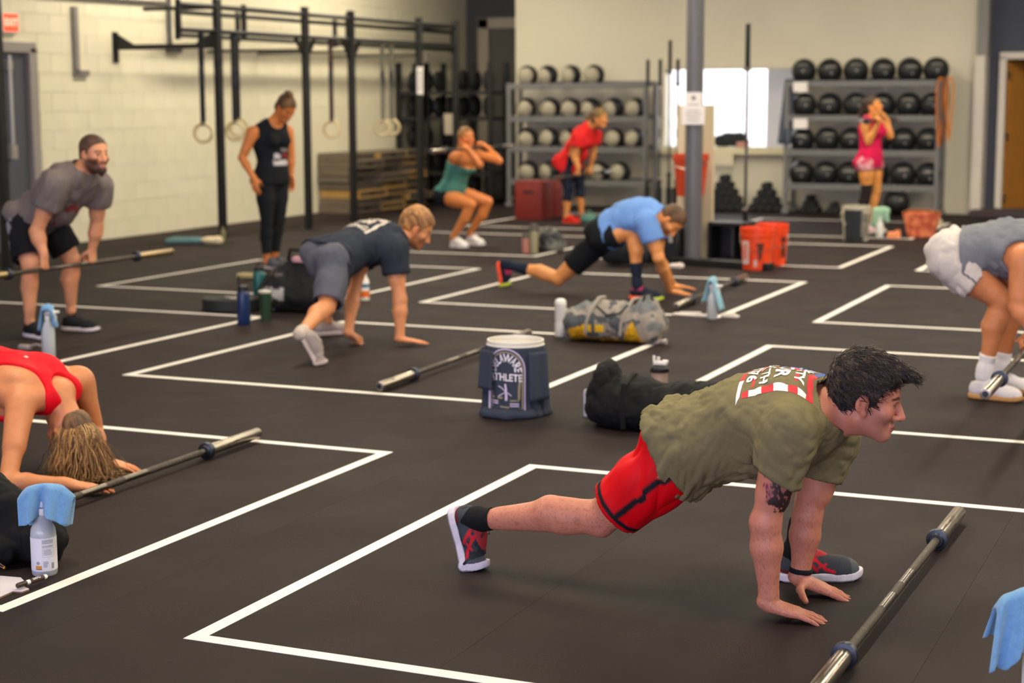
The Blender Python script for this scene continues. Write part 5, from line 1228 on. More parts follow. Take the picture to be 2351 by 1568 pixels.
def body_prims(J, s=1.0, fem=False, mus=1.0, bow=0.0, fat=1.0, belly=0.0):
    """groups of primitives from joints"""
    g = {k: [] for k in ('torso', 'uarmR', 'uarmL', 'farmR', 'farmL', 'thighR', 'thighL', 'shinR', 'shinL', 'hips', 'neck')}
    hipR, hipL, shR, shL, neck = J['hipR'], J['hipL'], J['shR'], J['shL'], J['neck']
    pel = (hipR+hipL)/2; shc = (shR+shL)/2; lp, lc = nrm(hipR-hipL), nrm(shR-shL)
    top = neck*.55+shc*.45; up = nrm(top-pel); fwd = nrm(np.cross(up, (lp+lc)/2)); L = np.linalg.norm(top-pel)
    mid = J.get('waist'); 
    if mid is None: mid = (pel+top)/2-fwd*bow
    def B(t): return pel*(1-t)**2+2*t*(1-t)*(2*mid-.5*(pel+top))+top*t**2
    J['_B'] = B; J['_fwd'] = fwd; J['_up'] = up; J['_pel'] = pel
    if fem: st = [(0, .150, .100), (.14, .148, .100), (.34, .118, .085), (.52, .122, .092), (.72, .130, .100), (.90, .128, .082), (1.0, .09, .062)]
    else: st = [(0, .148, .102), (.14, .148, .104), (.34, .138, .098), (.52, .146, .108), (.72, .160, .118), (.90, .158, .100), (1.0, .105, .072)]
    for (t0, w0, d0), (t1, w1, d1) in zip(st[:-1], st[1:]):
        la = nrm(lp*(1-(t0+t1)/2)+lc*(t0+t1)/2); ff = s*fat
        g['torso'].append(ec(B(t0), B(t1), w0*ff, d0*ff, w1*ff, d1*ff, la, .05*s))
    if belly: g['torso'].append(el(B(.3)+fwd*.05*s, np.array((.12, .12, .11))*s*belly, None, .06*s))
    for sg, sh, h in ((1, shR, hipR), (-1, shL, hipL)):
        cf = B(.74)+lc*sg*.062*s+fwd*.075*s
        if fem: g['torso'].append(el(cf-up*.0+fwd*.022*s, np.array((.058, .058, .055))*s, None, .03*s))
        else: g['torso'].append(el(cf, np.array((.075, .05, .055))*s*mus**.5, np.stack([lc, fwd, up]), .04*s))
        g['torso'].append(rc(sh-up*.03*s-lc*sg*.03*s, B(.45)+lc*sg*.085*s-fwd*.02*s, .058*s*mus, .05*s, .05*s))
        g['torso'].append(rc(neck+lc*sg*.03*s, sh-lc*sg*.02*s, .046*s*(mus if not fem else 1), .045*s, .04*s))
        g['torso'].append(el(B(.84)+lc*sg*.085*s-fwd*.060*s, np.array((.06, .045, .085))*s, np.stack([lc, fwd, up]), .04*s))
        gl = h-fwd*.062*s-up*.012*s; g['hips'].append(el(gl, np.array((.085, .085, .095))*s*(1.04 if fem else 1.0), np.stack([lp, fwd, up]), .04*s))
    g['hips'].append(ec(pel-lp*.01, pel+up*.10*s, .155*s*fat, .10*s*fat, .15*s*fat, .10*s*fat, lp, .04*s))
    a = .88 if fem else mus
    for sd, sh in (('R', shR), ('L', shL)):
        e_, w = J['el'+sd], J['wr'+sd]; d = nrm(e_-sh); ax = nrm(np.cross(d, nrm(w-e_)+1e-3)); 
        g['uarm'+sd] += [rc(sh, sh+d*.04*s, .062*s*a, .060*s*a, .04*s), rc(sh+d*.02*s, e_, .054*s*a, .041*s*a, .03*s), rc(sh+d*.10*s+np.cross(ax, d)*.012*s*-1, sh+d*.20*s, .043*s*a, .040*s*a, .03*s), rc(sh+d*.08*s+np.cross(ax, d)*.014*s, sh+d*.2*s+np.cross(ax, d)*.008*s, .042*s*a, .038*s*a, .03*s)]
        d2 = nrm(w-e_); Lf = np.linalg.norm(w-e_)
        g['farm'+sd] += [rc(e_, e_+d2*Lf*.3, .042*s*a, .045*s*a, .02*s), rc(e_+d2*Lf*.3, w-d2*.02, .0445*s*a, .0275*s, .02*s), rc(w-d2*.03, w, .028*s, .0265*s, .015*s), el(e_, np.array((.041, .041, .043))*s*a, None, .015*s)]
    b = 1.05 if fem else mus**.7
    for sd, h in (('R', hipR), ('L', hipL)):
        if 'kn'+sd not in J: continue
        k_, an = J['kn'+sd], J['an'+sd]; d = nrm(k_-h); d2 = nrm(an-k_); Lt = np.linalg.norm(k_-h); Ls = np.linalg.norm(an-k_)
        bk = nrm(d2-d*(d2@d)+1e-4*fwd*-1) if np.linalg.norm(np.cross(d, d2)) > .08 else -fwd
        sg = 1 if sd == 'R' else -1
        g['thigh'+sd] += [rc(h, h+d*Lt*.45, .088*s*b, .078*s*b, .04*s), rc(h+d*Lt*.45, k_, .078*s*b, .052*s*b, .03*s), rc(h+d*Lt*.2-bk*.02*s, h+d*Lt*.8-bk*.014*s, .066*s*b, .048*s*b, .03*s), rc(h+d*Lt*.3+bk*.02*s, h+d*Lt*.85+bk*.012*s, .058*s*b, .040*s*b, .03*s)]
        cb = nrm(bk-d2*(bk@d2))
        g['shin'+sd] += [rc(k_, k_+d2*Ls*.3, .050*s*b, .047*s*b, .02*s), rc(k_+d2*Ls*.25, an, .045*s*b, .031*s, .025*s), rc(k_+d2*Ls*.10+cb*.022*s, k_+d2*Ls*.38+cb*.030*s, .034*s*b, .046*s*b, .03*s), rc(k_+d2*Ls*.42+cb*.02*s, k_+d2*Ls*.8+cb*.006*s, .042*s*b, .028*s, .03*s), el(k_-cb*.018*s, np.array((.036, .036, .040))*s*b, None, .02*s), el(an, np.array((.035, .033, .035))*s, None, .012*s)]
    return g
ALLG = ('torso', 'uarmR', 'uarmL', 'farmR', 'farmL', 'thighR', 'thighL', 'shinR', 'shinL', 'hips', 'neck')
def grp(g, names): return [p for n in names for p in g.get(n, [])]
def join_np(parts):
    vs, fs, cs = [], [], []; n = 0
    for v, f, c in parts: vs.append(v); fs.append(f+n); cs.append(c); n += len(v)
    return np.concatenate(vs), np.concatenate(fs), np.concatenate(cs)
def nets(prims, h, k=.03, clips=(), off=0.0, it=1, lo=None, hi=None):
    F = Field(prims, h, off, k, clips=clips, lo=lo, hi=hi); v, f = F.nets(); return relax(v, f, it), f
class Person:
    def __init__(s, label, base, J, skin, sc=1.0, fem=False, mus=1.0, bow=0.0, fat=1.0, belly=0.0, h=.012, hh=.006, hs=None, headf=None, headu=None, headc=None, hd=.93, brow='#3a2a20', lip='#a8604e', beard=None, hands=None, iris='#3b2a1e', skincol=None, nr=None, hands_s=None, hb=None, fine=None):
        s.root = empty('person', tuple(base), label, 'person'); s.o = np.array(base, float); s.J = J; s.sc = sc; s.h = h; s.fem = fem; s.hb = hb or .0072
        s.g = body_prims(J, sc, fem, mus, bow, fat, belly); s.skin = skin
        s.R = Rrows(headf, headu); s.hc = np.asarray(headc if headc is not None else J['head'], float); s.hd = hd
        hp = head_prims(s.R, s.hc, hd, fem, J['neck'], (.048 if fem else .058)*sc/.93 if nr is None else nr)
        P = grp(s.g, ALLG)+hp[-2:]+hp[:-2]
        for (sd, fdir, ndir, kw) in (hands or []):
            P += hand_prims(J['wr'+sd], fdir, ndir, sd == 'R', sc*.98 if hands_s is None else hands_s, **kw)
        F = Field(P, s.hb, 0, .025*sc, fine=fine); v, f = F.nets(); v = relax(v, f, 1)
        c = np.tile(lin(skin), (len(v), 1)).astype(float)
        if skincol: c = skincol(v, c)
        nd = nrm(J['neck']-s.hc); hm = (np.linalg.norm(v-s.hc, axis=1) < .17*hd) & ((v-s.hc)@nd < .105*hd)
        c[hm] = head_color(v[hm], s.R, s.hc, hd, skin, brow, lip, beard, iris)
        for (sd, fdir, ndir, kw) in (hands or []):
            w = J['wr'+sd]; near = np.linalg.norm(v-w, axis=1) < .24; q = (np.clip(((v-w)@nrm(fdir)-.08)/.08, 0, 1)*near)[:, None]; c = c*(1-q*.45)+c*np.array([1.08, .86, .84])*q*.45
        n_ = fbm(v*9)[:, None]; c = np.clip(c*(1+n_*np.array([.10, .16, .18])), 0, 1)
        s.body = link('body', mesh_np('body', v-s.o, f, True, c), M_SKIN, s.root)
    def cloth(s, name, prims, color, off=.012, open_clips=(), clips=(), h=None, fold=None, m=None, col=None, thick=.003, k=.03, it=2, fn=None):
        h = h or s.h
        F = Field(prims, h, off*s.sc, k*s.sc, clips=list(clips)+list(open_clips))
        if fn: F.clipfun(fn)
        v, f = F.nets(); v = relax(v, f, it)
        if open_clips:
            dd = np.full(len(v), -1.0)
            for c in open_clips: dd = np.maximum(dd, cdist(v, *c))
            v, f, u = keep(v, f, ~(dd > -h*.62)[f].all(1))
            for c in open_clips:
                e = cdist(v, *c); near = (e > -h*.62) & (e < h*2); v[near] -= np.outer(e[near], nrm(c[1]))
        if fold is not None: v = v+vnormals(v, f)*fold(v)[:, None]
        cc = col(v) if col else np.tile(lin(color), (len(v), 1))
        o = link(name, mesh_np(name, v-s.o, f, True, cc), m or M_CLOTH, s.root)
        if thick and open_clips: md = o.modifiers.new('thickness', 'SOLIDIFY'); md.thickness = thick; md.offset = 0
        s.last = (v, f); return o
    def hair(s, *a, **k):
        o, s.hairvf = hair_mesh('hair', s.R, s.hc, s.hd, *a, root=s.root, **k); return o
    def strands(s, n, L, r, flow, cols, seed=3, lift=.30):
        v, f = s.hairvf; nn = vnormals(v, f); rs = np.random.RandomState(seed); b = MB(); fl0 = nrm(flow)
        for i in rs.choice(len(v), n, replace=False):
            q = (v[i]-s.hc)@s.R.T/s.hd; d = fl0+rs.normal(0, .18, 3); d = d@s.R; N_ = nn[i]; d = nrm(d-N_*(d@N_)); l = L*rs.uniform(.6, 1.25)
            w = nrm(np.cross(N_, d)); bend = rs.normal(0, .25)
            pts = [tuple(v[i]-N_*.004+d*l*t+N_*(.004+lift*l*.35*math.sin(t*2.4))+w*bend*l*t*t-s.o) for t in (0, .2, .4, .6, .8, 1)]
            b.tube(pts, [r*.6, r, r, r*.9, r*.6, r*.2], 3, mi=int(rs.randint(0, len(cols))))
        b.build('hair_strands', [mat('strand '+c, c, .42, spec=.5) for c in cols], s.root, smooth=True)['kind'] = 'stuff'
    def along(s, a, b, t): return s.J[a]*(1-t)+s.J[b]*t
    def shoe(s, ball, fdir, lift=0.0, up=(0, 0, 1), L=.285, upper='#35383c', sole='#d8d4d0', lace='#111214', h=None, roll=0.0, sole2=None, hsole=.030, decor=None, socks=None, wide=1.0, collar=.095):
        """ball: point under the ball of the foot on the ground; lift: heel lift angle in degrees"""
        h = h or max(s.h*.6, .0045); y_b = L*.72; fdir = nrm(np.array([fdir[0], fdir[1], 0])); rt = np.cross(fdir, (0, 0, 1.0)); w = wide
        U = [rc((0, .042, .052), (0, .10, .058), .034*w, .036*w, .02), rc((0, .10, .058), (0, y_b, .036), .037*w, .036*w, .03), rc((-.012*w, y_b, .034), (-.004, L-.045, .030), .030*w, .026*w, .03), rc((.014*w, y_b-.01, .034), (.008, L-.052, .030), .030*w, .026*w, .03), rc((0, .045, .05), (0, .055, collar), .034*w, .035*w, .02), rc((0, .06, .09), (0, .13, .065), .028*w, .026*w, .025)]
        Fd = Field(U, h, 0, .02, clips=[((0, 0, hsole*.7), (0, 0, -1)), ((0, .05, collar+.002), nrm((0, -.25, 1)))]); vu, fu = Fd.nets(); vu = relax(vu, fu, 2)
        S_ = [('so',)]
        ax = [np.arange(a, b, h) for a, b in ((-.062*w, .062*w), (-.012, L+.012), (-.006, hsole+.012))]
        X, Y, Z = np.meshgrid(*ax, indexing='ij'); t = np.clip(Y/L, 0, 1)
        hw = w*np.interp(t, [0, .06, .18, .42, .70, .86, .96, 1], [.018, .031, .036, .034, .0455, .040, .024, .008]); cx = np.interp(t, [0, .4, .7, 1], [0, .002, .003, -.004])
        zb = .010*np.clip((t-.78)/.22, 0, 1)**2*1.6+.004*np.clip((.1-t)/.1, 0, 1)
        d = np.maximum(np.maximum(np.abs(X-cx)-hw, np.maximum(zb-Z, Z-hsole-zb*.5)), np.maximum(-Y, Y-L)).astype(np.float32)
        F2 = Field.__new__(Field); F2.h = h; F2.ax = ax; F2.d = d; vs, fs = F2.nets(); vs = relax(vs, fs, 2, .4)
        def place(v):
            v = v.copy(); A = math.radians(lift); y = v[:, 1]; ang = np.clip((y_b+.02-y)/.05, 0, 1)*A
            if lift:
                dy, dz = y-(y_b), v[:, 2]; ca, sa = np.cos(ang), np.sin(ang)
                v[:, 1] = y_b+dy*ca+dz*sa; v[:, 2] = -dy*sa+dz*ca
            v[:, 1] -= y_b
            if roll:
                a = math.radians(roll); x, z = v[:, 0].copy(), v[:, 2].copy(); v[:, 0] = x*math.cos(a)+z*math.sin(a); v[:, 2] = -x*math.sin(a)+z*math.cos(a)
            return np.asarray(ball)+np.outer(v[:, 0], rt)+np.outer(v[:, 1], fdir)+np.outer(v[:, 2], (0, 0, 1.0))
        cu = np.tile(lin(upper), (len(vu), 1)) if not callable(decor) else decor(vu, np.tile(lin(upper), (len(vu), 1)).astype(float))
        o = link('shoe', mesh_np('shoe', place(vu)-s.o, fu, True, cu), M_CLOTH, s.root)
        cs = np.tile(lin(sole), (len(vs), 1)).astype(float)
        if sole2: cs[vs[:, 1] > sole2[1]*L] = lin(sole2[0])
        cs[vs[:, 2] < .006] = np.array(lin(sole))*.35 if not sole2 else cs[vs[:, 2] < .006]*.8
        link('sole', mesh_np('sole', place(vs)-s.o, fs, True, cs), M_CLOTH, o)
        b = MB()
        for i in range(5):
            yy = .105+i*.021; zz = .094-i*.0085; pts = np.array([(-.020, yy, zz-.006), (0, yy+.004, zz+.001), (.020, yy, zz-.006)])
            b.tube([tuple(p) for p in place(pts)-s.o], .0032, 5)
        pts = np.array([(0, .10, .098), (-.02, .10, .112), (-.028, .12, .104), (-.006, .108, .098), (.02, .10, .113), (.03, .118, .104), (.004, .108, .098)]); b.tube([tuple(p) for p in place(pts)-s.o], .0022, 5)
        b.build('laces', mat('lace '+lace, lace, .8), o); s.place = place
        return o
    def sock(s, sd, t0, color, off=.004, h=None):
        k_, a = s.J['kn'+sd], s.J['an'+sd]; p = k_*(1-t0)+a*t0
        return s.cloth('sock', s.g['shin'+sd]+[rc(a, a-nrm(k_-a)*.04, .034*s.sc, .036*s.sc)], color, off, open_clips=[(p, k_-a)], h=h, thick=.002, k=.02)
def folds(dirv, across, along, amp, seed=0, mask=None, shift=0.0):
    d = nrm(dirv)
    def fn(v):
        al = v@d; pr = v-np.outer(al, d); q = pr*across+np.outer(al, d)*along+seed*13.7
        n = fbm(q, 2); n2 = fbm(v*4.1+seed*3, 2); r = amp*(3.0*np.abs(n)-.42+.5*n2+shift)
        return r*mask(v) if mask is not None else r
    return fn
def JS(Y0, spec):
    """joints from picture points on planes Y = Y0 + dy"""
    return {k: QY(x, y, Y0+dy) for k, (x, y, dy) in spec.items()}
# ---- the man in the foreground
def project(person, vf, O, ex, ey, nz, polys, m, name, eps=.0025, sub=.012, parent=None, psc=(1, 0, 0)):
    """lay flat polygons ((x,y) lists or a mesh) onto a garment surface along -nz"""
    v, f = vf; tri = np.concatenate([f[:, [0, 1, 2]], f[:, [0, 2, 3]]]); T = BVHTree.FromPolygons([tuple(p) for p in v], [tuple(int(i) for i in t) for t in tri])
    bm = bmesh.new()
    if isinstance(polys, bpy.types.Mesh): bm.from_mesh(polys)
    else:
        for p in polys: bm.faces.new([bm.verts.new((x, y, 0)) for x, y in p])
    bmesh.ops.triangulate(bm, faces=bm.faces)
    for _ in range(4):
        es = [e for e in bm.edges if e.calc_length() > sub]
        if not es: break
        bmesh.ops.subdivide_edges(bm, edges=es, cuts=1); bmesh.ops.triangulate(bm, faces=bm.faces)
    miss = []
    for q in bm.verts:
        P = O+ex*(q.co.x*psc[0]+psc[1])+ey*(q.co.y+psc[2]); hit = T.ray_cast(Vector(P+nz*.4), Vector(-nz))
        if hit[0] is None or np.array(hit[1])@nz < -.9 and False: miss.append(q); continue
        nn_ = np.array(hit[1]); nn_ = nn_ if nn_@nz > 0 else -nn_
        q.co = Vector(np.array(hit[0])+nn_*eps-person.o)
    bmesh.ops.delete(bm, geom=miss, context='VERTS')
    me = bpy.data.meshes.new(name); bm.to_mesh(me); bm.free(); return link(name, me, m, parent or person.root, smooth=True)
def main_man():
    Y0 = 5.0
    J = JS(Y0, dict(hipR=(1568, 1042, -.095), hipL=(1592, 1025, .095), shR=(1812, 985, -.185), shL=(1915, 985, .17), neck=(1905, 940, .0), elR=(1757, 1200, -.19), wrR=(1766, 1384, -.175), elL=(1853, 1185, .135), wrL=(1836, 1338, .125), knR=(1378, 1190, -.06), anR=(1098, 1192, -.02)))
    hd0 = G(1788, 1333); td = nrm(G(1955, 1328)-hd0)
    J['anL'] = hd0+td*.055+V3(0, 0, .095); J['knL'] = J['anL']+V3(.07, .02, .37)
    def sk(v, c):
        # tattoo on the right upper arm: flowers and dark scrollwork
        q = (v-J['shR']); d = nrm(J['elR']-J['shR']); t = q@d; pr = q-np.outer(t, d); near = pr@np.array([.3, -.95, 0]); xx = pr@np.array([.95, .3, 0])
        on = (near > .01) & (t > .10) & (t < .30)
        n1 = vnoise(np.stack([xx*130+3, t*130, 0*t], 1)); n2 = vnoise(np.stack([xx*48, t*48+9, 0*t], 1))
        dark = on & (xx > -.014) & (xx < .05) & (t > .11) & (t < .225+.02*(xx > .01)) & (n1*.6+n2*.6 > .46); c[dark] = np.array(lin('#33211f'))
        shd = on & (xx > -.02) & (xx < .05) & (t > .11) & (t < .225) & ~dark; c[shd] = c[shd]*np.array([.62, .55, .6])
        for (fx, ft) in ((-.030, .142), (-.026, .172), (-.014, .196)):
            r = np.hypot(xx-fx, t-ft); an = np.arctan2(t-ft, xx-fx); pet = .0105+.0028*np.cos(5*an)
            c[on & (r < pet)] = lin('#b5605f'); c[on & (r < pet) & (r > pet-.0022)] = lin('#5b2a2e'); c[on & (r < .003)] = lin('#6b2f2f')
        # leg and arm hair
        h_ = fbm(v*np.array([330, 330, 200]), 2); leg = (v[:, 0] < -1.75); c[leg] *= (1-.38*np.clip(h_[leg]-.02, 0, .3)/.3)[:, None]
        arm = (v[:, 2] < .30) & (v[:, 0] > -1.5); c[arm] *= (1-.30*np.clip(h_[arm]-.02, 0, .3)/.3)[:, None]
        return c
    fR = nrm(G(1893, 1428, .01)-G(1772, 1408, .03)); fL = nrm(G(1930, 1372, .01)-G(1845, 1352, .03))
    hc = QY(1990, 911, Y0-.01); th = math.radians(-14)
    hf = np.array([math.cos(th)*.985, math.cos(th)*.17, math.sin(th)]); hu = np.array([-math.sin(th), 0.0, math.cos(th)])
    J['head'] = hc
    for sd in 'RL': J['wr'+sd][2] = .050
    p = Person('man in olive printed shirt and red shorts lunging with both hands on the floor', (-1.7, 5.0, 0), J, '#c27d63', 1.0, False, 1.04, bow=.055, h=.0075, hh=.0032, hs=.0028, headf=hf, headu=hu, headc=hc, hd=1.01, brow='#1d1410', lip='#a85f5a', beard=('#7d5a50', .35), skincol=sk, fat=.97,
               hands=[('R', fR+V3(0, 0, -.16), (0, 0, 1), dict(curl=(2, 4, 8), spread=1.1, thumb=(38, 22), tcurl=8)), ('L', fL+V3(0, 0, -.16), (0, 0, 1), dict(curl=(2, 4, 8), spread=1.15, thumb=(70, 55), tcurl=10))], hands_s=1.0, hb=.0078, fine=[[(-1.36, -.80, .0033)], [(4, 6, .0036)], [(-1, .075, .0030), (.53, .86, .0034)]])
    # hair with a quiff
    p.hair(.0032, .017, '#120d0a', '#3d2c20', amp=.010, freq=62, flow=(0, 1, -.35), top=1.35,
           extra=[('rc', (-.025, .070, .100), (-.015, .108, .098), .022, .013), ('rc', (.0, .072, .102), (.005, .118, .104), .022, .012), ('rc', (.025, .070, .100), (.022, .112, .094), .020, .012), ('rc', (0, .04, .115), (0, .10, .106), .020, .014)])
    # shorts
    p.strands(2600, .030, .0011, (0, 1, -.30), ['#0f0b08', '#1c130d', '#2a1d15', '#3c2c20'], lift=.22)
    g = p.g; B = J['_B']; up = J['_up']
    dR = nrm(J['knR']-J['hipR']); LR = np.linalg.norm(J['knR']-J['hipR']); dL = nrm(J['knL']-J['hipL']); LL = np.linalg.norm(J['knL']-J['hipL'])
    hemR = J['hipR']+dR*LR*.80; hemL = J['hipL']+dL*LL*.75
    sp = g['hips']+g['thighR'][:3]+g['thighL'][:3]+[rc(J['hipR'], J['hipR']+dR*LR, .088, .082, .03), rc(J['hipL'], J['hipL']+dL*LL, .088, .085, .03), rc(J['hipR']-V3(0, 0, .02), hemR-V3(0, 0, .022), .075, .070, .03)]+g['torso'][:3]
    hem = B(0)-up*.035; hn = nrm(-up+V3(0, 0, -.16)); hp_ = J['hipR']+V3(0, -.03, 0); hcut = hp_-(-hn)*((hp_-hem)@(-hn)-.018)
    side = nrm(np.cross(dR, (0, -1.0, 0)))
    if side[2] > 0: side = -side
    def scol(v):
        red, blk = np.array(lin('#d2000f')), np.array(lin('#16151a')); q = v-J['hipR']; t = q@dR; lat = q@np.array([0, -1.0, 0]); a = q@side
        ss = lambda d, w: np.clip((w-np.abs(d))/.006+.5, 0, 1)
        zig = .006*np.clip(np.sin(t*46)*4, -1, 1)*(t < LR*.45)
        m1 = ss(a-.030-zig, .0105)*np.clip((lat-.03)/.01, 0, 1)*np.clip((t+.02)/.01, 0, 1)*np.clip((LR*.75-t)/.006, 0, 1)
        m2 = ss(t-LR*.745, .0085)*np.clip((lat+.08)/.02, 0, 1)*(v[:, 0] < J['hipR'][0]); q = v-J['hipL']; m3 = ss(q@dL-LL*.68, .009)*(v[:, 0] > J['hipL'][0]+.05)
        m = np.maximum(np.maximum(m1, m2), m3)[:, None]; return red*(1-m)+blk*m
    o = p.cloth('shorts', sp, '#d2000f', .010, open_clips=[(hemR, dR, .15), (hemL, dL, .15), (B(.15), up), (hcut, -hn, .17)], col=scol, fold=folds((.35, -.3, 1), 17, 4, .014, 3, mask=lambda v: np.clip(1.3-(v-J['hipR'])@dR/LR*1.2, .12, 1)), h=.0058, m=mat('red jersey', '#d2000f', .6, attr=True, bump=.08, bscale=500, spec=.2))
    # shirt
    slR = J['shR']*.50+J['elR']*.50; slL = J['shL']*.45+J['elL']*.55; dd = {}
    tp = g['torso']+g['hips']+[rc(J['hipR']+V3(0, 0, .02), J['hipR']+dR*.05+V3(0, 0, .02), .086, .086, .02)]+[q for sd in 'RL' for q in (rc(J['sh'+sd], J['sh'+sd]*.35+J['el'+sd]*.65, .063, .060, .03), g['uarm'+sd][0])]+[el(B(.42)+V3(.02, 0, -.050), (.15, .125, .10), None, .06), el(B(.70)+V3(0, 0, -.060), (.15, .14, .11), None, .05), ec(B(-.2), B(.2), .145, .100, .145, .100, (0, 1, 0), .04), rc(J['neck']-nrm(J['neck']-hc)*.0, J['neck']+nrm(hc-J['neck'])*.035, .066, .064, .02)]
    cl = J['neck']+nrm(hc-J['neck'])*.030; cn = nrm(hc-J['neck']+V3(.0, 0, .012))
    f1 = folds((.30, -.30, .9), 34, 5.0, .0155, 1, mask=lambda v: np.clip(1.25-1.5*((v-hem)@up)/.45, .18, 1), shift=.25); f2 = folds((1, -.2, -.6), 24, 6, .008, 5, mask=lambda v: np.clip(((v-hem)@up)/.3-.3, 0, 1))
    o = p.cloth('shirt', tp, '#746b4b', .016, open_clips=[(slR, nrm(J['elR']-J['shR'])+V3(-.35, 0, 0), .104), (slL, J['elL']-J['shL'], .095), (hem, hn), (cl, cn, .16)], h=.0065, fold=lambda v: f1(v)+f2(v)+.013*np.clip(1-np.abs((v-hem)@hn)/.06, 0, 1), m=mat('olive jersey', '#746b4b', .9, attr=True, vary=.06, vscale=90, bump=.12, bscale=500, spec=.2))
    vf = p.last
    ey = nrm(np.array([0, 1.0, 0])); nz = nrm(-J['_fwd']+V3(-.1, 0, .6)); ex = nrm(np.cross(ey, nz)); nz = np.cross(ex, ey)
    if ex@up < 0: ex = -ex
    O = QY(1795, 880, Y0-.02)
    RD, WH, BL = mat('red ink', '#cf2a30', .7), mat('white shirt ink', '#e9e3dc', .7), mat('blue ink', '#2f55a8', .7)
    # local coordinates: x towards the neck, y to his left (away from the camera)
    def quad(x0, x1, y0, y1): return [(x0, y0), (x1, y0), (x1, y1), (x0, y1)]
    PS = (.76, .022, -.012); yb = -.125; w = .017; xs = [-.15, -.12, -.065, -.015, .04, .075, .10, .120]
    project(p, vf, O, ex, ey, nz, [quad(xs[i], xs[i+1], yb, yb+w) for i in (0, 2, 4, 6)], RD, 'print_border', parent=o, psc=PS)
    project(p, vf, O, ex, ey, nz, [quad(xs[i], xs[i+1], yb, yb+w) for i in (1, 3, 5)], WH, 'print_border', parent=o, psc=PS)
    project(p, vf, O, ex, ey, nz, [[(-.175, yb-.008), (-.158, yb+.006), (-.150, -.055), (-.168, -.055)]], WH, 'print_border', parent=o, psc=PS)
    project(p, vf, O, ex, ey, nz, [[(-.168, -.055), (-.150, -.055), (-.135, .035), (-.155, .035)], quad(.104, .120, yb+w, .01)], RD, 'print_border', parent=o, psc=PS)
    project(p, vf, O, ex, ey, nz, [quad(.104, .120, .01, .14), quad(.0, .07, .075, .1), quad(.075, .10, .05, .075), quad(-.03, .055, .035, .055)], BL, 'print_border', parent=o, psc=PS)
    project(p, vf, O, ex, ey, nz, [quad(-.10, -.075, -.03, .08), quad(.02, .06, -.005, .04), quad(-.03, -.008, -.01, .02), quad(.062, .075, -.09, -.05), quad(-.11, -.098, -.10, -.06)], RD, 'print_block', parent=o, psc=PS)
    def txt(body, size, x, y, m, eps=.004):
        me = text_mesh(body, size, 0, bold=size*.035)
        for q in me.vertices: cx, cy = q.co.x, q.co.y; q.co = (x+cy, y-cx, 0)
        project(p, vf, O, ex, ey, nz, me, m, 'lettering', eps, parent=o, psc=PS)
    txt('LIBERTY', .046, .075, -.01, WH); txt('OR', .075, .008, -.03, WH); txt('DEATH', .05, -.060, -.02, WH); txt('1776', .06, -.118, -.015, WH)
    st = [(x*.020+.035, y*.020+.088) for x, y in [(math.cos(a)*(1 if i % 2 == 0 else .4), math.sin(a)*(1 if i % 2 == 0 else .4)) for i, a in enumerate(np.linspace(0, 2*math.pi, 11)[:-1])]]
    project(p, vf, O, ex, ey, nz, [st], WH, 'star', .005, parent=o, psc=PS)
    # socks, shoes, wrist band
    p.sock('R', .88, '#101113', .005, h=.006); p.sock('L', .72, '#101113', .005, h=.006)
    def deco(v, c):
        n = fbm(v*40); c[n > .02] = lin('#3b3f44'); c[(v[:, 2] > .086)] = lin('#a83238'); c[(v[:, 1] < .05) & (v[:, 2] < .045)] = lin('#5c2327')
        for (y0, z0, y1, z1, w) in ((.085, .078, .12, .040, .0045), (.110, .082, .150, .044, .0045), (.098, .072, .118, .078, .0035), (.125, .052, .150, .060, .0035), (.150, .044, .175, .036, .005)):
            d = np.array([y1-y0, z1-z0]); L2 = d@d; t = np.clip(((v[:, 1]-y0)*d[0]+(v[:, 2]-z0)*d[1])/L2, 0, 1); r = np.hypot(v[:, 1]-y0-t*d[0], v[:, 2]-z0-t*d[1]); mk = (np.clip((w-r)/.003+.5, 0, 1)*np.clip((np.abs(v[:, 0])-.016)/.004, 0, 1))[:, None]; c = c*(1-mk)+np.array(lin('#d8202a'))*mk
        c[(v[:, 1] > .235)] = lin('#54575a'); return c
    bR = G(1072, 1304); p.shoe(bR, (1, -.05, 0), 72, L=.292, upper='#2a2d31', sole='#d6cfd6', decor=deco, h=.0042, wide=1.06)
    p.shoe(hd0+td*.20, td, 0, L=.285, upper='#3c3e42', sole='#d6d2d8', decor=deco, h=.0042, wide=1.05)
    w = J['wrL']; d = nrm(J['elL']-w); p.cloth('wrist_band', [rc(w-d*.02, w+d*.09, .0335, .0345)], '#15171c', .003, clips=[(w+d*.036, d), (w+d*.019, -d)], h=.004, thick=0, it=1)
    return p
main_man()
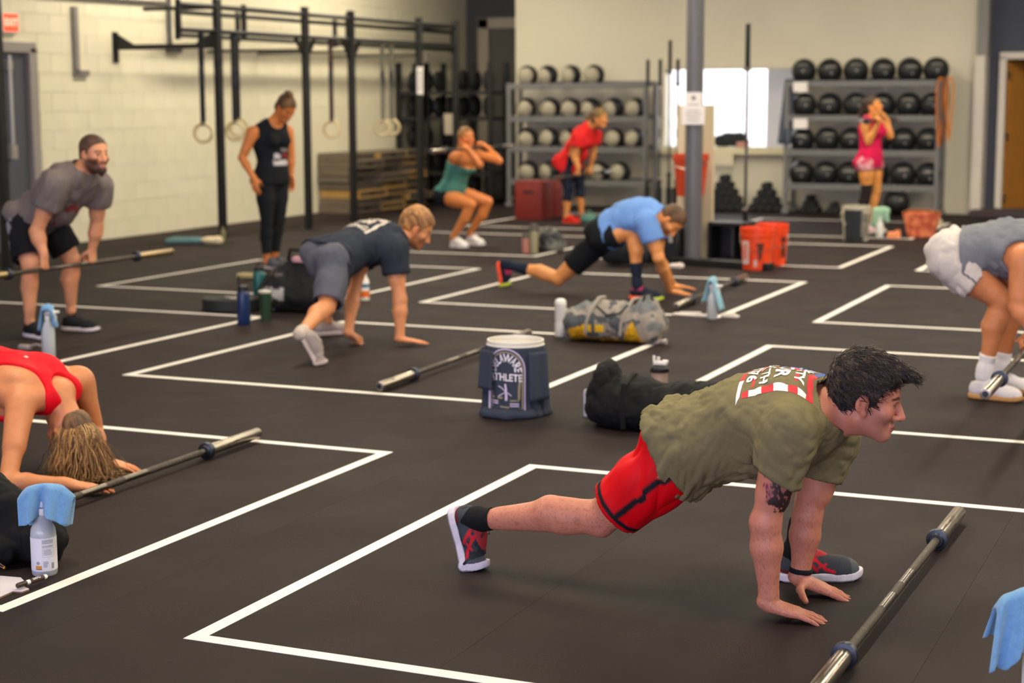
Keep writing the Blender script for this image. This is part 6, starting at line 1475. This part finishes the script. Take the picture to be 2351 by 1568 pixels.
# ---- everyone else
FX = V3(1, 0, 0)
def pitch(deg, yaw=0.0):
    a, b = math.radians(deg), math.radians(yaw); f = V3(math.cos(a)*math.cos(b), math.cos(a)*math.sin(b), math.sin(a)); u = V3(-math.sin(a)*math.cos(b), -math.sin(a)*math.sin(b), math.cos(a)); return f, u
GRIP = dict(curls=[(78, 88, 45)]*4, spread=.35, thumb=(30, 10), tcurl=55)
FLAT = dict(curl=(2, 4, 6), spread=1.0, thumb=(45, 28), tcurl=6)
RELAX = dict(curl=(18, 28, 18), spread=.6, thumb=(28, 10), tcurl=20)
def tee(p, color, sl=.55, loose=.0, hemt=.02, m=None, col=None, fold=.012, neck=.035, seed=1, off=.017, belly=None, h=None):
    J = p.J; g = p.g; B = J['_B']; up = J['_up']; s = p.sc; hc = p.hc
    tp = g['torso']+g['hips']+[rc(J['hip'+sd], J['hip'+sd]+nrm(J['kn'+sd]-J['hip'+sd])*.05*s, .092*s, .092*s, .02*s) for sd in 'RL']+[q for sd in 'RL' for q in (rc(J['sh'+sd], J['sh'+sd]*(.9-sl)+J['el'+sd]*(sl+.1), (.064+loose)*s, (.064+loose)*s, .03*s), g['uarm'+sd][0])]+[ec(B(-.2), B(.2), .152*s, .115*s, .150*s, .112*s, nrm(J['hipR']-J['hipL']), .04*s), rc(J['neck'], J['neck']+nrm(hc-J['neck'])*neck*s, .060*s, .058*s, .02*s)]
    if belly: tp += [el(B(belly[0])+np.array(belly[1])*s, np.array(belly[2])*s, None, .05*s)]
    oc = [(J['sh'+sd]*(1-sl)+J['el'+sd]*sl, J['el'+sd]-J['sh'+sd], .12*s) for sd in 'RL']+[(B(hemt), -up), (J['neck']+nrm(hc-J['neck'])*neck*.9*s, hc-J['neck'], .16*s)]
    return p.cloth('shirt', tp, color, off, open_clips=oc, fold=folds(nrm(J['_fwd']*.4+V3(0, 0, 1)), 22, 6, fold, seed, shift=.2), m=m, col=col, h=h)
def shorts(p, color, t=.6, flare=.0, top=.2, col=None, fold=.010, seed=2, off=.009, m=None, name='shorts', h=None):
    J = p.J; g = p.g; B = J['_B']; s = p.sc; P = list(g['hips'])+g['torso'][:3]; oc = [(B(top), J['_up'])]
    for sd in 'RL':
        d = J['kn'+sd]-J['hip'+sd]; P += g['thigh'+sd]
        if flare: P.append(rc(J['hip'+sd], J['hip'+sd]+d, .088*s, (.075+flare)*s, .03*s))
        oc.append((J['hip'+sd]+d*t, d, .145*s))
    return p.cloth(name, P, color, off, open_clips=oc, fold=folds(V3(.2, -.2, 1), 18, 6, fold, seed) if fold else None, col=col, m=m, h=h)
def leggings(p, color, t=.92, top=.25, off=.005, name='leggings'):
    J = p.J; g = p.g; P = list(g['hips'])+g['torso'][:3]; oc = [(J['_B'](top), J['_up'])]
    for sd in 'RL':
        P += g['thigh'+sd]+g['shin'+sd]; d = J['an'+sd]-J['kn'+sd]; oc.append((J['kn'+sd]+d*t, d, .1*p.sc))
    return p.cloth(name, P, color, off, open_clips=oc, thick=.002)
def tank(p, color, hemt=.02, off=.013, top=.93, arm=.085, col=None, fold=.006, neckr=.075, back=.06, m=None, seed=4, h=None, hem_n=None):
    """sleeveless top cut away around the arms and the neck"""
    J = p.J; g = p.g; B = J['_B']; up = J['_up']; s = p.sc
    fn_c = [(J['sh'+sd]+nrm(J['sh'+sd]-J['sh'+('L' if sd == 'R' else 'R')])*.015*s-up*.01*s, arm*s) for sd in 'RL']
    nk = J['neck']+J['_fwd']*.055*s+up*.02*s
    P = g['torso']+g['hips']+[rc(J['hip'+sd], J['hip'+sd]+nrm(J['kn'+sd]-J['hip'+sd])*.05*s, .092*s, .092*s, .02*s) for sd in 'RL']+[ec(B(-.2), B(.2), .148*s, .108*s, .148*s, .108*s, nrm(J['hipR']-J['hipL']), .04*s)]+[el(c, (r, r, r), None, -.004) for c, r in fn_c]+[el(nk, (neckr*s,)*3, None, -.004), el(J['neck']-J['_fwd']*.05*s+up*.02*s, (back*s,)*3, None, -.004), rc(J['neck']+up*.03*s, J['neck']+up*.2*s, .07*s, .07*s, -.004)]
    return p.cloth('tank_top', P, color, off, open_clips=[(B(hemt), -up if hem_n is None else hem_n)], fold=folds(nrm(J['_fwd']*.3+V3(0, 0, 1)), 20, 7, fold, seed, shift=.2), col=col, m=m, h=h)
# ---- bearded man
def bearded():
    Y0 = 9.05; J = JS(Y0, dict(hipR=(52, 512, -.10), hipL=(98, 492, .10), shR=(125, 425, -.20), shL=(226, 425, .20), neck=(192, 392, 0), elR=(84, 532, -.235), elL=(222, 520, .25), knR=(70, 612, -.19), anR=(68, 738, -.19), knL=(166, 596, .19), anL=(163, 712, .19)))
    for sd, sg in (('R', -1), ('L', 1)): J['wr'+sd] = V3(BARB[0]+.012, Y0+sg*.25, BARB[2]+.095)
    hc = QY(216, 354, Y0); f, u = pitch(-3, -16); J['head'] = hc
    p = Person('bearded man in grey shirt and black shorts holding a barbell at his knees', (-7.35, Y0, 0), J, '#cf8f68', .97, mus=1.08, bow=.02, h=.011, hh=.006, hs=.005, headf=f, headu=u, headc=hc, hd=1.02, brow='#3a2418', beard=('#3a2014', .9), hands=[('R', (0, 0, -1), (1, 0, 0), GRIP), ('L', (0, 0, -1), (1, 0, 0), GRIP)])
    p.hair(.006, .006, '#3a2214', '#5a3824', amp=.002, freq=80)
    W = lambda x, y, z: xf(p.R, hc, np.array([x, y, z])*1.02)
    p.cloth('beard', [rc(W(-.050, .004, -.055), W(-.020, .066, -.092), .016, .021), rc(W(.050, .004, -.055), W(.020, .066, -.092), .016, .021), rc(W(-.012, .078, -.094), W(.012, .078, -.094), .021), rc(W(0, .072, -.100), W(0, .078, -.122), .023, .016), rc(W(-.022, .090, -.056), W(.022, .090, -.056), .0045)], '#3c2114', .001, h=.005, m=M_HAIRA, thick=0, fold=lambda v: .006*fbm(v*70), k=.015)
    def gc(v):
        c = np.tile(lin('#6c625f'), (len(v), 1)); q = (v-J['_B'](.55)); n = fbm(v*14); c[(q@J['_fwd'] > .06) & (np.abs(q[:, 1]) < .09) & (n > .03) & (np.abs(q@J['_up']) < .1)] = lin('#7d3034'); return c
    tee(p, '#6c625f', .48, .016, -.10, col=gc, fold=.014, belly=(.38, (.05, 0, -.05), (.14, .13, .11)))
    def sc(v):
        c = np.tile(lin('#121317'), (len(v), 1)); q = v-J['hipR']; c[(q[:, 1] < -.04) & (np.abs(q[:, 0]+.03) < .022) & (fbm(v*18) > -.13) & (q[:, 2] < .06)] = lin('#8d8d94'); return c
    shorts(p, '#121317', .82, .03, .25, col=sc)
    bR = G(88, 786); bL = G(205, 756)
    p.shoe(V3(J['anR'][0]+.13, J['anR'][1]-.02, 0), (1, -.28, 0), upper='#1b1c20', sole='#d6ccd0', h=.006, wide=1.05); p.shoe(V3(J['anL'][0]+.13, J['anL'][1]+.02, 0), (1, .12, 0), upper='#1b1c20', sole='#d6ccd0', h=.006, wide=1.05)
bearded()
# ---- bent woman in red tank
def redwoman():
    Y0 = 5.58; J = dict(neck=QY(132, 908, Y0), shR=QY(48, 925, Y0-.165), shL=QY(186, 872, Y0+.175), elR=G(18, 1108, .055), wrR=G(158, 1112, .040), elL=QY(214, 985, Y0+.235), wrL=G(236, 1058, .045))
    J['hipR'] = V3(-5.22, 5.42, .43); J['hipL'] = V3(-5.22, 5.62, .43); J['knR'] = V3(-5.55, 5.40, .22); J['knL'] = V3(-5.55, 5.64, .22); J['anR'] = V3(-5.93, 5.40, .12); J['anL'] = V3(-5.93, 5.64, .12)
    hc = QY(163, 1000, Y0-.01); u = nrm(hc-J['neck']+V3(.05, 0, 0)); f = nrm(V3(-1, .15, -.35)); J['head'] = hc
    fR = nrm(V3(.9, .25, -.10)); fL = nrm(V3(.95, .15, -.16))
    p = Person('woman in red racerback tank bent low with forearm on the floor', (-4.9, 5.5, 0), J, '#c67f52', .97, True, bow=.03, h=.008, hh=.006, hs=.0035, headf=f, headu=u, headc=hc, hd=.98, hands=[('R', fR, (0, 0, 1), FLAT), ('L', fL, (0, 0, 1), FLAT)], nr=.050, hb=.0056)
    g = p.g; B = J['_B']; up = J['_up']; bk = -J['_fwd']; lat = nrm(J['shR']-J['shL']); s = p.sc
    # racerback: two straps meeting between the shoulder blades
    cuts = []
    for sd, sg in (('R', 1), ('L', -1)):
        c = J['sh'+sd]-lat*sg*.012-up*.025; cuts.append(ec(c+bk*.10+up*.03, c-up*.10+bk*.085, .088, .15, .070, .14, lat, -.006)); cuts.append(ec(c+up*.03, c-up*.1, .085, .15, .06, .14, lat, -.006))
    cuts.append(ec(J['neck']+bk*.06+up*.04, J['neck']+bk*.05+up*.30, .060, .10, .09, .14, lat, -.006))
    P = g['torso']+[g['hips'][-1]]+cuts
    def rcz(v):
        return np.tile(lin('#d80018'), (len(v), 1))
    o = p.cloth('tank_top', P, '#d80018', .012, open_clips=[(B(.0), -up)], h=.006, m=mat('red stretch', '#d80018', .6, attr=True, bump=.06, bscale=500, spec=.2), fold=folds(up, 14, 5, .004, 2))
    vf = p.last; c = B(.80)+lat*.0
    project(p, vf, c, up, lat, bk, [[(-.007, -.007), (.007, -.007), (.007, .007), (-.007, .007)]], mat('pale logo', '#e8a8a8', .6), 'logo', .002, parent=o)
    leggings(p, '#1c1d22', .9, .06)
    for sd in 'RL': p.shoe(V3(J['an'+sd][0]+.03, J['an'+sd][1], 0), (1, 0, 0), 70, upper='#3a3c42', h=.008)
    # long wavy hair falling to the floor
    p.hair(.006, .006, '#4a3018', '#8a6338', kind='long', amp=.004, freq=45, flow=(0, 0, 1))
    rnd = np.random.RandomState(4); b = MB(); b.mi = 0; W = lambda x, y, z: xf(p.R, hc, np.array([x, y, z])*.98)
    nn = 2700
    for i in range(nn):
        a = rnd.uniform(0, 2*math.pi); e = math.asin(rnd.uniform(-.95, 1)); r = np.array((.082, .100, .092)); d = np.array([math.cos(a)*math.cos(e), math.sin(a)*math.cos(e), math.sin(e)])
        if d[1] > .45 and d[2] < .4: continue
        q0 = W(*(np.array((0, -.018, .038))+d*r)); out = nrm(q0-hc); L = rnd.uniform(.17, .27)
        pts = []; ph, fr = rnd.rand()*6.28, rnd.uniform(20, 34); sway = rnd.normal(0, .014, 2); zend = rnd.uniform(.012, .06)
        for k in range(13):
            t = k/12; fall = t**1.15
            P_ = q0+out*(.020*math.sin(min(t*2.2, 1.57)))+V3(.02*fall+sway[0]*t*3, sway[1]*t*3-.01*fall, -L*fall)
            cen = hc[:2]+np.array([.03, -.01]); pl_ = P_[:2]-cen; P_[:2] = cen+pl_*(1-.02*fall)
            e_ = (P_-hc)@p.R.T-np.array((0, -.018, .038))*.98; rad_ = np.sqrt(((e_/(np.array((.088, .106, .098))*.98))**2).sum())
            if rad_ < 1.10: P_ = hc+(np.array((0, -.018, .038))*.98+e_/max(rad_, .05)*(1.06+.06*((i*7) % 10)/10))@p.R
            P_ = P_+V3(math.sin(fr*t*.6+ph), math.cos(fr*t*.6+ph), 0)*.009*t
            P_[2] = max(P_[2], zend*.5+.006); pts.append(tuple(P_-p.o))
        r0 = rnd.uniform(.0009, .0021); rr = [r0*(1-.6*(k/12)**2) for k in range(13)]
        b.tube(pts, rr, 3, mi=int(rnd.choice([0, 0, 1, 1, 1, 2, 2, 3])))
    b.build('hair_lengths', [mat('strand dark', '#5a3c20', .45, spec=.5), mat('strand mid', '#8a6338', .42), mat('strand gold', '#b8894c', .4), mat('strand pale', '#d2ab70', .4)], p.root, smooth=True)['kind'] = 'stuff'
redwoman()
# ---- coach
def coach():
    Y0 = 13.4; J = JS(Y0, dict(hipR=(608, 413, -.085), hipL=(640, 408, .085), shR=(580, 303, -.15), shL=(660, 300, .15), neck=(630, 280, .0), elR=(556, 362, -.20), wrR=(583, 410, -.21), elL=(668, 360, .19), wrL=(668, 402, .19), knR=(613, 510, -.08), anR=(613, 602, -.08), knL=(640, 505, .08), anL=(630, 596, .08)))
    hc = QY(656, 247, Y0-.02); f, u = pitch(-42, -20); J['head'] = hc
    p = Person('woman in black tank and leggings standing with head bowed', tuple(V3(J['anR'][0]+.03, Y0, 0)), J, '#cd7c40', .93, True, h=.012, hh=.007, hs=.006, headf=f, headu=u, headc=hc, hd=.97, hands=[('R', (.15, 0, -1), (.2, -1, 0), RELAX), ('L', (.15, 0, -1), (.2, 1, 0), RELAX)])
    p.hair(.007, .009, '#2a1a0e', '#75501f', kind='long', amp=.004, freq=50, extra=[('el', (0, -.045, .125), (.045, .05, .035)), ('el', (.015, -.02, .15), (.03, .035, .022))])
    def tc(v):
        c = np.tile(lin('#15171c'), (len(v), 1)); q = v-J['_B'](.38); x = q[:, 1]; z = q[:, 2]; fr = q@J['_fwd'] > .05; n = fbm(v*30)
        c[fr & (np.abs(x) < .10) & (np.abs(z+.035) < .022) & (n > -.12)] = lin('#b9b4b8'); c[fr & (np.abs(x+.055) < .03) & (np.abs(z-.03) < .025) & (n > -.08)] = lin('#b9b4b8'); c[fr & (np.abs(x-.03) < .035) & (np.abs(z-.035) < .02)] = lin('#8a2a34'); c[fr & (np.abs(x-.03) < .06) & (np.abs(z-.085) < .018) & (n > .0)] = lin('#8b878c'); return c
    tank(p, '#15171c', -.10, .013, col=tc, neckr=.085, arm=.088); leggings(p, '#17191d', .80)
    for sd, y in (('R', -.0), ('L', .0)): p.shoe(V3(J['an'+sd][0]+.12, J['an'+sd][1]-.02, 0), (1, -.35, 0), L=.25, upper='#55565c', sole='#cfc8c8', h=.008)
coach()
# ---- navy clad crouching man
def navy():
    q = lambda x, y, Y: QY(x, y, Y)
    J = dict(hipR=q(770, 612, 9.12), hipL=q(738, 598, 9.30), shR=q(903, 572, 9.52), shL=q(842, 552, 9.80), neck=q(918, 545, 9.74), elR=q(918, 688, 9.50), elL=q(812, 668, 9.64), knR=q(750, 705, 8.94), anR=q(694, 762, 8.56))
    J['wrR'] = G(918, 778, .045); J['wrL'] = G(800, 765, .07); J['anL'] = V3(-5.60, 9.70, .10); J['knL'] = V3(-5.55, 9.62, .48)
    hc = q(955, 524, 9.80); f = nrm(V3(.72, .45, -.55)); u = nrm(V3(.45, .25, .85)); J['head'] = hc
    p = Person('man in navy shirt and grey shorts crouching with hands on the floor', (-5.2, 9.2, 0), J, '#d08a5c', .97, mus=1.05, bow=.04, h=.011, hh=.006, hs=.005, headf=f, headu=u, headc=hc, hd=1.02, brow='#5a3c20', beard=('#6a3d22', .5), hands=[('R', nrm(V3(.85, .3, -.12)), (0, 0, 1), FLAT), ('L', nrm(V3(.5, .6, -.5)), (-.3, .2, 1), dict(curls=[(55, 90, 60)]*4, spread=.4, thumb=(30, 5), tcurl=30))])
    p.hair(.006, .015, '#6b4420', '#c0884a', amp=.012, freq=42, flow=(0, .6, -.4), top=1.3)
    tee(p, '#272c37', .50, .010, -.02, fold=.010); vf = p.last; o = [c for c in p.root.children if c.name.startswith('shirt')][0]
    B = J['_B']; up = J['_up']; lat = nrm(J['shR']-J['shL']); bk = nrm(-J['_fwd']+V3(0, 0, .2)); ey = nrm(np.cross(bk, up))
    if ey@lat > 0: ey = -ey
    ink = mat('pale shirt ink', '#c2b7aa', .7)
    for row, (body, sz) in enumerate((('TEAM', .09), ('GYM', .085), ('STRONG', .06))):
        me = text_mesh(body, sz, 0, bold=sz*.04)
        for vv in me.vertices: cx, cy = vv.co.x, vv.co.y; vv.co = (cy+.10-row*.085, -cx+.02, 0)
        project(p, vf, B(.62), up, ey, bk, me, ink, 'lettering', .004, .03, o)
    project(p, vf, B(.62), up, ey, bk, [[(-.10, -.125), (.14, -.115), (.14, -.098), (-.10, -.108)], [(.11, -.09), (.135, -.09), (.135, .1), (.11, .1)]], ink, 'stripe', .004, .03, o)
    def sc(v):
        c = np.tile(lin('#54555f'), (len(v), 1)); qq = v-J['hipR']; d = nrm(J['knR']-J['hipR']); sd_ = nrm(np.cross(d, (0, 0, 1.0))); c[((qq@V3(.75, .65, 0)) > .055) & (qq@d > .0)] = lin('#1c1e25'); return c
    shorts(p, '#54555f', .90, .012, .28, col=sc, fold=.010)
    p.shoe(G(722, 838), (.85, .5, 0), 62, upper='#a0938c', sole='#c2b2aa', h=.006); p.shoe(V3(-5.55, 9.80, 0), (.6, .8, 0), 0, upper='#a0938c', sole='#c2b2aa', h=.008); p.sock('R', .93, '#b9aca0', .005, h=.008)
navy()
# ---- squatting woman in teal
def teal():
    Y0 = 16.15; J = JS(Y0, dict(hipR=(1022, 452, -.09), hipL=(1045, 445, .09), shR=(1043, 362, -.16), shL=(1088, 352, .16), neck=(1066, 350, 0), elR=(1101, 378, -.19), elL=(1146, 370, .18), knR=(1082, 470, -.17), anR=(1040, 545, -.16), knL=(1120, 463, .17), anL=(1078, 536, .16)))
    J['wrR'] = V3(BART[0]+.05, Y0-.25, BART[2]+.0); J['wrL'] = V3(BART[0]+.05, Y0+.25, BART[2]+.0)
    hc = QY(1070, 318, Y0); f, u = pitch(6, -38); J['head'] = hc
    p = Person('woman in teal strapless top squatting with a barbell at her shoulders', tuple(V3(J['anR'][0], Y0, 0)), J, '#cf7c3e', .94, True, h=.013, hh=.008, hs=.007, headf=f, headu=u, headc=hc, hd=.97, hands=[('R', nrm(V3(-.7, .35, .6)), nrm(V3(.5, 0, .8)), dict(curl=(30, 60, 40), spread=.4, thumb=(30, 10), tcurl=30)), ('L', nrm(V3(-.7, -.35, .6)), nrm(V3(.5, 0, .8)), dict(curl=(30, 60, 40), spread=.4, thumb=(30, 10), tcurl=30))])
    p.hair(.008, .010, '#5a3c1c', '#a87838', kind='long', amp=.004, freq=45, extra=[('el', (0, -.10, .02), (.035, .04, .05))])
    g = p.g; B = J['_B']; up = J['_up']; s = p.sc
    p.cloth('tube_top', g['torso']+g['hips']+[ec(B(-.2), B(.2), .150*s, .112*s, .150*s, .112*s, (0, 1, 0), .04)], '#477c70', .016, open_clips=[(B(.04), -up), (B(.76), up)], fold=folds(V3(0, 0, 1), 18, 6, .008, 3))
    shorts(p, '#15171b', .16, .0, .25, fold=0, off=.006)
    for sd in 'RL': p.shoe(V3(J['an'+sd][0]+.13, J['an'+sd][1]-.02, 0), (1, -.35, 0), L=.255, upper='#e6dfda', sole='#efe9e4', lace='#d8d0cc', h=.008, wide=1.05)
teal()
# ---- bent woman in red shirt
def redshirt():
    Y0 = 19.75; J = JS(Y0, dict(hipR=(1293, 378, -.09), hipL=(1318, 372, .09), shR=(1327, 318, -.16), shL=(1366, 312, .16), neck=(1353, 288, 0), elR=(1320, 362, -.18), elL=(1362, 352, .18), knR=(1306, 436, -.12), anR=(1300, 497, -.12), knL=(1332, 430, .12), anL=(1335, 486, .12)))
    for sd, sg in (('R', -1), ('L', 1)): J['wr'+sd] = V3(BARR[0]+.012, Y0+sg*.21, BARR[2]+.09)
    hc = QY(1376, 271, Y0-.02); f, u = pitch(-6, -5); J['head'] = hc
    p = Person('woman in red shirt and navy cropped leggings bent forward at the ball rack', tuple(V3(J['anR'][0], Y0, 0)), J, '#d08a4c', .95, True, h=.014, hh=.008, hs=.007, headf=f, headu=u, headc=hc, hd=.98, bow=.02, hands=[('R', (0, 0, -1), (1, 0, 0), GRIP), ('L', (0, 0, -1), (1, 0, 0), GRIP)])
    p.hair(.008, .011, '#4a3414', '#8a6a30', kind='long', amp=.004, freq=45, extra=[('rc', (0, -.10, .06), (0, -.16, -.02), .030, .022), ('rc', (0, -.16, -.02), (0, -.17, -.10), .022, .012)])
    tee(p, '#cf2222', .45, .014, -.22, fold=.010, belly=(.35, (.05, 0, -.03), (.12, .11, .1))); leggings(p, '#1c2233', .42)
    for sd in 'RL': p.shoe(V3(J['an'+sd][0]+.12, J['an'+sd][1], 0), (1, -.15, 0), L=.25, upper='#c8281c', sole='#d8412c', lace='#e0d0c8', h=.009)
redshirt()
# ---- lunging man in blue
def blueman():
    Y0 = 12.45; J = JS(Y0, dict(hipR=(1378, 545, -.08), hipL=(1394, 538, .10), shR=(1486, 512, -.16), shL=(1508, 500, .17), neck=(1510, 494, 0), elR=(1512, 592, -.15), elL=(1512, 590, .17), knR=(1452, 528, -.10), anR=(1463, 648, -.08), knL=(1282, 640, .10), anL=(1168, 608, .10)))
    J['wrR'] = G(1540, 668, .05); J['wrL'] = G(1545, 655, .05); J['knL'][2] = max(J['knL'][2], .07)
    hc = QY(1540, 506, Y0); f = nrm(V3(.45, -.12, -.88)); u = nrm(V3(.88, .05, .45)); J['head'] = hc
    p = Person('man in sky blue shirt and black shorts in a deep lunge near the grey column', (-4.6, Y0, 0), J, '#dc9254', .97, mus=1.02, bow=.07, h=.012, hh=.007, hs=.006, headf=f, headu=u, headc=hc, hd=1.0, brow='#4a3018', beard=('#5a3620', .6), hands=[('R', nrm(V3(1, -.1, -.12)), (0, 0, 1), FLAT), ('L', nrm(V3(1, .3, -.12)), (0, 0, 1), FLAT)])
    p.hair(.007, .008, '#3c2410', '#6e4a24', amp=.004, freq=60)
    tee(p, '#6b93d0', .52, .012, .12, fold=.010); shorts(p, '#14161a', .70, .02, .35)
    def dc(v, c):
        c[(v[:, 2] > .075) & (v[:, 1] < .12)] = lin('#b02a5c'); return c
    p.shoe(V3(J['anR'][0]+.14, J['anR'][1], 0), (1, -.05, 0), 0, upper='#1c2230', sole='#ff5a2a', sole2=('#c8d84a', .46), decor=dc, h=.007); p.shoe(G(1152, 657), (1, 0, 0), 78, upper='#1c2230', sole='#ff5a3a', sole2=('#c8d84a', .66), decor=dc, h=.007)
    p.sock('R', .62, '#1c2433', .006, h=.009); p.sock('L', .60, '#1c2433', .006, h=.009)
blueman()
# ---- woman in pink
def pink():
    Y0 = 19.5; J = JS(Y0, dict(hipR=(1988, 374, -.08), hipL=(2006, 372, .08), shR=(1986, 285, -.15), shL=(2021, 282, .15), neck=(2000, 272, 0), elR=(1990, 327, -.19), elL=(2038, 305, .19), knR=(1990, 438, -.085), anR=(1979, 507, -.08), knL=(2012, 438, .08), anL=(2001, 506, .06)))
    J['elR'] = J['elR']+V3(.02, 0, 0); J['elL'] = J['elL']+V3(.03, 0, -.04)
    J['wrR'] = V3(BARP[0]+.05, Y0-.22, BARP[2]+.0); J['wrL'] = V3(BARP[0]+.05, Y0+.22, BARP[2]+.0)
    hc = QY(2004, 244, Y0-.02); f, u = pitch(14, -10); J['head'] = hc
    p = Person('woman in pink top and pink shorts standing with a barbell at her shoulders', tuple(V3(J['anR'][0], Y0, 0)), J, '#cf8a44', .92, True, h=.014, hh=.008, hs=.007, headf=f, headu=u, headc=hc, hd=.95, hands=[('R', nrm(V3(-.5, .2, .9)), nrm(V3(.8, 0, .5)), dict(curl=(35, 60, 40), spread=.4, thumb=(30, 10), tcurl=30)), ('L', nrm(V3(-.5, -.2, .9)), nrm(V3(.8, 0, .5)), dict(curl=(35, 60, 40), spread=.4, thumb=(30, 10), tcurl=30))])
    p.hair(.008, .009, '#20140c', '#4a3018', kind='long', amp=.004, freq=45, extra=[('rc', (0, -.11, .06), (0, -.17, -.06), .032, .026), ('rc', (0, -.17, -.06), (0, -.16, -.20), .026, .012)])
    tank(p, '#c8164a', -.10, .014, neckr=.08, arm=.085)
    def sc(v):
        c = np.tile(lin('#c0687a'), (len(v), 1)); n = fbm(v*28); c[n > .06] = lin('#d9a0a4'); c[n < -.12] = lin('#a84660'); return c
    shorts(p, '#c0687a', .26, .03, .2, col=sc, fold=.012)
    d = J['anR']-J['knR']; k0 = J['knR']-nrm(d)*.07; p.cloth('knee_sleeve', p.g['shinR']+p.g['thighR'], '#241c1e', .007, open_clips=[(J['knR']-(J['knR']-J['hipR'])*.22, -(J['knR']-J['hipR'])), (J['knR']+d*.72, d)])
    for sd in 'RL': p.shoe(V3(J['an'+sd][0]+.11, J['an'+sd][1], 0), (1, -.2, 0), L=.245, upper='#d8b8bc', sole='#e8dcd8', lace='#e8dcdc', h=.009)
pink()
# ---- man in white shorts at the right edge
def whiteman():
    Y0 = 8.98; J = JS(Y0, dict(hipR=(2180, 600, -.10), hipL=(2196, 588, .10), shR=(2352, 592, -.18), shL=(2392, 575, .18), neck=(2385, 568, 0), elR=(2338, 705, -.20), elL=(2372, 690, .2), knR=(2304, 690, -.07), anR=(2262, 845, -.06), knL=(2330, 690, .20), anL=(2300, 838, .2)))
    J['wrR'] = V3(BARW[0]+.012, Y0-.22, BARW[2]+.095); J['wrL'] = V3(BARW[0]+.012, Y0+.25, BARW[2]+.095)
    hc = J['neck']+V3(.17, 0, .06); f, u = pitch(-35); J['head'] = hc
    p = Person('man in white shorts and grey tank lifting a barbell at the right edge', (-1.25, Y0, 0), J, '#cb8152', .98, mus=1.12, bow=.03, h=.009, hh=.007, hs=.0045, headf=f, headu=u, headc=hc, hd=1.0, hb=.006, hands=[('R', (0, 0, -1), (1, 0, 0), GRIP), ('L', (0, 0, -1), (1, 0, 0), GRIP)])
    p.hair(.008, .012, '#3a2818', '#5c4026')
    g = p.g; B = J['_B']; up = J['_up']
    tank(p, '#6c6e74', .16, .022, neckr=.08, arm=.092, fold=.014, m=mat('grey jersey', '#6c6e74', .9, attr=True, vary=.05, vscale=90, bump=.1, bscale=400), h=.008)
    def sc(v):
        c = np.tile(lin('#c4bbb3'), (len(v), 1)); q = v-J['hipR']; d = nrm(J['knR']-J['hipR']); a = q@nrm(np.cross(d, (0, -1.0, 0))); c[(q[:, 1] < -.03) & (np.abs(a+.01) < .0055) & (q@d > .08)] = lin('#5c5a5e'); return c
    shorts(p, '#c4bbb3', .52, .045, .40, col=sc, fold=.016, h=.008, off=.010)
    for sd in 'RL': p.sock(sd, .80, '#e4dfdd', .006, h=.008)
    p.shoe(V3(J['anR'][0]+.125, J['anR'][1]-.01, 0), (1, -.12, 0), L=.29, upper='#d2cccb', sole='#b98a52', lace='#e6e2e0', h=.006, wide=1.08); p.shoe(V3(J['anL'][0]+.13, J['anL'][1], 0), (1, .12, 0), L=.29, upper='#d2cccb', sole='#b98a52', lace='#e6e2e0', h=.006, wide=1.08)
whiteman()
